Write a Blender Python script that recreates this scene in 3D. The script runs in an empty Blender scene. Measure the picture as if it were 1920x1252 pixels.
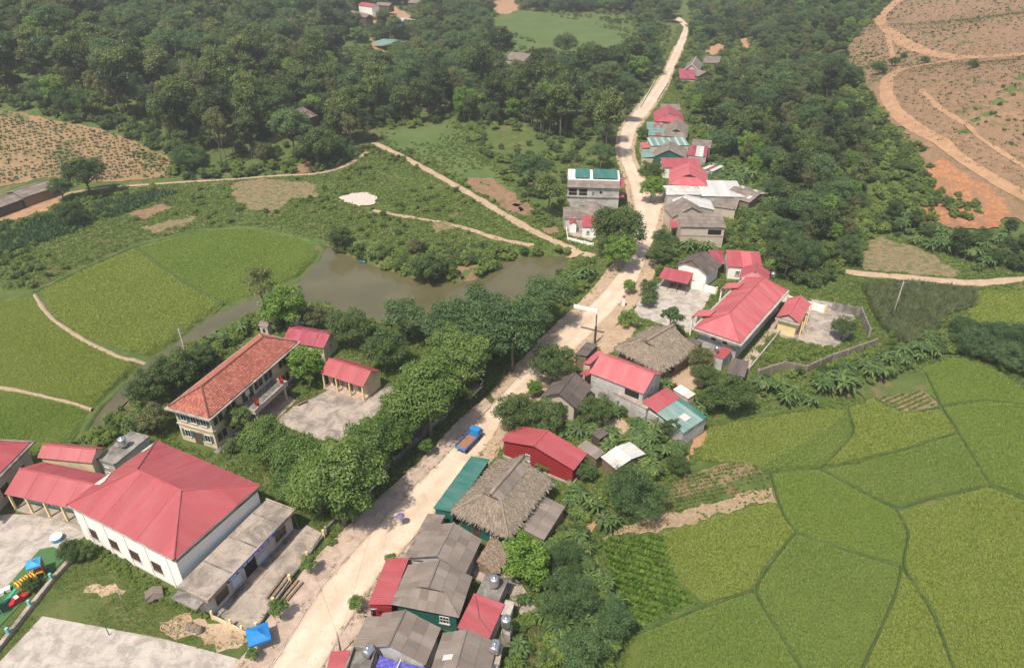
import bpy, bmesh, math, random
import numpy as np
from mathutils import Vector, Matrix
from mathutils.geometry import delaunay_2d_cdt
random.seed(7); RNG = np.random.default_rng(7)
SC = bpy.context.scene
COL = SC.collection
R = math.radians
# ------------------------------------------------------------------ camera
FOC, PITCH, CAMH = 1340.0, R(32), 75.0          # focal length in photo pixels (1920 wide), tilt below the horizon, drone height
cd = bpy.data.cameras.new('camera'); cam = bpy.data.objects.new('camera', cd); COL.objects.link(cam)
cam.location = (0, 0, CAMH); cam.rotation_euler = (R(90) - PITCH, 0, 0)
cd.sensor_width = 36; cd.lens = 36 * FOC / 1920; cd.clip_start = 1; cd.clip_end = 6000
SC.camera = cam
# ------------------------------------------------------------------ sky, sun, exposure
SUN_EL = R(61); SUN_TO = (-0.55, -0.835)           # horizontal direction towards the sun (behind the camera, to its left)
w = bpy.data.worlds.new('World'); SC.world = w; w.use_nodes = True
nt = w.node_tree; nt.nodes.clear()
bg = nt.nodes.new('ShaderNodeBackground'); out = nt.nodes.new('ShaderNodeOutputWorld'); sky = nt.nodes.new('ShaderNodeTexSky')
sky.sky_type = 'NISHITA'; sky.sun_disc = False; sky.sun_elevation = SUN_EL
sky.sun_rotation = math.atan2(SUN_TO[0], SUN_TO[1]); sky.air_density = 1.2; sky.dust_density = 2.5
bg.inputs[1].default_value = 0.12
nt.links.new(sky.outputs[0], bg.inputs[0]); nt.links.new(bg.outputs[0], out.inputs[0])
sl = bpy.data.lights.new('sun', 'SUN'); sl.energy = 4.6; sl.angle = R(1.8); sl.color = (1.0, 0.925, 0.81)
so = bpy.data.objects.new('sun', sl); COL.objects.link(so)
sd = Vector((SUN_TO[0] * math.cos(SUN_EL), SUN_TO[1] * math.cos(SUN_EL), math.sin(SUN_EL)))
so.rotation_euler = sd.to_track_quat('Z', 'Y').to_euler(); so.location = (-60, -60, 200)
vs = SC.view_settings; vs.view_transform = 'Standard'; vs.look = 'None'; vs.exposure = 0.35; vs.gamma = 1.0; vs.use_curve_mapping = False
cy = SC.cycles; cy.max_bounces = 6; cy.diffuse_bounces = 4; cy.glossy_bounces = 2; cy.transmission_bounces = 3; cy.volume_bounces = 0
cy.transparent_max_bounces = 6; cy.caustics_reflective = False; cy.caustics_refractive = False; cy.use_denoising = True
cy.use_adaptive_sampling = True; cy.adaptive_threshold = 0.02
# ------------------------------------------------------------------ picture point -> place
def ray(u, v):
    x = (u - 960) / FOC; y = -(v - 626) / FOC
    return np.array([x, math.cos(PITCH) + y * math.sin(PITCH), -math.sin(PITCH) + y * math.cos(PITCH)])
def at(u, v, z=0.0):
    d = ray(u, v); t = (z - CAMH) / d[2]
    return np.array([0, 0, CAMH]) + d * t
def proj(p):
    x, y, z = p[0], p[1], p[2] - CAMH
    dep = y * math.cos(PITCH) - z * math.sin(PITCH); up = y * math.sin(PITCH) + z * math.cos(PITCH)
    return 960 + FOC * x / dep, 626 - FOC * up / dep, FOC / dep
def sdp(px, py, poly):
    """signed distance to a polygon, positive inside"""
    px = np.asarray(px, float); py = np.asarray(py, float)
    d = np.full(px.shape, 1e18); ins = np.zeros(px.shape, bool); n = len(poly)
    for i in range(n):
        ax, ay = poly[i][0], poly[i][1]; bx, by = poly[(i + 1) % n][0], poly[(i + 1) % n][1]
        ex, ey = bx - ax, by - ay
        t = np.clip(((px - ax) * ex + (py - ay) * ey) / (ex * ex + ey * ey + 1e-12), 0, 1)
        d = np.minimum(d, (px - ax - t * ex) ** 2 + (py - ay - t * ey) ** 2)
        c = ((ay > py) != (by > py))
        with np.errstate(divide='ignore', invalid='ignore'):
            xi = (bx - ax) * (py - ay) / (by - ay + 1e-12) + ax
        ins ^= c & (px < xi)
    return np.where(ins, 1, -1) * np.sqrt(d)
def flat(pxs, z): return [tuple(at(u, v, z)[:2]) for u, v in pxs]
LOW = -1.2; WATER = -1.75
PADDY_L = flat([(-400, 560), (0, 548), (65, 545), (250, 460), (370, 430), (460, 425), (560, 445), (612, 462), (600, 500), (560, 535), (480, 567), (410, 600), (345, 648), (280, 690), (190, 780), (140, 838), (60, 850), (-300, 900)], LOW)
POND = flat([(612, 458), (650, 478), (700, 498), (770, 520), (850, 531), (905, 522), (950, 487), (1010, 479), (1075, 483), (1060, 510), (1000, 560), (900, 612), (800, 625), (700, 605), (620, 590), (560, 572), (500, 583), (425, 612), (350, 662), (290, 702), (225, 765), (178, 818), (150, 838), (170, 790), (215, 735), (275, 680), (340, 636), (400, 590), (470, 562), (560, 528), (592, 492)], WATER)
LOW_R = flat([(1160, 1500), (1175, 1200), (1120, 1010), (1240, 905), (1285, 862), (1325, 795), (1430, 775), (1560, 742), (1700, 700), (1760, 650), (1660, 625), (1610, 532), (1830, 548), (2300, 540), (2300, 1500)], LOW)
HILL_L = [(-1500, 120), (-300, 165), (-160, 186), (-128, 202), (-101, 212), (-59, 222), (-52, 250), (-62, 330), (-70, 420), (-90, 520), (-70, 640), (-20, 900), (-100, 2500), (-3000, 2500), (-3000, 120)]
HILL_R = [(2500, 60), (260, 130), (150, 166), (112, 176), (92, 198), (92, 270), (106, 351), (132, 450), (150, 560), (100, 720), (40, 900), (100, 2500), (3000, 2500), (3000, 60)]
def sm(x, a, b):
    t = np.clip((x - a) / (b - a), 0, 1); return t * t * (3 - 2 * t)
def soft(d, k, cap):
    d = np.maximum(d, 0); r = k * d * d / (d + 12.0); return cap * (1 - np.exp(-r / cap))
def hgt_exact(x, y):
    x = np.asarray(x, float); y = np.asarray(y, float)
    h = np.zeros(np.broadcast(x, y).shape)
    near = (y < 320)
    for poly, depth, wd in ((PADDY_L, LOW, 2.5), (POND, -3.0, 2.2), (LOW_R, LOW, 3.0)):
        s = sdp(x, y, poly)
        h = np.minimum(h, depth * sm(s, -wd, 1.0))
    dl = sdp(x, y, HILL_L); dr = sdp(x, y, HILL_R)
    und = 1 + 0.25 * np.sin(x * .021 + 1.3) * np.cos(y * .017) + 0.12 * np.sin(x * .061 + y * .043)
    h = h + soft(dl, 0.27, 55) * und + soft(dr, 0.36, 75) * und
    far = np.clip((y - 640) / 600, 0, 2); h = h + far * 90
    return h
def axis(lo, hi, dense0, dense1, step, grow):
    a = list(np.arange(dense0, dense1 + .01, step)); s = step
    while a[-1] < hi: s *= grow; a.append(a[-1] + s)
    s = step; p = []; x = dense0
    while x > lo: s *= grow; x -= s; p.append(x)
    return np.array(p[::-1] + a)
gx = axis(-2200, 2200, -150, 165, 2.0, 1.055); gy = axis(-250, 2400, 20, 262, 2.0, 1.04)
X, Y = np.meshgrid(gx, gy); Z = hgt_exact(X, Y); nx, ny = len(gx), len(gy)
def hgt(x, y):
    """terrain height: the ground sheet itself, interpolated"""
    x = np.asarray(x, float); y = np.asarray(y, float)
    i = np.clip(np.searchsorted(gx, x) - 1, 0, nx - 2); j = np.clip(np.searchsorted(gy, y) - 1, 0, ny - 2)
    t = np.clip((x - gx[i]) / (gx[i + 1] - gx[i]), 0, 1); s = np.clip((y - gy[j]) / (gy[j + 1] - gy[j]), 0, 1)
    return (Z[j, i] * (1 - t) + Z[j, i + 1] * t) * (1 - s) + (Z[j + 1, i] * (1 - t) + Z[j + 1, i + 1] * t) * s
TT = np.linspace(40, 900, 1721)
def gp(u, v):
    """point of the terrain seen at photo pixel (u, v)"""
    d = ray(u, v); p = d[None, :] * TT[:, None]; z = CAMH + p[:, 2] - hgt(p[:, 0], p[:, 1]); i = int(np.argmax(z <= 0))
    if z[i] > 0: i = len(TT) - 1
    k = z[max(i - 1, 0)] / (z[max(i - 1, 0)] - z[i] + 1e-12) if i else 1.0
    q = d * (TT[max(i - 1, 0)] + k * (TT[i] - TT[max(i - 1, 0)]))
    return np.array([q[0], q[1], float(hgt(q[0], q[1]))])
def wpoly(pxs, step=40):
    """photo polygon -> ground polygon (edges subdivided so they follow the slope)"""
    o = []
    for i in range(len(pxs)):
        (a, b), (c, d) = pxs[i], pxs[(i + 1) % len(pxs)]
        n = max(1, int(math.hypot(c - a, d - b) / step))
        for k in range(n): o.append(tuple(gp(a + (c - a) * k / n, b + (d - b) * k / n)[:2]))
    return o
# ------------------------------------------------------------------ materials
MATS = {}
def rgb(c): return (c[0], c[1], c[2], 1)
class N:
    def __init__(s, name):
        s.m = bpy.data.materials.new(name); s.m.use_nodes = True; s.t = s.m.node_tree; s.t.nodes.clear()
        s.o = s.n('OutputMaterial'); MATS[name] = s.m
    def n(s, k, **kw):
        q = s.t.nodes.new('ShaderNode' + k)
        for a, b in kw.items(): setattr(q, a, b)
        return q
    def l(s, a, b): s.t.links.new(a, b)
    def mix(s, f, a, b, blend='MIX'):
        q = s.n('Mix', data_type='RGBA', blend_type=blend)
        for i, v in ((0, f), (6, a), (7, b)):
            if hasattr(v, 'is_output') or isinstance(v, bpy.types.NodeSocket): s.l(v, q.inputs[i])
            else: q.inputs[i].default_value = rgb(v) if isinstance(v, (tuple, list)) else v
        return q.outputs[2]
    def ramp(s, f, stops):
        q = s.n('ValToRGB'); e = q.color_ramp.elements
        while len(e) < len(stops): e.new(.5)
        for el, (p, c) in zip(e, stops): el.position = p; el.color = rgb(c) if isinstance(c, (tuple, list)) else (c, c, c, 1)
        s.l(f, q.inputs[0]); return q.outputs[0]
    def noise(s, sc, det=4, co=None, rough=.55, dist=0):
        q = s.n('TexNoise'); q.inputs['Scale'].default_value = sc; q.inputs['Detail'].default_value = det
        q.inputs['Roughness'].default_value = rough; q.inputs['Distortion'].default_value = dist
        if co is not None: s.l(co, q.inputs['Vector'])
        return q.outputs[0]
    def math(s, op, a, b=0.0):
        q = s.n('Math', operation=op)
        for i, v in ((0, a), (1, b)):
            if isinstance(v, bpy.types.NodeSocket): s.l(v, q.inputs[i])
            else: q.inputs[i].default_value = v
        return q.outputs[0]
    def co(s, kind='Object', scale=None):
        c = s.n('TexCoord').outputs[kind]
        if scale:
            m = s.n('Mapping'); m.inputs['Scale'].default_value = scale; s.l(c, m.inputs['Vector']); return m.outputs[0]
        return c
    def pos(s): return s.n('NewGeometry').outputs['Position']
    def bsdf(s, col, rough=.8, metal=0.0, spec=.3, bump=None, bs=.3, bd=.05):
        b = s.n('BsdfPrincipled')
        if isinstance(col, bpy.types.NodeSocket): s.l(col, b.inputs['Base Color'])
        else: b.inputs['Base Color'].default_value = rgb(col)
        if isinstance(rough, bpy.types.NodeSocket): s.l(rough, b.inputs['Roughness'])
        else: b.inputs['Roughness'].default_value = rough
        b.inputs['Metallic'].default_value = metal; b.inputs['Specular IOR Level'].default_value = spec
        if bump is not None:
            q = s.n('Bump'); q.inputs['Strength'].default_value = bs; q.inputs['Distance'].default_value = bd
            s.l(bump, q.inputs['Height']); s.l(q.outputs[0], b.inputs['Normal'])
        s.l(b.outputs[0], s.o.inputs[0]); return b
def simple(name, c, rough=.8, var=.25, sc=1.2, metal=0, spec=.3, rnd=.0, stain=None, world=False, bs=.25, grain=8):
    """paint / plaster / cloth: base colour with blotchy wear, optional stain colour and per-object tone"""
    k = N(name); co = k.pos() if world else k.co('Object')
    n1 = k.noise(sc, 6, co, .62); n2 = k.noise(sc * grain, 3, co)
    n1 = k.math('ADD', k.math('MULTIPLY', n1, .62), k.math('MULTIPLY', k.noise(sc * 5, 8, co, .7), .38)); d = tuple(x * (1 - var) for x in c); e = tuple(min(1, x * (1 + var * .55)) for x in c)
    col = k.ramp(n1, [(.33, d), (.5, c), (.67, e)])
    if stain: col = k.mix(k.ramp(k.noise(sc * .7, 7, co, .7, .6), [(.46, 0.0), (.60, .85)]), col, stain)
    if name in ('concrete', 'concrete_white'):        # slab cracks
        p_ = k.pos(); wv_ = k.n('VectorMath', operation='ADD'); nz = k.n('TexNoise'); nz.inputs['Scale'].default_value = .6; k.l(p_, nz.inputs['Vector']); k.l(p_, wv_.inputs[0]); k.l(nz.outputs['Color'], wv_.inputs[1])
        vo = k.n('TexVoronoi', feature='DISTANCE_TO_EDGE'); vo.inputs['Scale'].default_value = .22; k.l(wv_.outputs[0], vo.inputs['Vector']); col = k.mix(k.ramp(vo.outputs['Distance'], [(.003, .32), (.010, 0.0)]), col, tuple(x * .4 for x in c))
    if rnd:
        r = k.n('ObjectInfo').outputs['Random']
        col = k.mix(1.0, col, k.ramp(r, [(0, (1 - rnd,) * 3), (1, (1 + rnd * .6,) * 3)]), 'MULTIPLY')
    k.bsdf(col, rough, metal, spec, n2, bs, .02); return k.m
def sheetmetal(name, c, rough=.45, period=.25, rnd=.12, fade=(.62, .5, .46), famt=.25, stripe=.16, spec=.35):
    """profiled roofing sheet: ribs run up the slope (object y), sun-bleached patches and grime"""
    k = N(name); co = k.co('Object'); sx = k.n('SeparateXYZ'); k.l(co, sx.inputs[0])
    wv = k.math('SINE', k.math('MULTIPLY', sx.outputs[0], 2 * math.pi / period))
    st = k.noise(.5, 5, k.co('Object', (1.2, .35, 1)), .6)
    col = k.mix(k.ramp(st, [(.42, 0.0), (.75, famt)]), c, fade)
    gr = k.noise(1.3, 7, k.co('Object', (2.2, .5, 1)), .7)
    col = k.mix(k.ramp(gr, [(.56, 0.0), (.8, .28)]), col, tuple(x * .55 for x in c))
    col = k.mix(1.0, col, k.ramp(wv, [(0, (1 - stripe,) * 3), (1, (1.0,) * 3)]), 'MULTIPLY')
    r = k.n('ObjectInfo').outputs['Random']
    col = k.mix(1.0, col, k.ramp(r, [(0, (1 - rnd,) * 3), (1, (1 + rnd * .5,) * 3)]), 'MULTIPLY')
    k.bsdf(col, rough, 0, spec, wv, .35, .02); return k.m
sheetmetal('metal_red', (.40, .080, .088), famt=.10, rnd=.10); sheetmetal('metal_maroon', (.34, .05, .075), rnd=.15)
sheetmetal('metal_pink', (.52, .115, .125), fade=(.68, .36, .34), famt=.3); sheetmetal('metal_teal', (.035, .16, .13), famt=.15)
sheetmetal('metal_tealpale', (.16, .30, .26), famt=.4); sheetmetal('metal_white', (.60, .58, .545), rough=.5, fade=(.5, .45, .4), famt=.3)
sheetmetal('metal_patch', (.72, .68, .60), rough=.6, fade=(.45, .34, .24), famt=.7, rnd=.3)
sheetmetal('fibro', (.235, .19, .158), rough=.9, period=.18, rnd=.22, fade=(.36, .31, .265), famt=.6, stripe=.2, spec=.1)
sheetmetal('fibro_dark', (.13, .105, .092), rough=.9, period=.18, rnd=.18, fade=(.25, .21, .18), famt=.5, stripe=.2, spec=.1)
sheetmetal('metal_greenwhite', (.33, .47, .40), period=2.2, stripe=.5, famt=.3)
def thatch(name, c):
    k = N(name); co = k.co('Object', (9, .8, 4)); f = k.noise(1.6, 6, co, .7)
    b = k.noise(.45, 5, k.co('Object'), .6)
    col = k.ramp(f, [(.28, tuple(x * .45 for x in c)), (.5, c), (.72, tuple(min(1, x * 1.5) for x in c))])
    col = k.mix(k.ramp(b, [(.4, 0.0), (.7, .5)]), col, (c[0] * .6, c[1] * .62, c[2] * .66))
    k.bsdf(col, .95, 0, .05, f, .8, .08)
thatch('thatch', (.27, .212, .16)); thatch('thatch_red', (.27, .15, .10)); thatch('thatch_olive', (.235, .195, .14))
simple('concrete', (.375, .31, .255), .9, .35, .5, stain=(.17, .145, .125), rnd=.06); simple('concrete_white', (.44, .385, .33), .9, .25, .7, stain=(.27, .235, .20))
simple('concrete_dark', (.25, .225, .20), .9, .4, .6, stain=(.1, .09, .08), rnd=.1)
simple('plaster_white', (.84, .82, .77), .8, .05, .6); simple('plaster_cream', (.66, .55, .36), .85, .12, .5, stain=(.46, .39, .28))
simple('plaster_yellow', (.72, .58, .30), .85, .12, .5); simple('plaster_grey', (.49, .465, .435), .9, .2, .6, stain=(.3, .27, .25))
simple('plaster_tan', (.50, .42, .33), .9, .2, .7); simple('wall_red', (.30, .03, .035), .55, .2, 2); simple('wall_teal', (.025, .115, .095), .55, .2, 2)
simple('wood', (.22, .155, .10), .85, .4, 3, rnd=.2); simple('wood_dark', (.10, .075, .055), .9, .4, 3, rnd=.2); simple('bark', (.16, .125, .095), .95, .4, 2.5, bs=.6)
simple('bark_pale', (.19, .165, .13), .95, .35, 2.5, bs=.6)
simple('tile_terracotta', (.50, .115, .06), .85, .3, 2, rnd=.1); simple('ridge_dark', (.17, .07, .055), .9, .3, 3)
simple('steel', (.62, .62, .63), .28, .15, 3, metal=.85, spec=.5); simple('iron', (.10, .095, .09), .6, .2, 4)
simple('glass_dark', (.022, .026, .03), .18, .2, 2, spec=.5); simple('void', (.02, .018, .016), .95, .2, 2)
simple('frame_brown', (.16, .09, .06), .6, .2, 3); simple('frame_white', (.7, .69, .66), .6, .1, 3); simple('shutter_green', (.05, .13, .11), .6, .2, 3)
simple('paint_blue', (.03, .21, .52), .45, .2, 2); simple('paint_navy', (.03, .06, .20), .5, .2, 2); simple('paint_skyblue', (.05, .29, .52), .5, .12, 2)
simple('tarp_blue', (.02, .19, .50), .5, .2, 1.5, bs=.5); simple('tarp_violet', (.11, .10, .42), .55, .35, 2.5, bs=.9)
simple('paint_red', (.45, .03, .035), .4, .15, 2); simple('paint_orange', (.62, .24, .04), .5, .25, 3); simple('paint_yellow', (.65, .46, .05), .5, .2, 3)
simple('paint_turquoise', (.20, .47, .44), .6, .2, 2); simple('paint_green', (.03, .30, .18), .5, .2, 2); simple('plastic_white', (.8, .79, .77), .45, .08, 2)
simple('cloth_red', (.55, .015, .02), .8, .2, 3); simple('cloth_purple', (.17, .13, .27), .7, .2, 3); simple('cloth_dark', (.035, .035, .05), .9, .3, 4)
simple('cloth_pale', (.55, .5, .45), .9, .2, 4); simple('skin', (.36, .2, .13), .6, .1, 5); simple('hair', (.015, .012, .01), .5, .2, 8); simple('rubber', (.02, .02, .02), .85, .2, 5)
simple('panel_blue', (.42, .50, .62), .6, .35, 3); simple('panel_pink', (.55, .30, .40), .6, .3, 3); simple('gravel_white', (.52, .44, .37), .95, .2, 3, bs=.8)
simple('soil_red', (.36, .20, .115), .95, .3, .5, bs=.7, world=True); simple('brickpave', (.45, .335, .265), .9, .25, .8, stain=(.33, .245, .19), world=True)
simple('stone_wall', (.25, .21, .165), .95, .4, 1.5, stain=(.16, .14, .11), rnd=.15, bs=.7); simple('turf_green', (.065, .145, .05), .95, .2, 2)
simple('bund_dry', (.33, .25, .165), .95, .3, 1.2, world=True, bs=.6); simple('chimney_rust', (.3, .14, .08), .9, .3, 3)
def mix_ground(name, a, b, sc, lo, hi, c=None, sc2=.05, lo2=.5, hi2=.6, bs=.6, bd=.15, fine=6.0):
    """ground made of two or three real covers (grass, weed, bare soil) in patches"""
    k = N(name); p = k.pos(); n = k.noise(sc, 8, p, .68, .4); g = k.noise(fine, 4, p, .7)
    ca = k.ramp(g, [(.3, tuple(x * .55 for x in a)), (.5, a), (.72, tuple(x * 1.35 for x in a))])
    cb = k.ramp(g, [(.3, tuple(x * .72 for x in b)), (.5, b), (.72, tuple(x * 1.18 for x in b))])
    col = k.mix(k.ramp(n, [(lo, 0.0), (hi, 1.0)]), ca, cb)
    if c: col = k.mix(k.ramp(k.noise(sc2, 7, p, .66, .5), [(lo2, 0.0), (hi2, 1.0)]), col, c)
    k.bsdf(col, .97, 0, .05, g, bs, bd)
mix_ground('ground', (.075, .115, .032), (.12, .15, .045), .35, .38, .62, (.21, .15, .085), .16, .54, .68, bd=.3)
mix_ground('forest_floor', (.035, .058, .02), (.055, .075, .025), .2, .4, .6, (.15, .095, .05), .07, .62, .7)
mix_ground('bank_grass', (.075, .12, .03), (.105, .145, .04), .4, .4, .6, (.22, .155, .085), .2, .58, .7)
mix_ground('meadow', (.085, .13, .04), (.115, .15, .05), .06, .4, .6, (.16, .15, .07), .08, .6, .75, bd=.1)
mix_ground('lawn', (.085, .115, .032), (.115, .13, .045), .3, .4, .6, (.20, .165, .085), .35, .60, .74, bd=.06)
mix_ground('dirt_yard', (.44, .32, .22), (.36, .255, .17), .3, .4, .65, (.14, .14, .06), .25, .62, .72, bs=.5, bd=.05)
mix_ground('orange_soil', (.305, .19, .115), (.24, .155, .092), .35, .40, .6, (.13, .13, .055), .12, .56, .68, bs=1.0, bd=.4, fine=2.2)
mix_ground('orange_bare', (.43, .26, .15), (.34, .20, .115), .35, .4, .6, None, bs=.8)
mix_ground('crop_soil', (.31, .20, .11), (.25, .17, .092), .3, .4, .6, (.10, .12, .04), .09, .52, .66)
mix_ground('stubble', (.275, .20, .115), (.19, .15, .085), 1.2, .38, .6, (.115, .135, .045), .6, .50, .6, bd=.3, fine=3.5)
mix_ground('orange_cut', (.44, .215, .105), (.33, .155, .08), .5, .4, .6, (.27, .16, .10), .2, .5, .62, bs=1.0, bd=.5, fine=1.6)
sheetmetal('rust_sheet', (.15, .075, .06), rough=.9)
mix_ground('plough', (.36, .26, .165), (.29, .21, .13), .9, .4, .6, (.17, .16, .07), .4, .62, .72, bd=.25, fine=4)
def road_mat():
    k = N('dirt_road'); p = k.pos(); n = k.noise(.12, 7, p, .62, .6); g = k.noise(3.0, 5, p, .7)
    uv = k.co('UV'); sx = k.n('SeparateXYZ'); k.l(uv, sx.inputs[0])
    wob = k.math('ADD', sx.outputs[0], k.math('MULTIPLY', k.math('SUBTRACT', k.noise(.05, 3, p), .5), .16))
    tr = k.math('MULTIPLY', k.math('ADD', k.math('COSINE', k.math('MULTIPLY', wob, 4 * math.pi)), 1.0), .5)    # two wheel tracks
    col = k.ramp(n, [(.3, (.50, .385, .28)), (.5, (.58, .46, .35)), (.72, (.66, .54, .425))])
    col = k.mix(k.math('MULTIPLY', tr, k.ramp(k.noise(.09, 4, p), [(.35, .1), (.65, .55)])), col, (.44, .32, .215)); col = k.mix(k.ramp(k.noise(.45, 8, p, .72, .8), [(.52, 0.0), (.66, .55)]), col, (.41, .29, .19)); col = k.mix(k.ramp(k.noise(1.6, 6, p, .7), [(.60, 0.0), (.70, .5)]), col, (.34, .235, .15))
    edge = k.math('ABSOLUTE', k.math('SUBTRACT', sx.outputs[0], .5))
    em = k.ramp(k.math('ADD', edge, k.math('MULTIPLY', k.math('SUBTRACT', g, .5), .10)), [(.41, 0.0), (.50, .75)])
    col = k.mix(em, col, (.35, .245, .16)); col = k.mix(k.ramp(g, [(.5, 0.0), (.8, .3)]), col, (.40, .29, .2))
    k.bsdf(col, .97, 0, .05, g, .4, .05)
road_mat()
def leafmat(name, stops, trans=.35, rnd=.35):
    """leaf: colour by the leaf's own age (tint) and by the plant (random)"""
    k = N(name); a = k.n('Attribute'); a.attribute_name = 'tint'
    r = k.n('ObjectInfo').outputs['Random']
    f = k.math('ADD', k.math('MULTIPLY', a.outputs['Fac'], 1 - rnd), k.math('MULTIPLY', r, rnd))
    col = k.ramp(f, stops); d = k.n('BsdfDiffuse'); t = k.n('BsdfTranslucent'); m = k.n('MixShader')
    k.l(col, d.inputs[0]); k.l(k.mix(1.0, col, (1.15, 1.2, .65), 'MULTIPLY'), t.inputs[0]); m.inputs[0].default_value = trans
    k.l(d.outputs[0], m.inputs[1]); k.l(t.outputs[0], m.inputs[2])
    g = k.n('BsdfGlossy'); g.inputs['Roughness'].default_value = .45; g.inputs[0].default_value = (1, 1, 1, 1)
    m2 = k.n('MixShader'); m2.inputs[0].default_value = .014; k.l(m.outputs[0], m2.inputs[1]); k.l(g.outputs[0], m2.inputs[2]); k.l(m2.outputs[0], k.o.inputs[0])
leafmat('leaf_street', [(0, (.06, .115, .024)), (.5, (.115, .19, .042)), (1, (.23, .30, .08))])
leafmat('leaf_dark', [(0, (.045, .078, .022)), (.5, (.085, .135, .038)), (1, (.15, .20, .065))])
leafmat('leaf_bright', [(0, (.075, .15, .02)), (.5, (.13, .235, .032)), (1, (.23, .33, .065))])
leafmat('leaf_forest', [(0, (.028, .045, .016)), (.3, (.058, .090, .027)), (.65, (.115, .160, .045)), (1, (.20, .235, .075))], rnd=.7, trans=.35)
leafmat('leaf_acacia', [(0, (.055, .10, .038)), (.5, (.09, .155, .055)), (1, (.145, .215, .08))], rnd=.4)
leafmat('leaf_olive', [(0, (.09, .10, .035)), (.5, (.15, .16, .06)), (1, (.23, .225, .09))])
leafmat('leaf_banana', [(0, (.06, .105, .032)), (.5, (.10, .165, .05)), (.85, (.16, .235, .065)), (1, (.28, .24, .10))])
leafmat('leaf_weed', [(0, (.11, .165, .035)), (.5, (.17, .24, .052)), (1, (.25, .315, .08))], rnd=.5)
leafmat('leaf_cassava', [(0, (.05, .10, .045)), (.5, (.085, .15, .065)), (1, (.13, .205, .085))])
leafmat('leaf_veg', [(0, (.09, .18, .025)), (.5, (.15, .26, .04)), (1, (.27, .36, .07))])
leafmat('leaf_dry', [(0, (.16, .12, .06)), (.5, (.24, .18, .09)), (1, (.32, .25, .14))])
leafmat('leaf_flame', [(0, (.05, .08, .02)), (.62, (.10, .13, .035)), (.70, (.36, .09, .04)), (1, (.45, .13, .06))], rnd=.1)
leafmat('straw', [(0, (.13, .10, .075)), (.5, (.275, .22, .168)), (1, (.40, .335, .26))], trans=.1)
leafmat('rice_green', [(0, (.215, .30, .06)), (.5, (.27, .36, .078)), (1, (.325, .415, .10))], trans=.45, rnd=.2)
leafmat('rice_yellow', [(0, (.265, .32, .065)), (.5, (.325, .38, .085)), (1, (.38, .43, .11))], trans=.45, rnd=.2)
leafmat('rice_dark', [(0, (.205, .28, .06)), (.5, (.25, .335, .08)), (1, (.30, .385, .105))], trans=.45, rnd=.2)
leafmat('maize', [(0, (.11, .14, .065)), (.5, (.17, .205, .095)), (1, (.27, .28, .14))])
def water_mat():
    k = N('pond_water'); p = k.pos(); n = k.noise(.12, 4, p); r = k.noise(2.2, 3, p)
    col = k.ramp(n, [(.35, (.095, .085, .04)), (.65, (.12, .105, .052))])
    k.bsdf(col, .08, 0, .35, r, .04, .03)
water_mat()
# ------------------------------------------------------------------ object helpers
def link(o, parent=None):
    COL.objects.link(o)
    if parent is not None: o.parent = parent
    return o
def mk(name, v, f, mat, parent=None, smooth=False, mtx=None):
    me = bpy.data.meshes.new(name); me.from_pydata([tuple(map(float, p)) for p in v], [], [tuple(x) for x in f]); me.materials.append(MATS[mat])
    if smooth: me.polygons.foreach_set('use_smooth', [True] * len(me.polygons))
    me.update(); o = link(bpy.data.objects.new(name, me), parent)
    if mtx is not None: o.matrix_basis = mtx
    return o
def tag(o, label=None, cat=None, group=None, kind=None):
    if label: o['label'] = label
    if cat: o['category'] = cat
    if group: o['group'] = group
    if kind: o['kind'] = kind
    return o
def empty(name, loc, rz=0.0, label=None, cat=None, group=None):
    o = bpy.data.objects.new(name, None); o.empty_display_size = .3; link(o); o.location = loc; o.rotation_euler = (0, 0, rz)
    return tag(o, label, cat, group)
def copy_tree(o, parent=None):
    c = o.copy(); COL.objects.link(c); c.parent = parent
    for ch in o.children: copy_tree(ch, c)
    return c
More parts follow.
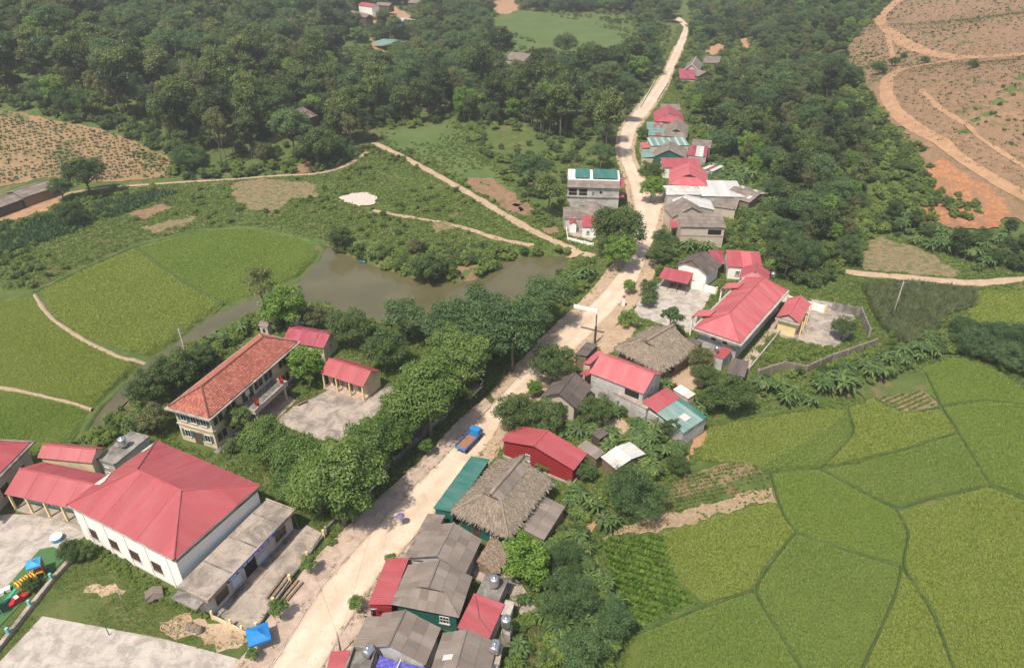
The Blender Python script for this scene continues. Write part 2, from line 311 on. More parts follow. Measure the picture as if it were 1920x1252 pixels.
class G:
    """collects simple solids into one mesh"""
    def __init__(s): s.v = []; s.f = []
    def add(s, v, f):
        b = len(s.v); s.v += [tuple(p) for p in v]; s.f += [tuple(i + b for i in q) for q in f]; return s
    def box(s, x0, x1, y0, y1, z0, z1):
        return s.add([(x0, y0, z0), (x1, y0, z0), (x1, y1, z0), (x0, y1, z0), (x0, y0, z1), (x1, y0, z1), (x1, y1, z1), (x0, y1, z1)],
                     [(0, 3, 2, 1), (4, 5, 6, 7), (0, 1, 5, 4), (1, 2, 6, 5), (2, 3, 7, 6), (3, 0, 4, 7)])
    def prism(s, poly, off):
        """closed solid: polygon of 3-D points pushed along the vector off"""
        n = len(poly); p = [Vector(q) for q in poly]; o = Vector(off)
        return s.add([tuple(q) for q in p] + [tuple(q + o) for q in p],
                     [tuple(reversed(range(n))), tuple(range(n, 2 * n))] + [(i, (i + 1) % n, n + (i + 1) % n, n + i) for i in range(n)])
    def tube(s, pts, rad, n=7, cap=True):
        P = [Vector(p) for p in pts]; rs = rad if isinstance(rad, (list, tuple)) else [rad] * len(P); b = len(s.v); ref = None
        for i, p in enumerate(P):
            d = (P[min(i + 1, len(P) - 1)] - P[max(i - 1, 0)]).normalized()
            a = Vector((1, 0, 0)) if abs(d.x) < .8 else Vector((0, 1, 0))
            if ref is not None: a = ref
            u = (a - d * a.dot(d)).normalized(); ref = u; w_ = d.cross(u)
            for k in range(n):
                t = 2 * math.pi * k / n; s.v.append(tuple(p + (u * math.cos(t) + w_ * math.sin(t)) * rs[i]))
        for i in range(len(P) - 1):
            for k in range(n):
                k2 = (k + 1) % n; s.f.append((b + i * n + k, b + i * n + k2, b + (i + 1) * n + k2, b + (i + 1) * n + k))
        if cap: s.f.append(tuple(reversed(range(b, b + n)))); s.f.append(tuple(range(b + (len(P) - 1) * n, b + len(P) * n)))
        return s
    def lathe(s, prof, n=16, c=(0, 0, 0)):
        b = len(s.v)
        for r, z in prof:
            for k in range(n):
                t = 2 * math.pi * k / n; s.v.append((c[0] + r * math.cos(t), c[1] + r * math.sin(t), c[2] + z))
        for i in range(len(prof) - 1):
            for k in range(n):
                k2 = (k + 1) % n; s.f.append((b + i * n + k, b + i * n + k2, b + (i + 1) * n + k2, b + (i + 1) * n + k))
        s.f.append(tuple(reversed(range(b, b + n)))); s.f.append(tuple(range(b + (len(prof) - 1) * n, b + len(prof) * n)))
        return s
    def build(s, name, mat, parent=None, smooth=False, mtx=None): return mk(name, s.v, s.f, mat, parent, smooth, mtx)
# ------------------------------------------------------------------ ground
gv = np.stack([X.ravel(), Y.ravel(), Z.ravel()], 1)
ii = (np.arange(ny - 1)[:, None] * nx + np.arange(nx - 1)[None, :]).ravel()
gf = np.stack([ii, ii + 1, ii + nx + 1, ii + nx], 1)
me = bpy.data.meshes.new('ground'); me.from_pydata(gv.tolist(), [], gf.tolist()); me.materials.append(MATS['ground'])
me.polygons.foreach_set('use_smooth', [True] * len(me.polygons)); me.update()
tag(link(bpy.data.objects.new('ground', me)), kind='structure', label='green weedy valley ground with bare soil patches')
BLOCK = []                                   # ground outlines that plants keep clear of
def rough(poly, amp, step=1.1):
    """natural outline: short edges pushed in and out"""
    o = []; n = len(poly); ph = random.uniform(0, 50); acc = 0.0
    for i in range(n):
        a, b = np.array(poly[i]), np.array(poly[(i + 1) % n]); L = float(np.hypot(*(b - a))); k = max(1, int(L / step)); nr = np.array([-(b - a)[1], (b - a)[0]]) / (L + 1e-9)
        for j in range(k):
            t = acc + L * j / k; d = amp * (.55 * math.sin(t * .9 + ph) + .45 * math.sin(t * 2.3 + ph * 1.7) + .5 * math.sin(t * .33 + ph) + random.uniform(-.35, .35)); o.append(tuple(a + (b - a) * j / k + nr * d))
        acc += L
    return o
NATURAL = {'bare_soil': .8, 'meadow': 1.5, 'dirt_yard': .5, 'gravel_patch': .45, 'crop_field': .5, 'cleared_hillside': 2.0, 'lawn': .15, 'concrete_yard': .1}
def drape(name, pxs, mat, off=.06, label=None, kind='structure', block=True, world=None, step=None, cat=None):
    poly = world or wpoly(pxs)
    if name in NATURAL and world is None: far = np.mean([p[1] for p in poly]) > 260; poly = rough(poly, NATURAL[name] * (1.6 if far else 1), 2.5 if far else 1.0)
    if block: BLOCK.append(poly)
    P = np.array(poly); lo, hi = P.min(0), P.max(0)
    st = step or (2.5 if hi[1] < 265 else 5.0)
    a, b = np.meshgrid(np.arange(lo[0], hi[0], st), np.arange(lo[1], hi[1], st)); a, b = a.ravel(), b.ravel()
    k = sdp(a, b, poly) > st * .45; pts = [Vector(p) for p in poly] + [Vector((p, q)) for p, q in zip(a[k], b[k])]
    vs_, es_, fs_, *_ = delaunay_2d_cdt(pts, [], [list(range(len(poly)))], 1, 1e-4)
    xy = np.array([(q.x, q.y) for q in vs_]); z = hgt(xy[:, 0], xy[:, 1]) + off
    o = mk(name, np.column_stack([xy, z]), fs_, mat, smooth=True)
    me = o.data; nz = sum(p.normal.z for p in me.polygons)
    if nz < 0: me.flip_normals()
    return tag(o, label, cat, None, kind)
def resample(pl, n):
    p = np.array(pl, float); d = np.r_[0, np.cumsum(np.hypot(*np.diff(p[:, :2], axis=0).T))]
    t = np.linspace(0, d[-1], n); return np.column_stack([np.interp(t, d, p[:, i]) for i in range(p.shape[1])])
def strip(name, left, right, mat, off=.08, n=120, m=7, label=None, block=True, crown=0.0, cat=None, kind='structure'):
    """ribbon between two ground lines, draped over the terrain"""
    Lp, Rp = resample(left, n), resample(right, n)
    if block: BLOCK.append([tuple(p) for p in Lp[:, :2]] + [tuple(p) for p in Rp[::-1, :2]])
    v, f = [], []
    for i in range(n):
        for j in range(m):
            t = j / (m - 1); x, y = (Lp[i] * (1 - t) + Rp[i] * t)[:2]; v.append((x, y, float(hgt(x, y)) + off + crown * (1 - (2 * t - 1) ** 2)))
    for i in range(n - 1):
        for j in range(m - 1): a = i * m + j; f.append((a, a + 1, a + m + 1, a + m))
    o = mk(name, v, f, mat, smooth=True); me = o.data
    uv = me.uv_layers.new(name='UVMap'); vu = [((k % m) / (m - 1), (k // m) / (n - 1)) for k in range(n * m)]
    for lp in me.loops: uv.data[lp.index].uv = vu[lp.vertex_index]
    if sum(p.normal.z for p in me.polygons) < 0: me.flip_normals()
    return tag(o, label, cat, None, kind)
def ribbon(name, pxs, wid, mat, off=.10, label=None, block=True, n=None, crown=0.0, hump=0.0, kind='structure', m=5, ends=False, world=None, jit=0.0):
    """path of a given width (m) along photo points"""
    P = np.array(world) if world is not None else np.array([gp(u, v)[:2] for u, v in pxs]); L = np.hypot(*np.diff(P, axis=0).T).sum(); n = n or max(8, int(L / 2.2)); P = resample(P, n)
    for _ in range(2): P[1:-1] = (P[:-2] + 2 * P[1:-1] + P[2:]) / 4
    T = np.gradient(P, axis=0); T /= np.linalg.norm(T, axis=1)[:, None] + 1e-9; Nn = np.column_stack([-T[:, 1], T[:, 0]])
    ws = wid / 2 * (1 + jit * RNG.uniform(-1, 1, n))[:, None]
    return strip(name, P + Nn * ws, P - Nn * ws, mat, off, n, m, label, block, crown, kind=kind)
# --- the main road: both edges as seen in the photograph
RL = [(470, 1310), (510, 1247), (593, 1115), (650, 1045), (744, 946), (819, 870), (857, 829), (884, 799), (928, 755), (985, 690), (1040, 633), (1116, 563), (1152, 522), (1182, 480), (1192, 440), (1192, 404), (1186, 377), (1180, 345), (1172, 323), (1162, 295), (1160, 275), (1164, 241), (1186, 214), (1210, 185), (1229, 160), (1242, 140), (1256, 110), (1268, 83), (1279, 60), (1281, 50), (1270, 40), (1262, 36)]
RR = [(570, 1310), (606, 1250), (661, 1151), (714, 1078), (781, 1006), (845, 925), (893, 862), (918, 832), (950, 775), (1010, 722), (1075, 659), (1152, 582), (1195, 530), (1215, 480), (1228, 440), (1238, 404), (1247, 377), (1215, 345), (1197, 323), (1186, 295), (1184, 275), (1194, 241), (1215, 214), (1236, 185), (1251, 160), (1257, 145), (1272, 110), (1285, 83), (1291, 62), (1292, 48), (1282, 38), (1274, 33)]
rl = np.array([gp(*p)[:2] for p in RL]); rr = np.array([gp(*p)[:2] for p in RR])
# same number of stations on both edges
def paired(a, b, k=8):
    A, B = [], []
    for i in range(len(a) - 1):
        for t in np.linspace(0, 1, k, endpoint=False): A.append(a[i] * (1 - t) + a[i + 1] * t); B.append(b[i] * (1 - t) + b[i + 1] * t)
    A.append(a[-1]); B.append(b[-1]); A, B = np.array(A), np.array(B)
    for _ in range(6):
        for q in (A, B): q[1:-1] = (q[:-2] + 2 * q[1:-1] + q[2:]) / 4
    return A, B
RA, RB = paired(rl, rr)
for q_ in (RA, RB):
    q_ += np.cumsum(RNG.normal(0, .06, q_.shape), axis=0) * 0 + RNG.normal(0, .10, q_.shape)
def strip_raw(name, A, B, mat, off, m=7, label=None, block=True, kind='structure', u0=0, u1=1):
    n = len(A)
    if block: BLOCK.append([tuple(p) for p in A] + [tuple(p) for p in B[::-1]])
    v, f, uvs = [], [], []
    for i in range(n):
        for j in range(m):
            t = j / (m - 1); x, y = A[i] * (1 - t) + B[i] * t; v.append((x, y, float(hgt(x, y)) + off)); uvs.append((u0 + (u1 - u0) * t, i / n))
    for i in range(n - 1):
        for j in range(m - 1): a = i * m + j; f.append((a, a + 1, a + m + 1, a + m))
    o = mk(name, v, f, mat, smooth=True); me = o.data; uv = me.uv_layers.new(name='UVMap')
    for lp in me.loops: uv.data[lp.index].uv = uvs[lp.vertex_index]
    if sum(p.normal.z for p in me.polygons) < 0: me.flip_normals()
    return tag(o, label, None, None, kind)
strip_raw('road', RA, RB, 'dirt_road', .10, 9, 'pale sandy dirt road running up through the village')
# verge / pavement beside the road, left side from the bottom up to the bend, right side in front of the near houses
def side(A, B, w0, w1, i0, i1):
    d = (A - B); d /= np.linalg.norm(d, axis=1)[:, None]; k = np.linspace(w0, w1, i1 - i0)[:, None]
    return A[i0:i1] + d[i0:i1] * .02, A[i0:i1] + d[i0:i1] * k
i_bend = 8 * 11
a, b = side(RA, RB, 4.2, 2.6, 0, 64); strip_raw('pavement', a, b, 'brickpave', .13, 5, 'pinkish brick pavement along the left side of the dirt road')
a, b = side(RB, RA, 3.4, 2.2, 0, 8 * 6); strip_raw('pavement', a, b, 'brickpave', .12, 5, 'narrow brick pavement before the grey roofed houses')
a, b = side(RA, RB, 2.4, 2.8, 64, 8 * 13); strip_raw('road_verge', a, b, 'dirt_yard', .09, 5, 'dry grassy dirt verge beside the pond trees')
a, b = side(RB, RA, 2.6, 3.2, 8 * 6, 8 * 13); strip_raw('road_verge', a, b, 'dirt_yard', .085, 5, 'dirt verge in front of the thatched house')
a, b = side(RA, RB, 1.6, .8, 8 * 14, 8 * 27); strip_raw('road_verge', a, b, 'dirt_yard', .085, 5, 'sandy shoulder of the far road on the forest side')
a, b = side(RB, RA, 1.4, .7, 8 * 14, 8 * 27); strip_raw('road_verge', a, b, 'dirt_yard', .08, 5, 'sandy shoulder of the far road on the house side')
def kerb(name, A, i0, i1, label, h=.16, wd=.16, mat='concrete_white', seg=6):
    root = empty(name, (A[i0][0], A[i0][1], 0)); tag(root, label, 'kerb', kind='structure'); o = Vector((A[i0][0], A[i0][1], 0))
    for k in range(i0, i1 - seg, seg):
        p, q = A[k], A[k + seg]; d = Vector((q[0] - p[0], q[1] - p[1], 0)); L = d.length; d.normalize(); nrm = Vector((-d.y, d.x, 0)); g = G()
        P = Vector((p[0], p[1], .02)) - o + d * .03; Q = Vector((q[0], q[1], .02)) - o - d * .03
        g.prism([P - nrm * wd / 2, Q - nrm * wd / 2, Q + nrm * wd / 2, P + nrm * wd / 2], (0, 0, h + random.uniform(-.02, .02))); g.build('kerb_stone', mat, root)
kerb('kerb', RA, 0, 8 * 12, 'low concrete kerb along the left edge of the dirt road', seg=3)
kerb('kerb', RB, 0, 8 * 5, 'low concrete kerb before the grey roofed houses', seg=3, mat='concrete')
# --- paths
ribbon('dirt_path', [(1112, 482), (1060, 463), (1000, 435), (940, 400), (900, 375), (830, 335), (780, 308), (740, 287), (700, 268)], 2.6, 'dirt_yard', .14, 'orange dirt track climbing from the road past the pond', jit=.2)
ribbon('dirt_path', [(1000, 462), (960, 455), (920, 445), (880, 430), (830, 418), (780, 410), (730, 402), (700, 395)], 1.6, 'dirt_yard', .13, 'narrow worn path across the grassy pond bank', jit=.35)
ribbon('dirt_path', [(-30, 402), (60, 385), (130, 362), (200, 352), (260, 348), (330, 343), (450, 336), (520, 330), (600, 327), (650, 312), (690, 285)], 1.5, 'dirt_yard', .14, 'thin footpath under the sloping crop field', jit=.2)
ribbon('dirt_path', [(1560, 506), (1600, 512), (1700, 520), (1780, 528), (1830, 533), (1870, 527), (1930, 523)], 2.0, 'dirt_yard', .14, 'pale field track above the maize', jit=.2)
ribbon('haul_road', [(1705, -12), (1672, 12), (1650, 32), (1660, 56), (1690, 80), (1730, 98), (1790, 110), (1860, 108), (1930, 103)], 5.0, 'orange_bare', .42, 'graded orange earth road along the upper cleared hill', jit=.12, kind='structure')
ribbon('haul_road', [(1800, 112), (1740, 122), (1690, 132), (1662, 150), (1660, 180), (1680, 215), (1720, 245), (1790, 293), (1860, 338), (1930, 375)], 4.2, 'orange_bare', .44, 'orange earth road curving down the cleared hillside', jit=.15)
ribbon('haul_road', [(1690, 132), (1672, 100), (1660, 60)], 1.8, 'orange_bare', .40, 'steep orange wheel track between the hill roads', jit=.2)
ribbon('dirt_path', [(1725, 170), (1760, 205), (1830, 258), (1930, 322)], 1.5, 'orange_bare', .40, 'rutted terrace cut above the orange hill road', jit=.3)
# --- draped covers
drape('crop_field', [(-60, 195), (0, 205), (110, 228), (200, 245), (270, 275), (325, 300), (318, 332), (200, 343), (100, 332), (0, 350), (-60, 360)], 'crop_soil', .12, 'sloping brown field of young crop rows below the forest', block=True)
drape('cleared_hillside', [(1572, 108), (1600, 70), (1630, 30), (1690, -15), (1800, -18), (2000, -18), (2000, 440), (1900, 415), (1850, 395), (1800, 425), (1722, 405), (1742, 330), (1700, 250), (1640, 190), (1580, 145)], 'orange_soil', .30, 'cleared orange brown hillside dotted with stubble', block=False)
drape('meadow', [(915, 38), (960, 18), (1040, 28), (1110, 36), (1195, 60), (1190, 102), (1120, 112), (1060, 98), (990, 92), (930, 62)], 'meadow', .14, 'pale green valley meadow near the top of the picture')
drape('meadow', [(715, 250), (780, 240), (850, 232), (885, 275), (930, 330), (975, 372), (930, 372), (870, 335), (800, 300), (740, 278)], 'meadow', .14, 'grassy clearing beside the orange track')
drape('bare_soil', [(925, 0), (965, -8), (972, 20), (950, 28), (930, 26)], 'orange_bare', .16, 'bare orange slope at the edge of the top meadow')
drape('bare_soil', [(670, 38), (700, 18), (740, 12), (770, 30), (772, 60), (745, 62), (720, 40), (690, 50)], 'orange_bare', .16, 'dug orange earth around the hilltop houses')
drape('bare_soil', [(690, 70), (715, 85), (732, 118), (718, 126), (700, 100)], 'orange_bare', .16, 'orange earth scar in the forest below the blue tarp')
drape('bare_soil', [(870, 335), (920, 335), (960, 360), (985, 395), (960, 400), (915, 372), (880, 352)], 'orange_soil', .16, 'slipped reddish bank above the dirt track')
drape('bare_soil', [(435, 345), (500, 335), (590, 345), (600, 370), (545, 372), (530, 395), (480, 395), (440, 378)], 'stubble', .14, 'dry brown burnt patch on the green bank')
drape('bare_soil', [(1312, 100), (1345, 82), (1362, 88), (1350, 106), (1325, 108)], 'orange_bare', .2, 'orange earth cut behind the far white gabled house')
drape('bare_soil', [(1380, 78), (1402, 70), (1410, 96), (1396, 104)], 'orange_bare', .2, 'small orange landslip on the far right slope')
drape('bare_soil', [(1720, 330), (1760, 300), (1850, 350), (1900, 400), (1860, 430), (1790, 432), (1722, 410)], 'orange_cut', .38, 'steep bare orange cutting below the hill road', block=False)
drape('bare_soil', [(1610, 455), (1650, 445), (1720, 465), (1800, 510), (1800, 520), (1620, 508)], 'stubble', .13, 'straw coloured fallow plot above the field track')
drape('bare_soil', [(850, 500), (880, 494), (905, 508), (900, 522), (862, 524)], 'orange_soil', .16, 'orange eroded shore on the pond peninsula')
drape('bare_soil', [(540, 312), (580, 305), (600, 318), (560, 326)], 'orange_soil', .16, 'small bare earth face at the forest foot')
drape('bare_soil', [(960, 385), (990, 380), (1008, 398), (985, 408)], 'orange_soil', .16, 'reddish scar beside the tall white house trees')
drape('bare_soil', [(1018, 430), (1042, 425), (1050, 438), (1030, 442)], 'orange_soil', .16, 'little orange bank where the track meets the houses')
drape('bare_soil', [(800, 425), (835, 415), (850, 430), (820, 438)], 'stubble', .16, 'worn earth beside the narrow bank path')
drape('bare_soil', [(240, 402), (300, 385), (330, 388), (270, 412)], 'orange_soil', .16, 'orange strip between cassava and the paddy rim')
drape('bare_soil', [(260, 430), (360, 405), (370, 412), (290, 440)], 'stubble', .16, 'dry earth strip above the upper left paddy')
drape('gravel_patch', [(636, 372), (660, 364), (690, 362), (706, 372), (702, 384), (672, 388), (645, 380)], 'gravel_white', .30, 'patch of white gravel tipped on the green bank')
# --- yards
drape('concrete_yard', [(590, 745), (640, 720), (700, 735), (740, 722), (745, 745), (700, 795), (650, 828), (600, 825), (515, 790), (560, 755)], 'concrete', .07, 'worn concrete schoolyard in front of the two storey school')
drape('concrete_yard', [(-80, 965), (130, 965), (165, 1000), (120, 1035), (75, 1030), (0, 1120), (-120, 1200)], 'concrete_white', .06, 'pale concrete playground before the kindergarten veranda')
drape('concrete_court', [(80, 1155), (300, 1196), (400, 1222), (492, 1248), (470, 1300), (-40, 1330), (0, 1240)], 'concrete_white', .07, 'cracked pale concrete sports court at the bottom edge')
drape('lawn', [(160, 1010), (230, 1060), (330, 1125), (405, 1160), (470, 1205), (400, 1222), (300, 1196), (80, 1155), (0, 1240), (-60, 1280), (-30, 1210), (60, 1130), (135, 1055)], 'lawn', .05, 'short grass lawn between the white hall and the court', block=True)
drape('bare_soil', [(165, 1090), (190, 1087), (215, 1095), (240, 1110), (225, 1122), (195, 1117), (170, 1105)], 'dirt_yard', .085, 'round sandy patch worn in the lawn')
drape('bare_soil', [(300, 1165), (350, 1155), (420, 1175), (470, 1205), (440, 1225), (370, 1205), (320, 1185)], 'dirt_yard', .08, 'bare earth strip beside the sports court')
drape('turf_mat', [(75, 1030), (100, 1025), (130, 1040), (60, 1110), (-10, 1185), (-60, 1220), (-60, 1150), (0, 1115), (35, 1075)], 'turf_green', .10, 'green artificial turf of the play area')
drape('concrete_yard', [(408, 1150), (540, 1008), (575, 985), (605, 1000), (545, 1085), (478, 1190), (430, 1170)], 'concrete', .10, 'concrete forecourt of the white hall behind its fence')
drape('concrete_yard', [(1195, 570), (1210, 540), (1240, 530), (1300, 528), (1335, 540), (1330, 560), (1300, 612), (1290, 625), (1230, 605), (1185, 590)], 'concrete_white', .07, 'broad concrete yard before the pink roofed community house')
drape('concrete_yard', [(1505, 600), (1520, 560), (1600, 575), (1605, 620), (1560, 655), (1490, 640), (1440, 625), (1450, 600)], 'concrete', .07, 'stained concrete yard around the small yellow pavilion')
drape('lawn', [(1440, 628), (1560, 655), (1530, 672), (1410, 690), (1412, 670)], 'bank_grass', .06, 'weedy green corner inside the community house wall', block=False)
drape('dirt_yard', [(1115, 640), (1165, 600), (1200, 605), (1160, 655), (1130, 668)], 'dirt_yard', .06, 'bare front yard beside the thatched house')
drape('dirt_yard', [(1130, 790), (1165, 785), (1185, 800), (1165, 825), (1135, 815)], 'dirt_yard', .06, 'trampled earth yard behind the dark grey house')
drape('dirt_yard', [(1245, 690), (1275, 668), (1310, 690), (1320, 720), (1290, 735), (1255, 715)], 'dirt_yard', .06, 'straw littered yard behind the long red roofed house')
drape('concrete_yard', [(880, 1060), (915, 1050), (960, 1075), (1010, 1140), (985, 1165), (950, 1110), (890, 1085)], 'concrete', .08, 'concrete backyard strip behind the grey roofed houses')
drape('dirt_yard', [(1090, 1000), (1120, 960), (1145, 958), (1130, 985), (1105, 1005)], 'soil_red', .05, 'muddy brown ditch bank at the field corner')
drape('dirt_yard', [(1282, 855), (1300, 820), (1318, 800), (1325, 812), (1300, 850), (1285, 870)], 'soil_red', .05, 'narrow brown earth drain along the paddy edge')
drape('dirt_yard', [(1250, 345), (1262, 385), (1260, 410), (1240, 410), (1240, 360)], 'dirt_yard', .06, 'sandy forecourt where the road widens')
drape('dirt_yard', [(0, 392), (60, 380), (110, 352), (130, 362), (90, 395), (30, 412), (-30, 420)], 'orange_bare', .1, 'orange earth yard round the hillside sheds')
# --- pond
pw = POND; c = np.mean(pw, 0); drape('pond', None, 'pond_water', 0, 'still brown pond between the paddies and the road', world=[tuple(p) for p in pw], step=30)
pond = bpy.data.objects['pond']
for vtx in pond.data.vertices: vtx.co.z = WATER
# --- paddies: (outline, rice kind, height factor)
PAD = [
 ('rice_green', [(258, 467), (370, 437), (460, 430), (560, 450), (598, 470), (588, 498), (556, 526), (478, 560), (422, 571), (345, 530)], 'upper green rice paddy beside the pond'),
 ('rice_yellow', [(80, 545), (252, 469), (340, 532), (416, 574), (380, 603), (340, 640), (282, 670), (165, 632), (105, 593)], 'largest yellow green rice paddy behind the school'),
 ('rice_yellow', [(-60, 580), (0, 568), (62, 560), (98, 606), (160, 645), (228, 676), (268, 687), (232, 715), (176, 764), (120, 750), (40, 731), (-60, 715)], 'rice paddy left of the dry earth bund'),
 ('rice_green', [(-60, 725), (40, 738), (120, 757), (170, 774), (130, 826), (60, 842), (-60, 850)], 'bottom left rice paddy behind the kindergarten'),
 ('rice_green', [(1735, 692), (1790, 674), (1850, 682), (1920, 738), (1990, 790), (1990, 775), (1920, 757), (1840, 749), (1768, 758), (1742, 738)], 'top right paddy under the hedge'),
 ('rice_green', [(1770, 767), (1840, 756), (1920, 764), (2000, 780), (2000, 960), (1920, 928), (1880, 912), (1858, 908), (1803, 815)], 'deep green paddy on the right edge'),
 ('rice_yellow', [(1595, 768), (1640, 752), (1690, 777), (1758, 770), (1790, 808), (1680, 847), (1600, 868), (1548, 872), (1606, 812)], 'yellowish paddy touching the vegetable plot'),
 ('rice_dark', [(1545, 882), (1680, 853), (1793, 816), (1850, 909), (1760, 926), (1680, 951), (1600, 911)], 'wedge shaped green paddy in the middle of the right fields'),
 ('rice_green', [(1448, 893), (1500, 884), (1538, 888), (1598, 920), (1676, 960), (1700, 1000), (1686, 1056), (1590, 1031), (1497, 997), (1468, 958)], 'bright green paddy right of the ploughed strip'),
 ('rice_yellow', [(1245, 1003), (1448, 944), (1486, 1000), (1436, 1058), (1406, 1102), (1320, 1127), (1274, 1085)], 'ripening yellow plot below the ploughed strip'),
 ('rice_dark', [(1494, 1008), (1590, 1039), (1684, 1067), (1676, 1110), (1636, 1200), (1585, 1310), (1530, 1310), (1500, 1246), (1420, 1112)], 'dull green paddy in the lower middle of the right fields'),
 ('rice_dark', [(1190, 1193), (1330, 1139), (1410, 1115), (1492, 1246), (1520, 1310), (1150, 1310)], 'lowest paddy beside the vegetable rows'),
 ('rice_yellow', [(1688, 964), (1855, 919), (1920, 944), (2010, 980), (2010, 1310), (1810, 1310), (1756, 1150), (1697, 1062), (1712, 1000)], 'large olive paddy in the lower right corner'),
 ('rice_yellow', [(1691, 1073), (1748, 1152), (1803, 1310), (1595, 1310), (1649, 1200), (1686, 1112)], 'narrow yellow green paddy at the bottom edge'),
 ('rice_dark', [(1425, 880), (1560, 803), (1588, 772), (1598, 808), (1540, 876), (1442, 887)], 'dark green curved paddy wedge'),
 ('rice_yellow', [(1335, 802), (1440, 785), (1530, 772), (1584, 770), (1556, 799), (1480, 842), (1420, 872), (1310, 862)], 'weedy yellow green plot behind the teal roof'),
 ('rice_yellow', [(1818, 582), (1838, 548), (1920, 548), (1990, 550), (1990, 660), (1920, 636), (1832, 618)], 'rice paddy between the maize and the right edge'),
]
PADW = []
def grow(poly, d):
    P = np.array(poly); sg = 1 if sum(P[i][0] * P[(i + 1) % len(P)][1] - P[(i + 1) % len(P)][0] * P[i][1] for i in range(len(P))) > 0 else -1; T = np.roll(P, -1, 0) - np.roll(P, 1, 0); T /= np.linalg.norm(T, axis=1)[:, None] + 1e-9
    return [tuple(q) for q in P + np.column_stack([T[:, 1], -T[:, 0]]) * d * sg]
mix_ground('paddy_mud', (.105, .135, .032), (.13, .15, .04), .3, .4, .6, None, bs=.5)
for mname, px, lab in PAD:
    wp = wpoly(px); wp = grow(wp, .30); PADW.append((mname, wp, lab)); drape('paddy_field', None, 'paddy_mud', .06, lab, world=wp)
mix_ground('bund_green', (.055, .09, .025), (.085, .12, .034), .5, .4, .6, (.17, .13, .07), .3, .6, .7)
# --- bunds: earth ridges between the paddies
BUNDS = []
def bund(px, wd, mat, label, h=.5):
    P = np.array([gp(u, v)[:2] for u, v in px]); n = max(6, int(np.hypot(*np.diff(P, axis=0).T).sum() / 1.2)); P = resample(P, n)
    for _ in range(2): P[1:-1] = (P[:-2] + 2 * P[1:-1] + P[2:]) / 4
    T = np.gradient(P, axis=0); T /= np.linalg.norm(T, axis=1)[:, None]; Nn = np.column_stack([-T[:, 1], T[:, 0]]); v, f = [], []
    for i in range(n):
        z = float(hgt(*P[i])); w_ = wd * random.uniform(.75, 1.25); hh = h * random.uniform(.7, 1.2)
        for t, q in ((-.5, -.1), (-.3, hh * .8), (0, hh), (.3, hh * .8), (.5, -.1)): p = P[i] + Nn[i] * t * w_; v.append((p[0], p[1], z + q))
    for i in range(n - 1):
        for j in range(4): a = i * 5 + j; f.append((a, a + 5, a + 6, a + 1))
    o = mk('bund', v, f, mat, smooth=True)
    if sum(p.normal.z for p in o.data.polygons) < 0: o.data.flip_normals()
    tag(o, label, None, None, 'structure'); BUNDS.append([tuple(p) for p in (P + Nn * wd * .6)] + [tuple(p) for p in (P - Nn * wd * .6)[::-1]]); BLOCK.append([tuple(p) for p in (P + Nn * wd * .5)] + [tuple(p) for p in (P - Nn * wd * .5)[::-1]])
bund([(65, 553), (82, 580), (102, 602), (160, 640), (230, 673), (276, 684)], 1.1, 'bund_dry', 'pale dry earth bund crossing the left paddies', .35)
bund([(255, 465), (343, 531), (420, 573)], .8, 'bund_green', 'thin green bund between the two upper left paddies')
bund([(-20, 725), (40, 734), (120, 753), (174, 770)], .8, 'bund_dry', 'earth bund behind the kindergarten roof')
bund([(608, 462), (596, 492), (560, 528), (480, 563), (420, 578), (385, 607), (342, 645), (280, 680), (236, 718), (178, 772), (140, 832)], 1.5, 'bank_grass', 'grassy bank between the left paddies and the water', .4)
bund([(65, 548), (160, 503), (252, 462), (370, 432), (460, 426), (560, 446), (606, 466)], 1.0, 'bank_grass', 'grassy upper rim of the left paddies')
for px, lab in (([(1735, 700), (1765, 762), (1800, 815), (1856, 912), (1920, 936), (1990, 965)], 'long dark bund running down the right paddies'), ([(1765, 762), (1840, 752), (1930, 760)], 'bund under the top right paddy'),
                ([(1540, 880), (1680, 849), (1797, 812)], 'bund across the middle right paddies'), ([(1540, 880), (1600, 914), (1680, 956), (1760, 930), (1856, 912)], 'V shaped bund in the middle of the right fields'),
                ([(1432, 888), (1500, 880), (1540, 880), (1604, 812), (1590, 768)], 'curved bund round the dark wedge paddy'), ([(1680, 956), (1706, 1000), (1690, 1062), (1750, 1150), (1800, 1290)], 'crooked bund in the lower right fields'),
                ([(1445, 890), (1466, 960), (1490, 1002), (1590, 1035), (1690, 1062)], 'bund below the bright green paddy'), ([(1490, 1002), (1440, 1060), (1412, 1108), (1500, 1250), (1530, 1310)], 'bund beside the ripening yellow plot'),
                ([(1412, 1108), (1330, 1135), (1190, 1190)], 'bund above the lowest paddy'), ([(1690, 1062), (1682, 1110), (1642, 1200), (1590, 1310)], 'bund left of the narrow bottom paddy'), ([(1640, 748), (1690, 778), (1760, 766)], 'edge of the small vegetable plot')):
    bund(px, .40, 'bund_green', lab)
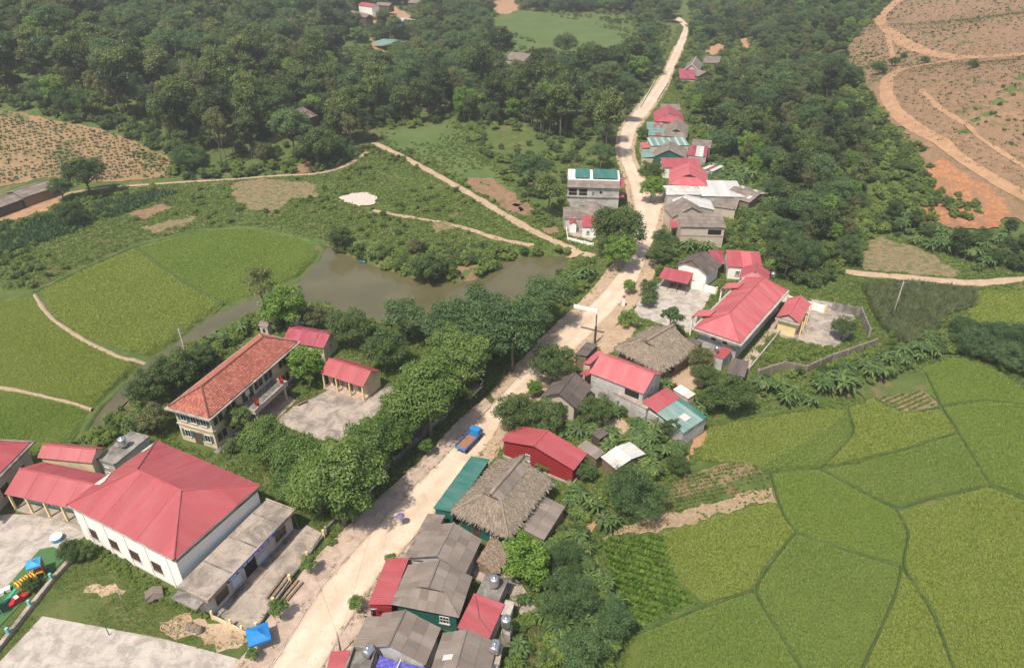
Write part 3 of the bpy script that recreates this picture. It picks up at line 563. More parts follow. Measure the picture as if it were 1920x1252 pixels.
# ------------------------------------------------------------------ buildings
CLEAR = []       # photo boxes that tall plants of the fill must not cover (u0, v0, u1, v1)
class Bld:
    def __init__(s, name, label, cat, A, B, C, he, ov=.5, zg=None, group=None, L=None, W=None, block=True):
        if zg is None: zg = gp(*A)[2] if A[1] < 330 else 0.0
        a, b, c = at(*A, zg + he), at(*B, zg + he), at(*C, zg + he)
        e = (b - a)[:2]; s.L = L or float(np.linalg.norm(e)); e = e / np.linalg.norm(e); n_ = np.array([-e[1], e[0]])
        s.W = W or float((c - b)[:2] @ n_); s.he = he; s.ov = ov; s.zg = zg
        assert s.W > 0.3, (label, s.L, s.W)
        s.root = empty(name, (a[0], a[1], zg), math.atan2(e[1], e[0]), label, cat, group); s.e = e; s.n = n_; s.a = a
        if block:
            q = [a[:2] - e * .4 - n_ * .4, a[:2] + e * (s.L + .4) - n_ * .4, a[:2] + e * (s.L + .4) + n_ * (s.W + .4), a[:2] - e * .4 + n_ * (s.W + .4)]; BLOCK.append([tuple(p) for p in q])
            pr = [proj((p[0], p[1], zg + h)) for p in q for h in (0.6, he + 1)]; CLEAR.append((min(p[0] for p in pr), min(p[1] for p in pr), max(p[0] for p in pr), max(p[1] for p in pr), a[1] + s.W))
    def world(s, x, y, z): p = s.a[:2] + s.e * x + s.n * y; return (p[0], p[1], s.zg + z)
    def local(s, w_): d = np.array(w_[:2]) - s.a[:2]; return float(d @ s.e), float(d @ s.n), w_[2] - s.zg
    # --- roof: one plane cut into sheets
    def face(s, poly, mat, sheet=None, th=.045, name='roof_sheet', lift=.0, parent=None, skip=None, alt=None):
        P = [Vector(p) for p in poly]; nr = Vector((0, 0, 0))
        for i in range(len(P)): nr += (P[i] - P[0]).cross(P[(i + 1) % len(P)] - P[0])
        nr.normalize()
        if nr.z < 0: nr = -nr
        u = Vector((0, 0, 1)).cross(nr); u = Vector((1, 0, 0)) if u.length < 1e-4 else u.normalized(); v = nr.cross(u)
        O = P[0]; q = [((p - O).dot(u), (p - O).dot(v)) for p in P]
        M = Matrix(((u.x, v.x, nr.x, O.x), (u.y, v.y, nr.y, O.y), (u.z, v.z, nr.z, O.z), (0, 0, 0, 1)))
        u0, u1 = min(a for a, _ in q), max(a for a, _ in q); v0, v1 = min(b for _, b in q), max(b for _, b in q)
        if sheet is None: cells = [(u0 - 1, u1 + 1, v0 - 1, v1 + 1, 0)]
        else:
            sw, sl_ = sheet; nu = max(1, round((u1 - u0) / sw)); nv = 1 if not sl_ else max(1, round((v1 - v0) / sl_)); cells = []
            for i in range(nu):
                for j in range(nv): cells.append((u0 + (u1 - u0) * i / nu, u0 + (u1 - u0) * (i + 1) / nu, v0 + (v1 - v0) * j / nv, v0 + (v1 - v0) * (j + 1) / nv, i + j * 3))
        made = []
        for (a0, a1, b0, b1, k) in cells:
            lap = .035 if sheet else 0
            r = clip(clip(clip(clip(q, 0, a0, 1), 0, a1 + lap, -1), 1, b0 - (lap if sheet and sheet[1] else 0), 1), 1, b1, -1)
            if len(r) < 3 or area(r) < .02: continue
            h = lift + (.018 * (k % 3) if sheet else 0) + random.uniform(0, .006); g = G()
            row_tilt = .03 if sheet and sheet[1] else 0
            top = [(x, y, h + th + row_tilt * (b1 - y)) for x, y in r]; bot = [(x, y, h + row_tilt * (b1 - y)) for x, y in r]; n = len(r)
            if area2(r) < 0: top.reverse(); bot.reverse()
            g.add(top + bot, [tuple(range(n)), tuple(reversed(range(n, 2 * n)))] + [(n + i, n + (i + 1) % n, (i + 1) % n, i) for i in range(n)])
            mm = mat
            if alt and random.random() < alt[1]: mm = alt[0]
            made.append(g.build(name, mm, parent or s.root, mtx=M))
        return made
    def cap(s, p, q, mat, r=.14, name='ridge_cap', parent=None):
        p, q = Vector(p), Vector(q); g = G(); d = (q - p); n = max(2, int(d.length / 1.2))
        pts = [p + d * (i / n) + Vector((0, 0, r * .5 + random.uniform(-.015, .015))) for i in range(n + 1)]; g.tube(pts, r, 6); return g.build(name, mat, parent or s.root)
    def wall(s, mat, he=None, poly=None, x0=None, x1=None, y0=None, y1=None, z0=-.6, gable=None, rh=0, f=.5, name='wall'):
        o = s.ov; x0 = o if x0 is None else x0; x1 = s.L - o if x1 is None else x1; y0 = o if y0 is None else y0; y1 = s.W - o if y1 is None else y1; h = s.he - .12 if he is None else he
        s.wx = (x0, x1, y0, y1); g = G()
        if gable == 'x':     # ridge along x
            ym = s.W * f; zr = s.he + rh; k0 = s.he + rh * (y0 / ym) - .12; k1 = s.he + rh * ((s.W - y1) / (s.W - ym)) - .12
            g.prism([(x0, y0, z0), (x0, y1, z0), (x0, y1, k1), (x0, ym, zr - .12), (x0, y0, k0)], (x1 - x0, 0, 0))
        elif gable == 'y':
            xm = s.L * f; zr = s.he + rh; k0 = s.he + rh * (x0 / xm) - .12; k1 = s.he + rh * ((s.L - x1) / (s.L - xm)) - .12
            g.prism([(x0, y0, z0), (x1, y0, z0), (x1, y0, k1), (xm, y0, zr - .12), (x0, y0, k0)], (0, y1 - y0, 0))
        else: g.box(x0, x1, y0, y1, z0, h)
        o_ = g.build(name, mat, s.root); bm = bmesh.new(); bm.from_mesh(o_.data); bmesh.ops.recalc_face_normals(bm, faces=bm.faces); bm.to_mesh(o_.data); bm.free(); return o_
    def side_m(s, side, t, z, out=0.0):
        x0, x1, y0, y1 = s.wx
        if side == 'S': return Matrix.Translation((x0 + (x1 - x0) * t, y0 - out, z))
        if side == 'N': return Matrix.Translation((x1 - (x1 - x0) * t, y1 + out, z)) @ Matrix.Rotation(math.pi, 4, 'Z')
        if side == 'E': return Matrix.Translation((x1 + out, y0 + (y1 - y0) * t, z)) @ Matrix.Rotation(math.pi / 2, 4, 'Z')
        return Matrix.Translation((x0 - out, y1 - (y1 - y0) * t, z)) @ Matrix.Rotation(-math.pi / 2, 4, 'Z')
    def win(s, side, t, z, w_, h, frame='frame_white', pane='glass_dark', nb=2, mb=1, sill=True, name='window', shutter=None):
        """window: frame and bars stand proud of the wall, dark pane behind, sill below"""
        M = s.side_m(side, t, z); g = G(); b = .07
        for (x0, x1, z0, z1) in ((-w_ / 2, w_ / 2, h - b, h), (-w_ / 2, w_ / 2, 0, b), (-w_ / 2, -w_ / 2 + b, b, h - b), (w_ / 2 - b, w_ / 2, b, h - b)): g.box(x0, x1, -.07, .01, z0, z1)
        for i in range(nb): x = -w_ / 2 + w_ * (i + 1) / (nb + 1); g.box(x - .025, x + .025, -.055, .01, b, h - b)
        for i in range(mb): zz = h * (i + 1) / (mb + 1); g.box(-w_ / 2 + b, w_ / 2 - b, -.05, .01, zz - .025, zz + .025)
        o = g.build(name, frame, s.root, mtx=M)
        G().box(-w_ / 2 + b * .5, w_ / 2 - b * .5, -.02, .02, b * .5, h - b * .5).build('pane', pane, o)
        if sill: G().box(-w_ / 2 - .1, w_ / 2 + .1, -.16, .0, -.1, -.005).build('sill', 'concrete_white', o)
        if shutter:
            for sg in (-1, 1): G().box(sg * (w_ / 2 + .02), sg * (w_ / 2 + .55), -.06, -.01, .02, h - .02).build('shutter', shutter, o)
        return o
    def door(s, side, t, w_, h, mat='wood', z=.05, frame='frame_brown'):
        M = s.side_m(side, t, z); g = G(); g.box(-w_ / 2 - .08, -w_ / 2, -.08, .02, 0, h + .08); g.box(w_ / 2, w_ / 2 + .08, -.08, .02, 0, h + .08); g.box(-w_ / 2, w_ / 2, -.08, .02, h, h + .08)
        o = g.build('door', frame, s.root, mtx=M); G().box(-w_ / 2, w_ / 2, -.035, .02, 0, h).build('door_leaf', mat, o); G().box(w_ * .32, w_ * .38, -.09, -.03, h * .45, h * .52).build('handle', 'steel', o); return o
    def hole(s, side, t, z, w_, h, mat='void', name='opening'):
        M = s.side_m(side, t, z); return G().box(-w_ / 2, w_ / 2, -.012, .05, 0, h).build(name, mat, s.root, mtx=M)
    def post(s, x, y, h, r=.07, mat='wood', z0=-.3, name='post', sq=False):
        g = G(); (g.box(x - r, x + r, y - r, y + r, z0, h) if sq else g.tube([(x, y, z0), (x, y, h)], r, 8)); return g.build(name, mat, s.root)
    def box(s, name, mat, x0, x1, y0, y1, z0, z1, parent=None): return G().box(x0, x1, y0, y1, z0, z1).build(name, mat, parent or s.root)
def clip(poly, ax, val, sg):
    o = []; n = len(poly)
    for i in range(n):
        a, b = poly[i], poly[(i + 1) % n]; da, db = sg * (a[ax] - val), sg * (b[ax] - val)
        if da >= 0: o.append(a)
        if (da >= 0) != (db >= 0): t = da / (da - db); o.append((a[0] + (b[0] - a[0]) * t, a[1] + (b[1] - a[1]) * t))
    return o
def area2(p): return .5 * sum(p[i][0] * p[(i + 1) % len(p)][1] - p[(i + 1) % len(p)][0] * p[i][1] for i in range(len(p)))
def area(p): return abs(area2(p))
def gable_x(b, rh, mat, sheet, f=.5, capm=None, he2=None, alt=None):
    L, W, h, r = b.L, b.W, b.he, b.he + rh; ym = W * f; h2 = h if he2 is None else he2
    b.face([(0, 0, h), (L, 0, h), (L, ym, r), (0, ym, r)], mat, sheet, alt=alt); b.face([(L, W, h2), (0, W, h2), (0, ym, r), (L, ym, r)], mat, sheet, alt=alt); b.cap((0, ym, r), (L, ym, r), capm or mat)
def gable_y(b, rh, mat, sheet, f=.5, capm=None, alt=None):
    L, W, h, r = b.L, b.W, b.he, b.he + rh; xm = L * f
    b.face([(0, W, h), (0, 0, h), (xm, 0, r), (xm, W, r)], mat, sheet, alt=alt); b.face([(L, 0, h), (L, W, h), (xm, W, r), (xm, 0, r)], mat, sheet, alt=alt); b.cap((xm, 0, r), (xm, W, r), capm or mat)
def hip_x(b, rh, i0, i1, mat, sheet, capm=None, alt=None, name='roof_sheet'):
    L, W, h, r = b.L, b.W, b.he, b.he + rh; m = W / 2; k = dict(alt=alt, name=name)
    b.face([(0, 0, h), (L, 0, h), (L - i1, m, r), (i0, m, r)], mat, sheet, **k); b.face([(L, W, h), (0, W, h), (i0, m, r), (L - i1, m, r)], mat, sheet, **k)
    b.face([(0, W, h), (0, 0, h), (i0, m, r)], mat, sheet, **k); b.face([(L, 0, h), (L, W, h), (L - i1, m, r)], mat, sheet, **k)
    for p, q in (((i0, m, r), (L - i1, m, r)), ((0, 0, h), (i0, m, r)), ((0, W, h), (i0, m, r)), ((L, 0, h), (L - i1, m, r)), ((L, W, h), (L - i1, m, r))): b.cap(p, q, capm or mat)
def dutch_y(b, rh, mat, sheet, k=.55, s0=None, s1=None, capm=None, board='plaster_white', ends=(1, 1), over=.5):
    """half-hipped roof with a small gable above each skirt; ridge along y"""
    L, W, h, r = b.L, b.W, b.he, b.he + rh; hw = L / 2; s0 = k * hw if s0 is None else s0; s1 = k * hw if s1 is None else s1; z = h + k * rh
    e0 = [(0, 0, h), (k * hw, s0, z), (hw, s0 - over, r)] if ends[0] else [(0, 0, h), (hw, 0, r)]
    e1 = [(hw, W - s1 + over, r), (k * hw, W - s1, z), (0, W, h)] if ends[1] else [(hw, W, r), (0, W, h)]
    b.face([(0, W, h)] + e0 + e1[:-1], mat, sheet); b.face([(L - x, y, zz) for x, y, zz in ([(0, W, h)] + e0 + e1[:-1])], mat, sheet)
    if ends[0]:
        b.face([(0, 0, h), (L, 0, h), (L - k * hw, s0, z), (k * hw, s0, z)], mat, sheet)
        G().prism([(k * hw, s0 + .12, z - .02), (L - k * hw, s0 + .12, z - .02), (hw, s0 + .12, r - .08)], (0, .08, 0)).build('gable_board', board, b.root)
    if ends[1]:
        b.face([(L, W, h), (0, W, h), (k * hw, W - s1, z), (L - k * hw, W - s1, z)], mat, sheet)
        G().prism([(k * hw, W - s1 - .2, z - .02), (L - k * hw, W - s1 - .2, z - .02), (hw, W - s1 - .2, r - .08)], (0, .08, 0)).build('gable_board', board, b.root)
    b.cap((hw, e0[-1][1], r), (hw, e1[0][1], r), capm or mat)
    if ends[0]:
        for x in (0, L): b.cap((x, 0, h), (k * hw if x == 0 else L - k * hw, s0, z), capm or mat, .1)
def shed_y(b, h2, mat, sheet, alt=None):
    return b.face([(0, 0, b.he), (b.L, 0, b.he), (b.L, b.W, h2), (0, b.W, h2)], mat, sheet, alt=alt)
def shed_x(b, h2, mat, sheet, alt=None):
    return b.face([(0, 0, b.he), (b.L, 0, h2), (b.L, b.W, h2), (0, b.W, b.he)], mat, sheet, alt=alt)
def thatch_face(b, poly, mat, th=.35, n=900, name='thatch_layer'):
    """thick thatch: lumpy slab with loose straw lying down the slope"""
    P = [Vector(p) for p in poly]; nr = Vector((0, 0, 0))
    for i in range(len(P)): nr += (P[i] - P[0]).cross(P[(i + 1) % len(P)] - P[0])
    nr.normalize(); nr = -nr if nr.z < 0 else nr
    u = Vector((0, 0, 1)).cross(nr).normalized(); v = nr.cross(u); O = P[0]
    M = Matrix(((u.x, v.x, nr.x, O.x), (u.y, v.y, nr.y, O.y), (u.z, v.z, nr.z, O.z), (0, 0, 0, 1)))
    q = [((p - O).dot(u), (p - O).dot(v)) for p in P]; dens = []
    for i in range(len(q)):
        a, c = q[i], q[(i + 1) % len(q)]; m = max(1, int(math.hypot(c[0] - a[0], c[1] - a[1]) / .45))
        for k in range(m): dens.append((a[0] + (c[0] - a[0]) * k / m + random.uniform(-.05, .05), a[1] + (c[1] - a[1]) * k / m + random.uniform(-.09, .05)))
    A = np.array(dens); g0, g1 = np.meshgrid(np.arange(A[:, 0].min(), A[:, 0].max(), .45), np.arange(A[:, 1].min(), A[:, 1].max(), .45)); g0, g1 = g0.ravel(), g1.ravel(); kk = sdp(g0, g1, dens) > .25
    pts = [Vector(p) for p in dens] + [Vector((x, y)) for x, y in zip(g0[kk], g1[kk])]
    vs_, _, fs_, *_ = delaunay_2d_cdt(pts, [], [list(range(len(dens)))], 1, 1e-4); nb = len(vs_)
    vv = [(p.x, p.y, th + random.uniform(-.06, .06) + .04 * math.sin(p.x * 2.1) * math.sin(p.y * 1.7)) for p in vs_]; ff = [tuple(f) for f in fs_]
    e = len(dens); base = len(vv); vv += [(x, y, -.02) for x, y in dens]
    ff += [(i, base + i, base + (i + 1) % e, (i + 1) % e) for i in range(e)]
    o = mk(name, vv, ff, mat, b.root, True, M); bm = bmesh.new(); bm.from_mesh(o.data); bmesh.ops.recalc_face_normals(bm, faces=bm.faces); bm.to_mesh(o.data); bm.free()
    lo, hi = A.min(0), A.max(0); X0 = RNG.uniform(lo[0], hi[0], n * 2); Y0 = RNG.uniform(lo[1], hi[1], n * 2); k = sdp(X0, Y0, dens) > -.05; X0, Y0 = X0[k][:n], Y0[k][:n]; sv, sf, tint = [], [], []
    for x, y in zip(X0, Y0):
        l = random.uniform(.25, .6); wd = random.uniform(.02, .05); a = random.gauss(0, .25); dx, dy = math.sin(a) * l, -math.cos(a) * l; z = th + .02
        i = len(sv); sv += [(x - wd, y, z), (x + wd, y, z), (x + dx + wd, y + dy, z + random.uniform(.0, .09)), (x + dx - wd, y + dy, z + random.uniform(.0, .09))]; sf.append((i, i + 1, i + 2, i + 3)); tint += [random.random()] * 4
    s_ = mk('straw', sv, sf, 'straw', o); at_ = s_.data.attributes.new('tint', 'FLOAT', 'POINT'); at_.data.foreach_set('value', tint); s_['kind'] = 'stuff'
    return o
def thatch_dutch(b, rh, mat, k=.6, s0=None, s1=None, n=900, over=.6, mat2=None):
    L, W, h, r = b.L, b.W, b.he, b.he + rh; hw = L / 2; s0 = k * hw if s0 is None else s0; s1 = k * hw if s1 is None else s1; z = h + k * rh
    for sx in (0, 1):
        fx = (lambda x: x) if not sx else (lambda x: L - x)
        thatch_face(b, [(fx(0), W, h), (fx(0), 0, h), (fx(k * hw), s0, z), (fx(hw), s0 - over, r), (fx(hw), W - s1 + over, r), (fx(k * hw), W - s1, z)], mat2 if (sx and mat2) else mat, n=n)
    thatch_face(b, [(0, 0, h), (L, 0, h), (L - k * hw, s0, z), (k * hw, s0, z)], mat, n=n // 2); thatch_face(b, [(L, W, h), (0, W, h), (k * hw, W - s1, z), (L - k * hw, W - s1, z)], mat, n=n // 2)
    g = G(); pts = [(hw, y, r + .38 + random.uniform(-.05, .05)) for y in np.linspace(s0 - over, W - s1 + over, 9)]; g.tube(pts, .3, 8); g.build('ridge_roll', mat, b.root, True)
    for (p, q) in (((0, 0, h), (k * hw, s0, z)), ((L, 0, h), (L - k * hw, s0, z))):
        pa, qa = Vector(p), Vector(q); g = G(); g.tube([tuple(pa.lerp(qa, t) + Vector((0, 0, .36 + random.uniform(-.05, .05)))) for t in np.linspace(0, 1, 7)], .2, 7); g.build('hip_roll', mat, b.root, True)
    for y, in ((s0 + .25,), (W - s1 - .35,)): G().prism([(k * hw, y, z - .02), (L - k * hw, y, z - .02), (hw, y, r - .05)], (0, .1, 0)).build('gable_board', 'wood_dark', b.root)
def tank(loc, label, horiz=False, s=1.0, stand=0.0, rz=0.0):
    root = empty('water_tank', loc, rz, label, 'water tank', 'stainless steel water tanks'); r = .55 * s; h = 1.3 * s; g = G()
    prof = [(.12, 0), (r * .8, .04), (r, .16)] + [(r * (1.0 if i % 2 else .965), .16 + (h - .32) * i / 7) for i in range(1, 7)] + [(r, h - .16), (r * .8, h - .04), (.2, h)]
    if horiz:
        g.lathe(prof, 18); M = Matrix.Translation((-h / 2, 0, r + .35 + stand)) @ Matrix.Rotation(math.pi / 2, 4, 'Y'); g.build('tank_body', 'steel', root, True, M); G().lathe([(.2, 0), (.2, .1), (.05, .14)], 12, (0, 0, 2 * r + .34 + stand)).build('lid', 'steel', root, True)
    else: g.lathe(prof, 18, (0, 0, .35 + stand)); g.build('tank_body', 'steel', root, True); G().lathe([(.22, 0), (.22, .1), (.06, .15)], 12, (0, 0, .34 + stand + h)).build('lid', 'steel', root, True)
    for sx in (-1, 1):
        for sy in (-1, 1): G().tube([(sx * r * .75, sy * r * .75, 0), (sx * r * .62, sy * r * .62, .45 + stand)], .03, 6).build('leg', 'iron', root)
    g = G(); g.tube([(math.cos(t) * r * .75, math.sin(t) * r * .75, .33 + stand) for t in np.linspace(0, 2 * math.pi, 17)], .03, 6, False); g.build('ring', 'iron', root)
    return root
FS = (1.05, 1.5)     # fibre-cement sheet
def fix(b):  # nothing hidden: returns builder for chaining
    return b
# ---- 1 white hall with pink-red hip roof
b = Bld('assembly_hall', 'white assembly hall with large red hipped metal roof', 'hall', (124, 946), (326, 1050), (481, 906), 6.6, .35)
hip_x(b, 2.5, 5.6, 6.0, 'metal_red', (2.2, None), alt=None)
b.wall('plaster_white', 6.45)
L, W = b.L, b.W
for i, t in enumerate((.13, .345, .555, .765)): b.win('S', t, 1.5, 1.7, 1.7, 'frame_brown', nb=3, mb=2, sill=True)
for t in (.1, .3, .5, .7, .9): G().box(-.12, .12, -.1, .02, -.5, 6.3).build('pilaster', 'plaster_white', b.root, mtx=b.side_m('S', t, 0))
for sd_, ln in (('S', L), ('E', W), ('N', L), ('W', W)): G().box(-ln / 2 - .1, ln / 2 + .1, -.42, .0, 0, .22).build('gutter', 'concrete_white', b.root, mtx=b.side_m(sd_, .5, 6.36))
G().box(-W / 2 + .4, W / 2 - .4, -.06, .02, 0, .28).build('vent_strip', 'concrete_dark', b.root, mtx=b.side_m('E', .5, 5.6))
def on_plane(b, u0, u1, v0, v1, poly, mat, name, lift=.09):
    """flat sheet lying on a roof plane; u along the eave, v up the slope as fractions of edge p0-p1 and p0-p3"""
    p0, p1, p3 = (Vector(poly[0]), Vector(poly[1]), Vector(poly[2])); nr = (p1 - p0).cross(p3 - p0).normalized(); nr = -nr if nr.z < 0 else nr
    q = [p0 + (p1 - p0) * a + (p3 - p0) * c + nr * lift for a, c in ((u0, v0), (u1, v0), (u1, v1), (u0, v1))]; g = G(); g.prism([tuple(x) for x in q], tuple(nr * .03)); return g.build(name, mat, b.root)
m_ = W / 2; eaveW = [(0, W, 6.6), (0, 0, 6.6)]
for f0, f1, h0, h1 in ((.03, .20, .03, .17), (.52, .72, .02, .30)):      # two bleached translucent sheets near the north-west eave
    yy0, yy1 = W * (1 - f0), W * (1 - f1); zz = lambda k: 6.6 + 2.5 * k; xx = lambda k: 5.6 * k
    G().prism([(xx(h0), W * (1 - f0 - .5 * h0), zz(h0) + .14), (xx(h0), W * (1 - f1 + .0), zz(h0) + .14), (xx(h1), W * (1 - f1), zz(h1) + .14), (xx(h1), W * (1 - f0 - .5 * h1), zz(h1) + .14)], (0, 0, .03)).build('skylight_sheet', 'metal_white', b.root)
# ---- 2 flat annex with blue sign
b = Bld('hall_annex', 'flat concrete roofed front annex of the white hall with blue sign band', 'annex', (387, 1125), (550, 956), (507, 928), 3.7, .35)
L, W = b.L, b.W
b.wall('plaster_grey', 3.5); b.box('roof_slab', 'concrete', -.1, L + .1, -.35, W, 3.52, 3.72)
for x0, x1, y0, y1 in ((-.1, L + .1, -.35, -.15), (-.1, .1, -.15, W), (L - .1, L + .1, -.15, W)): b.box('parapet', 'concrete', x0, x1, y0, y1, 3.72, 3.98)
for x in (L * .27, L * .55, L * .83): b.box('roof_rib', 'concrete_dark', x - .09, x + .09, -.14, W - .2, 3.72, 3.84)
b.box('side_canopy', 'concrete_dark', -1.3, -.12, .4, W - .3, 3.1, 3.35)
for t in (.13, .84): b.win('S', t, 1.0, 2.0, 1.5, 'frame_brown', nb=3, mb=1); 
for t, ww in ((.13, 2.5), (.84, 2.5)):
    g = G(); M = b.side_m('S', t, .8)
    for x0, x1, z0, z1 in ((-ww / 2, ww / 2, 1.85, 2.0), (-ww / 2, ww / 2, -.05, .08), (-ww / 2, -ww / 2 + .14, .08, 1.85), (ww / 2 - .14, ww / 2, .08, 1.85)): g.box(x0, x1, -.1, .02, z0, z1)
    g.build('window_surround', 'plaster_tan', b.root, mtx=M)
b.hole('S', .46, .1, 2.0, 2.7)
for t, z, w_, h, m in ((.30, .9, 1.5, 1.5, 'panel_blue'), (.60, 1.9, 1.8, .9, 'panel_pink'), (.60, .6, 1.8, 1.1, 'panel_blue')): G().box(-w_ / 2, w_ / 2, -.05, .02, 0, h).build('notice_board', m, b.root, mtx=b.side_m('S', t, z))
sg = G().box(-L * .29, L * .29, -.12, .0, 0, .42).build('sign_band', 'paint_navy', b.root, mtx=Matrix.Translation((L * .48, -.36, 3.45)))
xx = -L * .27
for wlen in (1.25, .8, .62, .95, .72, .55, 1.0, .7):
    G().box(xx, xx + wlen * .92, -.135, -.1, .1, .32).build('sign_word', 'panel_blue', sg); xx += wlen + .16
for k in range(3): b.box('step', 'brickpave', L * .38, L * .54, -.5 - .35 * k, -.15 - .35 * k if k else .3, -.1, .42 - .13 * k)
b.box('plinth', 'concrete_dark', .2, L - .2, -.35, .34, -.3, .28)
# ---- 3 kindergarten wing with veranda
b = Bld('kindergarten_wing', 'kindergarten wing with red metal roof and cream veranda columns', 'school building', (8, 926), (150, 957), (208, 892), 3.3, .3)
gable_x(b, 1.7, 'metal_red', (1.1, None), .5); L, W = b.L, b.W
b.wall('plaster_cream', 3.2, y0=1.9, gable=None); b.box('veranda_floor', 'concrete', 0, L, .1, 1.9, -.4, .18)
for i in range(5): b.post(.3 + (L - .8) * i / 4, .3, 3.3, .13, 'plaster_yellow', sq=True, name='column')
for t in (.12, .5, .88): b.win('S', t, .9, 1.5, 1.4, 'shutter_green', nb=1, mb=0)
for t in (.31, .69): b.door('S', t, 1.1, 2.2, 'shutter_green')
b.box('dado', 'paint_turquoise', .3, L - .3, 1.86, 1.9, .18, .85)
b = Bld('kindergarten_back_wing', 'small red roofed wing behind the kindergarten veranda building', 'school building', (70, 858), (172, 868), (186, 838), 3.6, .3)
gable_x(b, 1.1, 'metal_red', (1.1, None), .5); b.wall('plaster_cream', gable='x', rh=1.1)
b = Bld('corner_classroom', 'red hipped classroom roof cut by the left edge with grey gutter', 'school building', (-62, 950), (57, 829), (-55, 812), 5.2, .5)
hip_x(b, 2.0, 3.5, 3.5, 'metal_red', (1.6, None)); b.wall('plaster_tan', 5.0); b.box('gutter', 'concrete_dark', -.35, b.L + .35, -.45, 0, 4.9, 5.12); b.box('gutter', 'concrete_dark', b.L, b.L + .45, 0, b.W, 4.9, 5.12)
for t in (.2, .5, .8): b.win('S', t, 1.2, 1.5, 1.6, 'frame_brown', nb=1)
b = Bld('pump_house', 'low flat grey concrete roof carrying a steel water tank', 'outbuilding', (177, 861), (213, 872), (280, 817), 3.0, .15)
b.wall('plaster_grey', 2.8); b.box('roof_slab', 'concrete_dark', 0, b.L, 0, b.W, 2.82, 3.02); b.box('parapet', 'concrete_dark', 0, b.L, 0, .18, 3.02, 3.22); b.win('S', .5, 1.0, .9, .9)
p = at(233, 838, 3.05); tank((p[0], p[1], 3.02), 'steel tank standing on the flat roof behind the white hall', False, 1.15)
# ---- 7 two-storey school
b = Bld('school', 'two storey cream school with terracotta tiled hip roof and flagged balcony', 'school building', (488, 624), (310, 764), (388, 790), 6.7, .75)
L, W = b.L, b.W; b.wall('plaster_cream', 6.2)
rh = 2.3; i0 = 4.0
def tile_roof(b, polys, mat):
    v, f, tn = [], [], []
    for poly in polys:
        P = [Vector(p) for p in poly]; nr = (P[1] - P[0]).cross(P[2] - P[0]).normalized(); nr = -nr if nr.z < 0 else nr; u = Vector((0, 0, 1)).cross(nr).normalized(); vv = nr.cross(u); O = P[0]
        q = [((p - O).dot(u), (p - O).dot(vv)) for p in P]; A = np.array(q); k = 0; ys = np.arange(A[:, 1].min(), A[:, 1].max(), .36)
        for j, y in enumerate(ys):
            xs = np.arange(A[:, 0].min() + (.15 if j % 2 else 0), A[:, 0].max(), .30)
            ins = sdp(xs + .13, np.full(len(xs), y + .15), q) > -.02
            for x in xs[ins]:
                t = random.random(); jz = random.uniform(0, .02); i = len(v)
                for a, c, h in ((x, y - .05, .10 + jz), (x + .145, y - .05, .15 + jz), (x + .29, y - .05, .10 + jz), (x, y + .36, .05), (x + .145, y + .36, .09), (x + .29, y + .36, .05)): w_ = O + u * a + vv * c + nr * h; v.append(tuple(w_))
                f += [(i, i + 1, i + 4, i + 3), (i + 1, i + 2, i + 5, i + 4)]; w0 = O + u * x + vv * (y - .05); w1 = O + u * (x + .29) + vv * (y - .05); v += [tuple(w0), tuple(w1)]; f.append((i + 6, i + 7, i + 2, i + 1, i)); tn += [t] * 8
    o = mk('roof_tiles', v, f, mat, b.root); a = o.data.attributes.new('tint', 'FLOAT', 'POINT'); a.data.foreach_set('value', tn); o['kind'] = 'stuff'
k = N('clay_tiles'); a_ = k.n('Attribute'); a_.attribute_name = 'tint'; nn = k.noise(.35, 6, k.co('Object'), .65, .5)
cl = k.ramp(a_.outputs['Fac'], [(0, (.25, .08, .056)), (.5, (.34, .115, .08)), (1, (.44, .17, .122))]); cl = k.mix(k.ramp(nn, [(.5, 0.0), (.72, .55)]), cl, (.24, .08, .055)); k.bsdf(cl, .85, 0, .2)
h = 6.7; r = h + rh; m_ = W / 2; RP = [[(.3, .3, h), (L - .3, .3, h), (L - i0, m_, r), (i0, m_, r)], [(L - .3, W - .3, h), (.3, W - .3, h), (i0, m_, r), (L - i0, m_, r)], [(.3, W - .3, h), (.3, .3, h), (i0, m_, r)], [(L - .3, .3, h), (L - .3, W - .3, h), (L - i0, m_, r)]]
for poly in RP: b.face(poly, 'ridge_dark', None, .02, 'roof_deck')
tile_roof(b, RP, 'clay_tiles')
for p, q in (((i0, m_, r), (L - i0, m_, r)), ((.3, .3, h), (i0, m_, r)), ((.3, W - .3, h), (i0, m_, r)), ((L - .3, .3, h), (L - i0, m_, r)), ((L - .3, W - .3, h), (L - i0, m_, r))): b.cap((p[0], p[1], p[2] + .1), (q[0], q[1], q[2] + .1), 'ridge_dark', .13)
g = G(); g.box(-.15, L + .15, -.15, .55, 6.35, 6.6); g.box(-.15, L + .15, W - .55, W + .15, 6.35, 6.6); g.box(-.15, .55, .55, W - .55, 6.35, 6.6); g.box(L - .55, L + .15, .55, W - .55, 6.35, 6.6); g.build('cornice', 'concrete', b.root)
g = G(); g.box(.6, L - .6, W - .78, W - .6, 3.25, 3.5); g.box(L - .78, L - .6, .6, W - .6, 3.25, 3.5); g.build('string_course', 'plaster_tan', b.root)
for z in (1.0, 4.2):
    for t in (.045, .095, .19, .24) + ((.50, .55, .62, .67) if z > 3 else ()) + (.80, .85, .92, .965): b.win('N', t, z, .85, 1.55, 'frame_brown', nb=0, mb=0, sill=False)
    for t in (.22, .5, .78):
        if z < 3 and t == .5: b.door('E', .5, 1.3, 2.3, 'wood_dark')
        else: b.win('E', t, z, 1.15, 1.45, 'frame_white', nb=1, mb=0, shutter='shutter_green')
for t in (.36, .43): b.door('N', t, 1.0, 2.3, 'wood_dark', z=3.65)
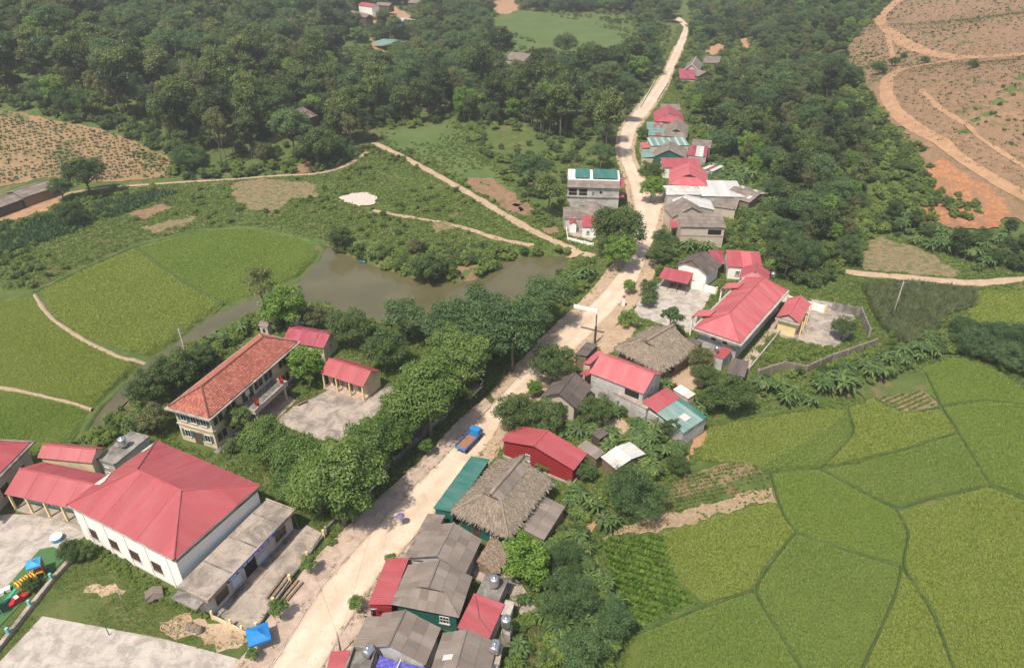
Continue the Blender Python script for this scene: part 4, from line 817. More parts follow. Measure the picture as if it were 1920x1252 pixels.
G().box(-.5, .5, -.08, .0, 0, 1.1).build('banner', 'plastic_white', b.root, mtx=b.side_m('N', .395, 4.6))
for t in (.30, .40, .52): b.hole('N', t, .1, 1.6, 2.6)
x0, x1 = L * (1 - .66), L * (1 - .29); yb = W - .75      # balcony on the yard side
b.box('balcony_slab', 'concrete_white', x0, x1, yb, yb + 3.3, 3.25, 3.5); b.box('balcony_floor', 'concrete_dark', x0 + .2, x1 - .2, yb + .02, yb + 3.1, 3.5, 3.52)
for q in ((x0, x0 + .15, yb, yb + 3.3), (x1 - .15, x1, yb, yb + 3.3), (x0 + .15, x1 - .15, yb + 3.12, yb + 3.3)): b.box('balustrade', 'concrete_white', *q, 3.5, 4.15)
for x in (x0 + .6, x1 - .6): b.post(x, yb + 2.9, 3.3, .22, 'plaster_tan', name='column')
for i in range(4): b.box('step', 'brickpave', x0 - .3 + i * .0, x1 + .3, yb + .02, yb + 4.2 - i * .35, -.1, .1 + .12 * i)
b.box('plinth', 'concrete_dark', -.2, L + .2, W - .74, W + .25, -.3, .22)
def flag(loc, label, rz, mat='cloth_red', h=2.6, star=True):
    rt = empty('flag', loc, rz, label, 'flag', 'red flags on the school balcony'); G().tube([(0, 0, 0), (0, 0, h)], .03, 6).build('flag_pole', 'steel', rt); v, f = [], []
    for i in range(7):
        for j in range(5): v.append((.05 + .14 * i * (1 - .25 * j / 4), .12 * math.sin(i * 1.3 + j * .5), h - .1 - .33 * j - .1 * i))
    for i in range(6):
        for j in range(4): a = i * 5 + j; f.append((a, a + 1, a + 6, a + 5))
    c_ = mk('flag_cloth', v, f, mat, rt, True)
    if star:
        pts = []; 
        for kk in range(10): rr_ = .2 if kk % 2 == 0 else .08; pts.append((.45 + rr_ * math.sin(kk * math.pi / 5), -.16, h - .95 + rr_ * math.cos(kk * math.pi / 5)))
        g = G(); g.prism(pts, (0, -.02, 0)); g.build('star', 'paint_yellow', c_)
for t, lab in ((.18, 'red flag at the far end of the school balcony'), (.93, 'red flag at the near end of the school balcony')):
    p = b.world(x0 + (x1 - x0) * t, yb + 3.0, 3.5); flag(p, lab, 0.9)
# ---- 8, 9 sheds by the schoolyard
b = Bld('classroom_block', 'faded red gabled classroom behind the yard tree next to the school', 'school building', (529, 640), (607, 653), (614, 620), 3.2, .3)
gable_x(b, 1.3, 'metal_maroon', (1.1, None)); b.wall('plaster_cream', gable='x', rh=1.3); b.win('E', .5, 1.2, 1.0, 1.2); b.win('S', .8, 1.0, 1.2, 1.3)
b = Bld('staff_house', 'bright red roofed single storey staff room with veranda on the schoolyard', 'school building', (600, 700), (680, 726), (708, 693), 3.3, .25)
gable_x(b, 1.5, 'metal_red', (1.1, None)); L, W = b.L, b.W; b.wall('plaster_cream', gable='x', rh=1.5, y0=1.5)
b.box('veranda_floor', 'brickpave', .1, L - .1, .05, 1.5, -.3, .22)
for i in range(4): b.post(.35 + (L - .7) * i / 3, .3, 3.4, .13, 'plaster_yellow', sq=True, name='column')
for t in (.2, .55): b.door('S', t, 1.1, 2.2, 'wood_dark', z=.22)
for t in (.37, .82): b.win('S', t, 1.0, 1.2, 1.2, 'frame_white')
b = Bld('kiosk', 'little tan roofed shrine hut at the back corner of the school', 'hut', (484, 611), (501, 615), (508, 607), 1.9, .15)
gable_x(b, .7, 'fibro', None); b.wall('plaster_tan', gable='x', rh=.7); b.hole('S', .5, .5, .6, .9)
p = at(557, 603, 3.5); tank((p[0], p[1], 2.6), 'steel tank behind the faded red classroom', False, .9); 
b = Bld('tank_tower', 'small concrete block under the tank behind the classroom', 'outbuilding', (548, 608), (562, 611), (572, 604), 2.5, .1); b.wall('concrete_dark', 2.4); b.box('roof_slab', 'concrete_dark', -.1, b.L + .1, -.1, b.W + .1, 2.42, 2.58)
# shelters among the street trees
b = Bld('bike_shelter', 'dark sheet bike shelter under the street trees by the schoolyard', 'shelter', (762, 818), (788, 822), (802, 792), 2.6, .1); shed_y(b, 2.9, 'fibro_dark', (1.0, None))
for x, y in ((.2, .2), (b.L - .2, .2), (.2, b.W - .2), (b.L - .2, b.W - .2)): b.post(x, y, 2.7, .05, 'iron')
b = Bld('kiosk_stall', 'grey tarpaulin stall half hidden by a street tree', 'stall', (868, 742), (882, 748), (893, 722), 2.5, .1); shed_y(b, 2.9, 'fibro_dark', (1.0, None))
for x, y in ((.2, .2), (b.L - .2, .2), (.2, b.W - .2), (b.L - .2, b.W - .2)): b.post(x, y, 2.6, .05, 'iron')
# ---- right of the road, from the bottom up
b = Bld('street_stall', 'narrow red sheet roof at the bottom edge beside the road', 'stall', (608, 1275), (646, 1275), (652, 1221), 2.6, .15); shed_x(b, 2.9, 'metal_red', (.8, None)); b.wall('wall_teal', 2.5)
b = Bld('terrace_house', 'grey flat concrete terrace with raised rim at the bottom edge', 'house', (640, 1284), (686, 1290), (702, 1222), 3.4, .1); b.wall('plaster_grey', 3.4); L, W = b.L, b.W; b.box('roof_slab', 'concrete_dark', 0, L, 0, W, 3.42, 3.62)
for q in ((0, .18, 0, W), (L - .18, L, 0, W), (.18, L - .18, W - .18, W)): b.box('parapet', 'concrete_dark', *q, 3.62, 4.25)
p = at(692, 1228, 3.7); tank((p[0], p[1], 3.62), 'steel tank lying on the terrace beside the blue tarpaulin', True, 1.0, 0, R(65))
b = Bld('tarpaulin_roof', 'crumpled violet blue tarpaulin roof at the bottom edge', 'tarpaulin', (688, 1282), (775, 1305), (792, 1249), 3.1, .1); L, W = b.L, b.W; v, f = [], []
for j in range(10):
    for i in range(16): v.append((L * i / 15, W * j / 9, 3.2 + .18 * math.sin(i * 1.9 + j) * math.cos(j * 1.3 + i * .4) - .25 * math.sin(math.pi * i / 15) + random.uniform(-.04, .04)))
for j in range(9):
    for i in range(15): a = j * 16 + i; f.append((a, a + 1, a + 17, a + 16))
mk('tarpaulin', v, f, 'tarp_violet', b.root); G().tube([(L * .45, 0, 3.35), (L * .47, W, 3.4)], .05, 6).build('tie_pole', 'plastic_white', b.root)
for x, y in ((.1, .1), (L - .1, .1), (.1, W - .1), (L - .1, W - .1)): b.post(x, y, 3.15, .05)
b = Bld('grey_house', 'grey fibre cement gabled house above the blue tarpaulin', 'house', (684, 1216), (797, 1247), (828, 1178), 3.4, .4); gable_y(b, 1.7, 'fibro', FS, .42); b.wall('plaster_grey', gable='y', rh=1.7, f=.42)
b = Bld('grey_annex', 'grey gabled rear house with a white skylight sheet at the bottom edge', 'house', (797, 1290), (905, 1312), (930, 1205), 3.4, .3); gable_y(b, 1.4, 'fibro', FS, .45); b.wall('plaster_grey', gable='y', rh=1.4)
xm = b.L * .45; G().prism([(xm * .35, b.W * .45, 3.4 + 1.4 * .35 + .17), (xm * .75, b.W * .45, 3.4 + 1.4 * .75 + .17), (xm * .75, b.W * .55, 3.4 + 1.4 * .75 + .17), (xm * .35, b.W * .55, 3.4 + 1.4 * .35 + .17)], (0, 0, .03)).build('skylight_sheet', 'metal_white', b.root)
b = Bld('lean_to', 'low grey strip roof between the road and the grey gabled house', 'lean-to', (655, 1228), (684, 1234), (712, 1160), 2.5, .15); shed_x(b, 3.0, 'fibro', FS); b.wall('plaster_grey', 2.4)
p = at(928, 1222, 3.0); tank((p[0], p[1], 3.0), 'steel tank lying at the rear corner of the bottom grey house', True, 1.1, 0, R(75))
b = Bld('tank_tower', 'narrow concrete tower carrying the lying tank', 'outbuilding', (910, 1240), (935, 1244), (945, 1210), 2.9, .1); b.wall('plaster_grey', 2.8); b.box('roof_slab', 'concrete', -.1, b.L + .1, -.1, b.W + .1, 2.82, 3.0)
b = Bld('gablet_house', 'grey half hipped house with white gable board facing down the road', 'house', (734, 1133), (860, 1158), (888, 1082), 3.4, .5); dutch_y(b, 2.0, 'fibro', FS, .55, 2.2, .6, ends=(1, 0)); b.wall('wall_teal', 3.3); b.win('S', .8, 1.2, 1.2, 1.2)
b = Bld('red_lean_to', 'bright red lean-to over the shopfront of the half hipped grey house', 'lean-to', (690, 1133), (735, 1140), (777, 1054), 2.7, .15); shed_x(b, 3.3, 'metal_red', (1.0, None)); b.wall('wall_red', 2.6); b.door('W', .3, 1.6, 2.1, 'shutter_green')
b = Bld('red_shed', 'rear red shed roof with a dark cable across it', 'shed', (857, 1176), (917, 1196), (949, 1131), 2.7, .15); shed_x(b, 2.5, 'metal_red', (.9, None)); b.wall('plaster_grey', 2.4)
G().tube([(.3, b.W - .3, 2.85), (b.L * .5, b.W * .4, 2.78), (b.L - .2, .8, 2.72)], .03, 5).build('cable', 'iron', b.root)
b = Bld('grey_house', 'grey fibre cement house between the thatched house and the half hipped house', 'house', (764, 1046), (872, 1076), (912, 1014), 3.3, .4); gable_y(b, 1.8, 'fibro', FS, .52); b.wall('plaster_grey', gable='y', rh=1.8, f=.52)
b = Bld('lean_to', 'pale chequered fibre sheet lean-to on the road side of the middle grey house', 'lean-to', (756, 1049), (776, 1054), (832, 970), 2.6, .15, L=2.6); shed_x(b, 3.2, 'fibro', (.8, .8)); b.wall('plaster_grey', 2.5)
b = Bld('flat_roof_kitchen', 'flat concrete kitchen roof with a standing steel tank', 'outbuilding', (895, 1112), (935, 1124), (952, 1085), 2.7, .1); b.wall('plaster_grey', 2.5); b.box('roof_slab', 'concrete_dark', -.1, b.L + .1, -.1, b.W + .1, 2.52, 2.72); b.win('S', .5, 1.2, .8, .7)
p = at(927, 1095, 3.2); tank((p[0], p[1], 2.72), 'steel tank standing on the flat kitchen roof', False, 1.1)
p = at(949, 1178, 2.6); tank((p[0], p[1], 2.2), 'steel tank on a post stand behind the rear red shed', False, 1.1, .6); b = Bld('tank_tower', 'slim grey tank base beside the rear red shed', 'outbuilding', (938, 1188), (957, 1192), (964, 1172), 2.1, .05); b.wall('concrete', 2.18)
b = Bld('wash_house', 'small white rendered wash house behind the rear red shed', 'outbuilding', (940, 1150), (955, 1154), (966, 1130), 2.3, .1); b.wall('plaster_white', 2.2); b.box('roof_slab', 'concrete_white', -.1, b.L + .1, -.1, b.W + .1, 2.22, 2.36)
# thatched house with teal lean-to
b = Bld('thatched_house', 'large thatched house with a grey sheet patch on its ridge', 'house', (847, 961), (953, 1010), (1030, 902), 3.4, .8); thatch_dutch(b, 3.0, 'thatch', .72, 3.4, 1.0, 1500, mat2='thatch_olive'); b.wall('wall_teal', 3.3)
L, W = b.L, b.W; hw = L / 2; r = 6.4
for sx in (-1, 1): b.face([(hw - sx * 0, 3.0, r + .35), (hw - sx * 0, W - 2.2, r + .35), (hw - sx * 1.5, W - 2.2, r - .60), (hw - sx * 1.5, 3.0, r - .60)], 'fibro', (1.2, None), name='ridge_sheet', lift=.05)
b.win('S', .75, 1.2, 1.2, 1.2); b.door('S', .35, 1.0, 2.1, 'wood_dark')
b = Bld('teal_lean_to', 'teal metal lean-to roof along the road front of the thatched house', 'lean-to', (812, 953), (850, 966), (926, 868), 2.9, .2); shed_x(b, 3.4, 'metal_teal', (1.0, None)); b.wall('wall_teal', 2.8); b.door('W', .5, 2.2, 2.2, 'wall_teal')
b = Bld('rear_lean_to', 'weathered grey fibre lean-to behind the thatched house', 'lean-to', (975, 990), (1020, 1008), (1060, 945), 2.8, .2); shed_x(b, 2.3, 'fibro', FS); b.wall('wood', 2.2)
b = Bld('collapsed_thatch', 'collapsed reddish thatch shed beside the bright round tree', 'shed', (892, 1050), (930, 1066), (936, 1014), 2.2, .2); thatch_face(b, [(0, 0, 2.0), (b.L, 0, 1.2), (b.L, b.W, 1.5), (0, b.W, 2.4)], 'thatch_red', .25, 700); b.wall('wood', 1.2)
# 16 red house
b = Bld('red_house', 'red painted house with long red metal gable roof by the truck', 'house', (939, 826), (1076, 882), (1104, 851), 3.3, .35); gable_y(b, 1.5, 'metal_red', (1.1, None), .46); b.wall('wall_red', gable='y', rh=1.5, f=.46); b.win('S', .36, 1.2, .8, 1.2); b.box('plinth', 'concrete_white', .2, b.L - .2, .2, b.W - .2, -.5, .35)
b = Bld('patched_shed', 'low shed roofed with mismatched white and rusty sheets', 'shed', (1126, 857), (1155, 881), (1201, 844), 2.5, .2); gable_x(b, .5, 'metal_patch', (.8, 1.6), .5, alt=('metal_white', .45)); b.wall('wood', 2.3)
b = Bld('small_shed', 'small pale fibre roof tucked between the red house and the patched shed', 'shed', (1082, 838), (1118, 862), (1130, 848), 2.3, .15); shed_y(b, 2.6, 'fibro', FS); b.wall('wood', 2.2)
b = Bld('rubble_shed', 'tiny brown roofed pigsty in the earth yard', 'shed', (1108, 812), (1124, 824), (1138, 812), 1.8, .1); shed_y(b, 2.0, 'fibro_dark', (1.0, None)); b.wall('wood_dark', 1.7)
b = Bld('dark_house', 'dark grey gabled wooden house behind the two round mango trees', 'house', (1014, 745), (1080, 766), (1115, 727), 3.2, .6); gable_y(b, 1.9, 'fibro_dark', FS, .5); b.wall('plaster_tan', gable='y', rh=1.9); b.win('S', .3, 1.0, 1.0, 1.3); b.win('S', .7, 1.0, 1.0, 1.3); b.door('S', .5, .9, 2.1)
b = Bld('long_red_house', 'tall long house with pinkish red gable roof and bare grey wall', 'house', (1105, 699), (1207, 739), (1250, 704), 5.0, .25); gable_x(b, 1.9, 'metal_pink', (1.2, None)); b.wall('plaster_grey', gable='x', rh=1.9); b.hole('S', .8, 3.4, 2.6, 1.2); b.win('E', .5, 3.2, 1.2, 1.2)
b = Bld('red_porch', 'small stepped pink porch roof on the street end of the long red house', 'porch', (1093, 682), (1106, 687), (1126, 660), 3.6, .1); shed_x(b, 4.0, 'metal_pink', (1.0, None)); b.wall('plaster_tan', 3.4)
b = Bld('low_porch', 'low red porch sheet in front of the long red house', 'porch', (1086, 702), (1101, 709), (1110, 690), 2.6, .1); shed_x(b, 3.0, 'metal_red', (1.0, None)); b.post(.2, .2, 2.5, .06); b.post(.2, b.W - .2, 2.5, .06)
b = Bld('shop_front', 'low dark grey porch roof next to the thatched house', 'porch', (1078, 665), (1100, 672), (1120, 648), 2.4, .1); shed_x(b, 2.8, 'fibro_dark', FS); b.wall('wood', 2.3)
b = Bld('two_colour_lean_to', 'lean-to with red upper sheets and teal lower sheets at the paddy edge', 'lean-to', (1204, 753), (1283, 801), (1314, 763), 3.6, .15); L, W = b.L, b.W; zk = 3.6 - 1.2 * .36
b.face([(0, 0, 3.6), (L * .36, 0, zk), (L * .36, W, zk), (0, W, 3.6)], 'metal_red', (1.1, None)); b.face([(L * .36, 0, zk - .05), (L, 0, 2.4), (L, W, 2.4), (L * .36, W, zk - .05)], 'metal_tealpale', (1.1, None), alt=('metal_teal', .3))
b.wall('plaster_grey', 2.3); G().prism([(L * .68, W * .35, 2.4 + .52), (L * .84, W * .35, 2.4 + .33), (L * .84, W * .6, 2.4 + .33), (L * .68, W * .6, 2.4 + .52)], (0, 0, .06)).build('loose_sheet', 'metal_white', b.root)
b = Bld('grey_side_wall', 'bare grey rendered side building under the long red roof', 'house', (1150, 735), (1212, 766), (1226, 752), 3.3, .05); b.wall('plaster_grey', 3.2); b.box('roof_slab', 'concrete', -.05, b.L + .05, -.05, b.W + .05, 3.22, 3.34)
b = Bld('white_slab', 'pale flat sheet roof strip behind the long red house', 'shed', (1262, 730), (1290, 748), (1300, 738), 2.3, .1); shed_y(b, 2.5, 'metal_patch', (1.0, None)); b.wall('plaster_tan', 2.2)
# 21 thatched house
b = Bld('thatched_house', 'brown thatched house with a worn ridge next to the long red roof', 'house', (1152, 655), (1238, 700), (1278, 640), 3.2, .7); thatch_dutch(b, 3.0, 'thatch', .72, 3.0, 1.4, 1300, mat2='thatch_olive'); b.wall('wood', 3.0); b.hole('S', .6, .8, 1.6, 1.5); b.hole('E', .4, .8, 1.6, 1.5)
b = Bld('stone_kitchen', 'grey kitchen block between the thatched house and the community house', 'outbuilding', (1272, 655), (1296, 664), (1310, 640), 2.8, .1); b.wall('stone_wall', 2.6); shed_y(b, 3.0, 'fibro_dark', FS); b.win('S', .5, 1.2, .8, .7)
b = Bld('red_wash_house', 'tiny red roofed wash house with a tank below the community house', 'outbuilding', (1338, 667), (1356, 674), (1366, 655), 2.6, .1); shed_y(b, 2.8, 'metal_red', None); b.wall('plaster_grey', 2.5); p = at(1343, 660, 3.0); tank((p[0], p[1], 2.85), 'small steel tank on the tiny red wash house roof', False, .7)
b = Bld('tin_shed', 'low dark sheet shed below the community house corner', 'shed', (1362, 700), (1396, 708), (1412, 683), 2.0, .1); shed_y(b, 2.4, 'fibro_dark', (1.0, None)); b.wall('wood_dark', 1.9)
# 22 community house
b = Bld('community_house', 'large community house with ribbed pink red hip roof and white gutters', 'hall', (1302, 614), (1388, 643), (1452, 537), 4.6, .7); L, W = b.L, b.W; h, rh = 4.6, 2.4; r = h + rh; m_ = L / 2; i0 = 5.0
CH = [[(0, W, h), (0, 0, h), (m_, i0, r), (m_, W - 2.4, r)], [(L, 0, h), (L, W, h), (m_, W - 2.4, r), (m_, i0, r)], [(0, 0, h), (L, 0, h), (m_, i0, r)], [(L, W, h), (0, W, h), (m_, W - 2.4, r)]]
for poly in CH: b.face(poly, 'metal_pink', (1.15, None))
for poly in CH[:2]:                                     # standing seams up the long slopes
    P0, P1, P2, P3 = [Vector(q) for q in poly]; nr = (P1 - P0).cross(P2 - P0).normalized(); nr = -nr if nr.z < 0 else nr
    for kk in range(1, 22):
        t = kk / 22; e_ = P0.lerp(P1, t); up = (P2 - P1); y = e_.y; ylo, yhi = P2.y, P3.y; tt = 1.0
        if y < min(ylo, yhi): tt = y / min(ylo, yhi)
        if y > max(ylo, yhi): tt = (W - y) / (W - max(ylo, yhi))
        if tt < .12: continue
        top = Vector((e_.x + (m_ - e_.x) * tt, y, h + rh * tt)); G().tube([e_ + nr * .07, top + nr * .07], .07, 4).build('roof_seam', 'metal_red', b.root)
for p, q in (((m_, i0, r), (m_, W - 2.4, r)), ((0, 0, h), (m_, i0, r)), ((L, 0, h), (m_, i0, r)), ((0, W, h), (m_, W - 2.4, r)), ((L, W, h), (m_, W - 2.4, r))): b.cap(p, q, 'metal_red', .12)
b.wall('plaster_grey', 4.3); g = G(); g.box(-.5, L + .5, -.5, 0, 4.2, 4.45); g.box(-.5, L + .5, W, W + .5, 4.2, 4.45); g.box(-.5, 0, 0, W, 4.2, 4.45); g.box(L, L + .5, 0, W, 4.2, 4.45); g.build('gutter', 'concrete_white', b.root)
for y0 in (W * .16, W * .72):                            # two little porches on the yard side
    b.face([(-2.3, y0, 4.2), (-2.3, y0 + 3.2, 4.2), (1.2, y0 + 3.2, 5.5), (1.2, y0, 5.5)], 'metal_pink', (1.1, None), lift=.06); b.box('porch_beam', 'concrete_white', -2.4, -2.1, y0 - .1, y0 + 3.3, 3.8, 4.1)
    for y in (y0 + .15, y0 + 3.05): b.post(-2.2, y, 3.8, .14, 'plaster_white', sq=True, name='column')
b.box('gutter_step', 'concrete_white', -.6, -.3, W * .32, W * .7, 3.4, 3.7)
for t in (.1, .25, .4, .55, .7, .85): b.win('W', t, 1.2, 1.2, 1.5, 'frame_white')
for t in (.4, .7): b.win('S', t, 2.9, .9, .55, 'frame_brown', nb=1, mb=0, sill=False)
b.box('side_path', 'brickpave', L + .6, L + 2.6, -1, W, -.1, .12); b.box('side_wall', 'concrete_white', L + 2.7, L + 2.9, -1, W - 1, -.3, .9)
b = Bld('pavilion', 'small yellow walled pavilion with striped pink gable roof', 'pavilion', (1455, 595), (1499, 607), (1513, 568), 3.6, .5); gable_y(b, 1.3, 'metal_pink', (1.0, None)); b.wall('plaster_yellow', 3.4); b.box('cornice', 'concrete_white', -.1, b.L + .1, -.15, .1, 3.25, 3.5)
G().prism([(.5, .35, 3.5), (b.L - .5, .35, 3.5), (b.L / 2, .35, 4.6)], (0, .1, 0)).build('gable_board', 'plaster_tan', b.root); b.box('plinth', 'concrete', -.2, b.L + .2, -.2, b.W + .2, -.3, .3)
for y in (b.W * .2, b.W * .5, b.W * .8): b.post(b.L + .3, y, 3.2, .12, 'plaster_yellow', sq=True, name='column')
b = Bld('motorbike_shelter', 'open motorbike shelter with bright red sheet roof on the concrete yard', 'shelter', (1234, 521), (1289, 533), (1294, 514), 2.7, .15); shed_y(b, 3.1, 'metal_red', (1.0, None)); b.box('back_wall', 'plaster_grey', .1, b.L - .1, b.W - .3, b.W - .15, -.2, 2.9); b.box('floor', 'concrete_white', 0, b.L, 0, b.W, -.1, .12)
for i in range(4): b.post(.15 + (b.L - .3) * i / 3, .2, 2.7, .06, 'iron')
SHEL = b
b = Bld('dark_gable_house', 'dark thatch brown gabled house with white walls behind the motorbike shelter', 'house', (1267, 497), (1327, 517), (1338, 493), 3.2, .5); gable_y(b, 2.2, 'fibro_dark', FS, .45); b.wall('plaster_white', gable='y', rh=2.2, f=.45); b.win('S', .35, 1.2, 1.4, .8); G().prism([(b.L * .1, .2, 4.2), (b.L * .8, .2, 4.2), (b.L * .45, .2, 5.2)], (0, .15, 0)).build('gable_board', 'wood', b.root)
b = Bld('maroon_shed', 'maroon open fronted shed beside the dark gabled house', 'shed', (1336, 495), (1362, 496), (1362, 473), 2.9, .1); shed_y(b, 3.3, 'metal_maroon', (1.0, None)); b.box('back_wall', 'wood_dark', .1, b.L - .1, b.W - .3, b.W - .15, -.2, 3.1)
for x in (.15, b.L - .15): b.post(x, .15, 2.9, .07)
b = Bld('pink_striped_house', 'house with bright pinkish red roof striped by pale sheets', 'house', (1365, 500), (1430, 504), (1430, 478), 3.1, .25); gable_x(b, 1.2, 'metal_pink', (1.1, None), .8, alt=('metal_red', .5)); b.wall('plaster_white', gable='x', rh=1.2, f=.8); b.win('S', .3, 1.0, 1.0, 1.1)
b = Bld('red_hip_annex', 'small red hipped annex touching the community house', 'outbuilding', (1386, 521), (1440, 530), (1446, 510), 3.3, .2); dutch_y(b, 1.5, 'metal_red', (1.1, None), .9, 1.4, .5, ends=(1, 0), board='wall_red'); b.wall('wall_red', 3.1)
p = at(1449, 518, 3.0); tank((p[0], p[1], 1.2), 'steel tank on an iron stand behind the red hipped annex', False, .9, 1.2)
# ---- house on the left of the junction
b = Bld('tall_house', 'tall white house with teal roof panels and grey eave beside the junction', 'house', (1064, 342), (1163, 345), (1163, 323), 7.2, .1); L, W = b.L, b.W; b.wall('plaster_grey', 6.2, y1=W)
b.face([(0, -.4, 5.9), (L, -.4, 5.9), (L, 2.6, 7.0), (0, 2.6, 7.0)], 'fibro', FS); b.box('terrace', 'plaster_white', 0, L, 2.65, W, 6.0, 7.1)
for q in ((0, .15, 2.65, W), (L - .15, L, 2.65, W), (.15, L - .15, W - .15, W)): b.box('parapet', 'plaster_white', *q, 7.1, 7.7)
for x0, x1 in ((.14, .42), (.48, .96)): b.face([(L * x0, 3.0, 7.5), (L * x1, 3.0, 7.5), (L * x1, W - .3, 8.0), (L * x0, W - .3, 8.0)], 'metal_teal', (1.2, None))
for t in (.105, .305): b.hole('S', t, 3.6, 2.2, 1.8); 
for t in (.105, .305): b.box('opening_rail', 'concrete_white', .1 + (L - .2) * t - 1.1, .1 + (L - .2) * t + 1.1, .03, .09, 4.4, 4.5)
b.win('S', .5, 3.5, .9, 1.4); b.hole('S', .65, 4.2, .7, .7); b.win('S', .3, 1.0, .8, .7); b.box('ledge', 'concrete', 0, L, -.15, .1, 3.1, 3.3); b.box('awning', 'metal_red', L, L + 1.4, .5, 3.5, 3.2, 3.35); b.box('awning', 'metal_red', L, L + 1.4, 1.0, W, 5.6, 5.75)
b = Bld('grey_gable_annex', 'grey gabled annex against the tall white house', 'house', (1112, 407), (1150, 393), (1152, 371), 3.2, .3); gable_y(b, 1.4, 'fibro', FS, .55); b.wall('plaster_grey', gable='y', rh=1.4, f=.55)
b = Bld('brown_annex', 'flat brownish sheet roofed annex below the tall white house', 'outbuilding', (1058, 411), (1108, 411), (1108, 391), 2.9, .15); shed_y(b, 3.3, 'thatch_red' if False else 'fibro', FS); b.wall('plaster_grey', 2.8)
b = Bld('white_hut', 'tiny white hut with red gable roof in the fenced yard by the big tree', 'hut', (1068, 421), (1082, 421), (1083, 411), 2.4, .15); gable_y(b, .6, 'metal_red', None); b.wall('plaster_white', gable='y', rh=.6)
b = Bld('white_red_house', 'small white house with bright red roof half hidden by the big tree', 'house', (1091, 426), (1120, 427), (1122, 409), 2.9, .2); shed_y(b, 3.5, 'metal_red', (1.0, None)); b.wall('plaster_white', 2.8); b.win('S', .4, 1.0, .8, 1.0)
drape('concrete_yard', [(1062, 440), (1110, 452), (1120, 430), (1068, 425)], 'concrete', .08, 'little grey yard of the tiny white hut')
# ---- row of houses right of the far road
b = Bld('two_storey_wooden_house', 'two storey pale plank house with grey sheet roof above the banana plants', 'house', (1276, 426), (1362, 428), (1359, 408), 5.2, .3); shed_y(b, 6.2, 'fibro', FS); b.wall('plaster_tan', 5.0); b.hole('S', .78, 3.3, 3.2, 1.3); b.win('S', .75, 1.0, 1.0, .9); b.box('floor_band', 'wood', .25, b.L - .25, .22, .3, 2.8, 2.95)
for i in range(24): x = .3 + (b.L - .6) * i / 24; b.box('plank', 'plaster_tan', x, x + (b.L - .6) / 24 - .05, .26, .3, -.2, 2.75)
b = Bld('grey_gable_house', 'dark grey steep gabled house behind the two storey plank house', 'house', (1260, 408), (1326, 404), (1322, 384), 4.0, .3); gable_y(b, 2.4, 'fibro', FS, .53); b.wall('plaster_tan', gable='y', rh=2.4, f=.53)
b = Bld('white_sheet_roof', 'bent white sheet roofs between the grey gable and the white flat roof', 'shed', (1266, 392), (1340, 394), (1334, 376), 3.2, .2); gable_y(b, 1.3, 'metal_white', (1.2, None), .35); b.wall('plaster_grey', gable='y', rh=1.3, f=.35)
b = Bld('red_awning', 'small red awning at the roadside corner of the plank house', 'porch', (1258, 428), (1276, 429), (1276, 413), 2.8, .1); shed_x(b, 3.1, 'metal_red', (1.0, None)); b.post(.2, .2, 2.7, .06); b.post(.2, b.W - .2, 2.7, .06)
b = Bld('grey_low_roof', 'low grey sheet roof right of the white sheet roofs', 'shed', (1338, 388), (1380, 394), (1376, 376), 2.6, .2); shed_y(b, 3.0, 'fibro', FS); b.wall('plaster_tan', 2.4)
b = Bld('white_flat_house', 'house with glaring white flat sheet roof in the far row', 'house', (1316, 368), (1397, 370), (1382, 342), 3.4, .2); shed_y(b, 3.8, 'metal_white', (1.3, None)); b.wall('plaster_grey', 3.2)
b = Bld('tarp_terrace', 'pale terrace roof covered by whitish plastic sheets', 'house', (1250, 366), (1316, 366), (1316, 350), 3.2, .15); shed_y(b, 3.5, 'metal_patch', (1.2, 2.4), alt=('metal_white', .5)); b.wall('plaster_grey', 3.1); b.win('S', .3, 1.0, 1.0, 1.0); b.win('S', .7, 1.0, 1.0, 1.0)
b = Bld('barn', 'weathered grey gabled barn at the right end of the far row', 'barn', (1405, 381), (1441, 363), (1415, 338), 2.9, .3); gable_y(b, 1.1, 'fibro', FS, .5, alt=('metal_patch', .12)); b.wall('wood', gable='y', rh=1.1)
b = Bld('pink_gablet_house', 'house with pinkish red half hipped roof and dark gable vent', 'house', (1254, 346), (1328, 351), (1318, 322), 3.6, .4); dutch_y(b, 2.4, 'metal_pink', (1.2, None), .62, 3.0, .6, ends=(1, 0), board='wood_dark'); b.wall('plaster_grey', 3.4)
b = Bld('long_red_roof', 'long narrow red roof behind the pinkish half hipped house', 'house', (1244, 315), (1316, 316), (1314, 301), 3.3, .2); shed_y(b, 4.0, 'metal_red', (1.2, None)); b.wall('plaster_white', 3.1)
b = Bld('patched_maroon_shed', 'maroon low shed with a pale sheet at the back of the far row', 'shed', (1316, 316), (1336, 322), (1336, 308), 2.6, .15); shed_y(b, 2.9, 'metal_maroon', (1.2, None), alt=('metal_patch', .3)); b.wall('plaster_grey', 2.4)
b = Bld('green_gable_house', 'grey roofed house with a green gable wall in the far row', 'house', (1226, 294), (1287, 298), (1285, 280), 3.4, .3); gable_y(b, 2.3, 'fibro', FS, .45); b.wall('wall_teal', gable='y', rh=2.3, f=.45)
b = Bld('teal_porch', 'faded teal porch sheets beside the green gabled house', 'porch', (1203, 296), (1226, 297), (1224, 284), 2.6, .1); shed_x(b, 3.0, 'metal_tealpale', (1.0, None)); b.wall('plaster_tan', 2.4)
b = Bld('striped_green_house', 'house with pale green striped shed roof in the far row', 'house', (1220, 274), (1293, 273), (1291, 261), 4.6, .2); shed_y(b, 5.2, 'metal_greenwhite', (1.2, None)); b.wall('plaster_tan', 4.4)
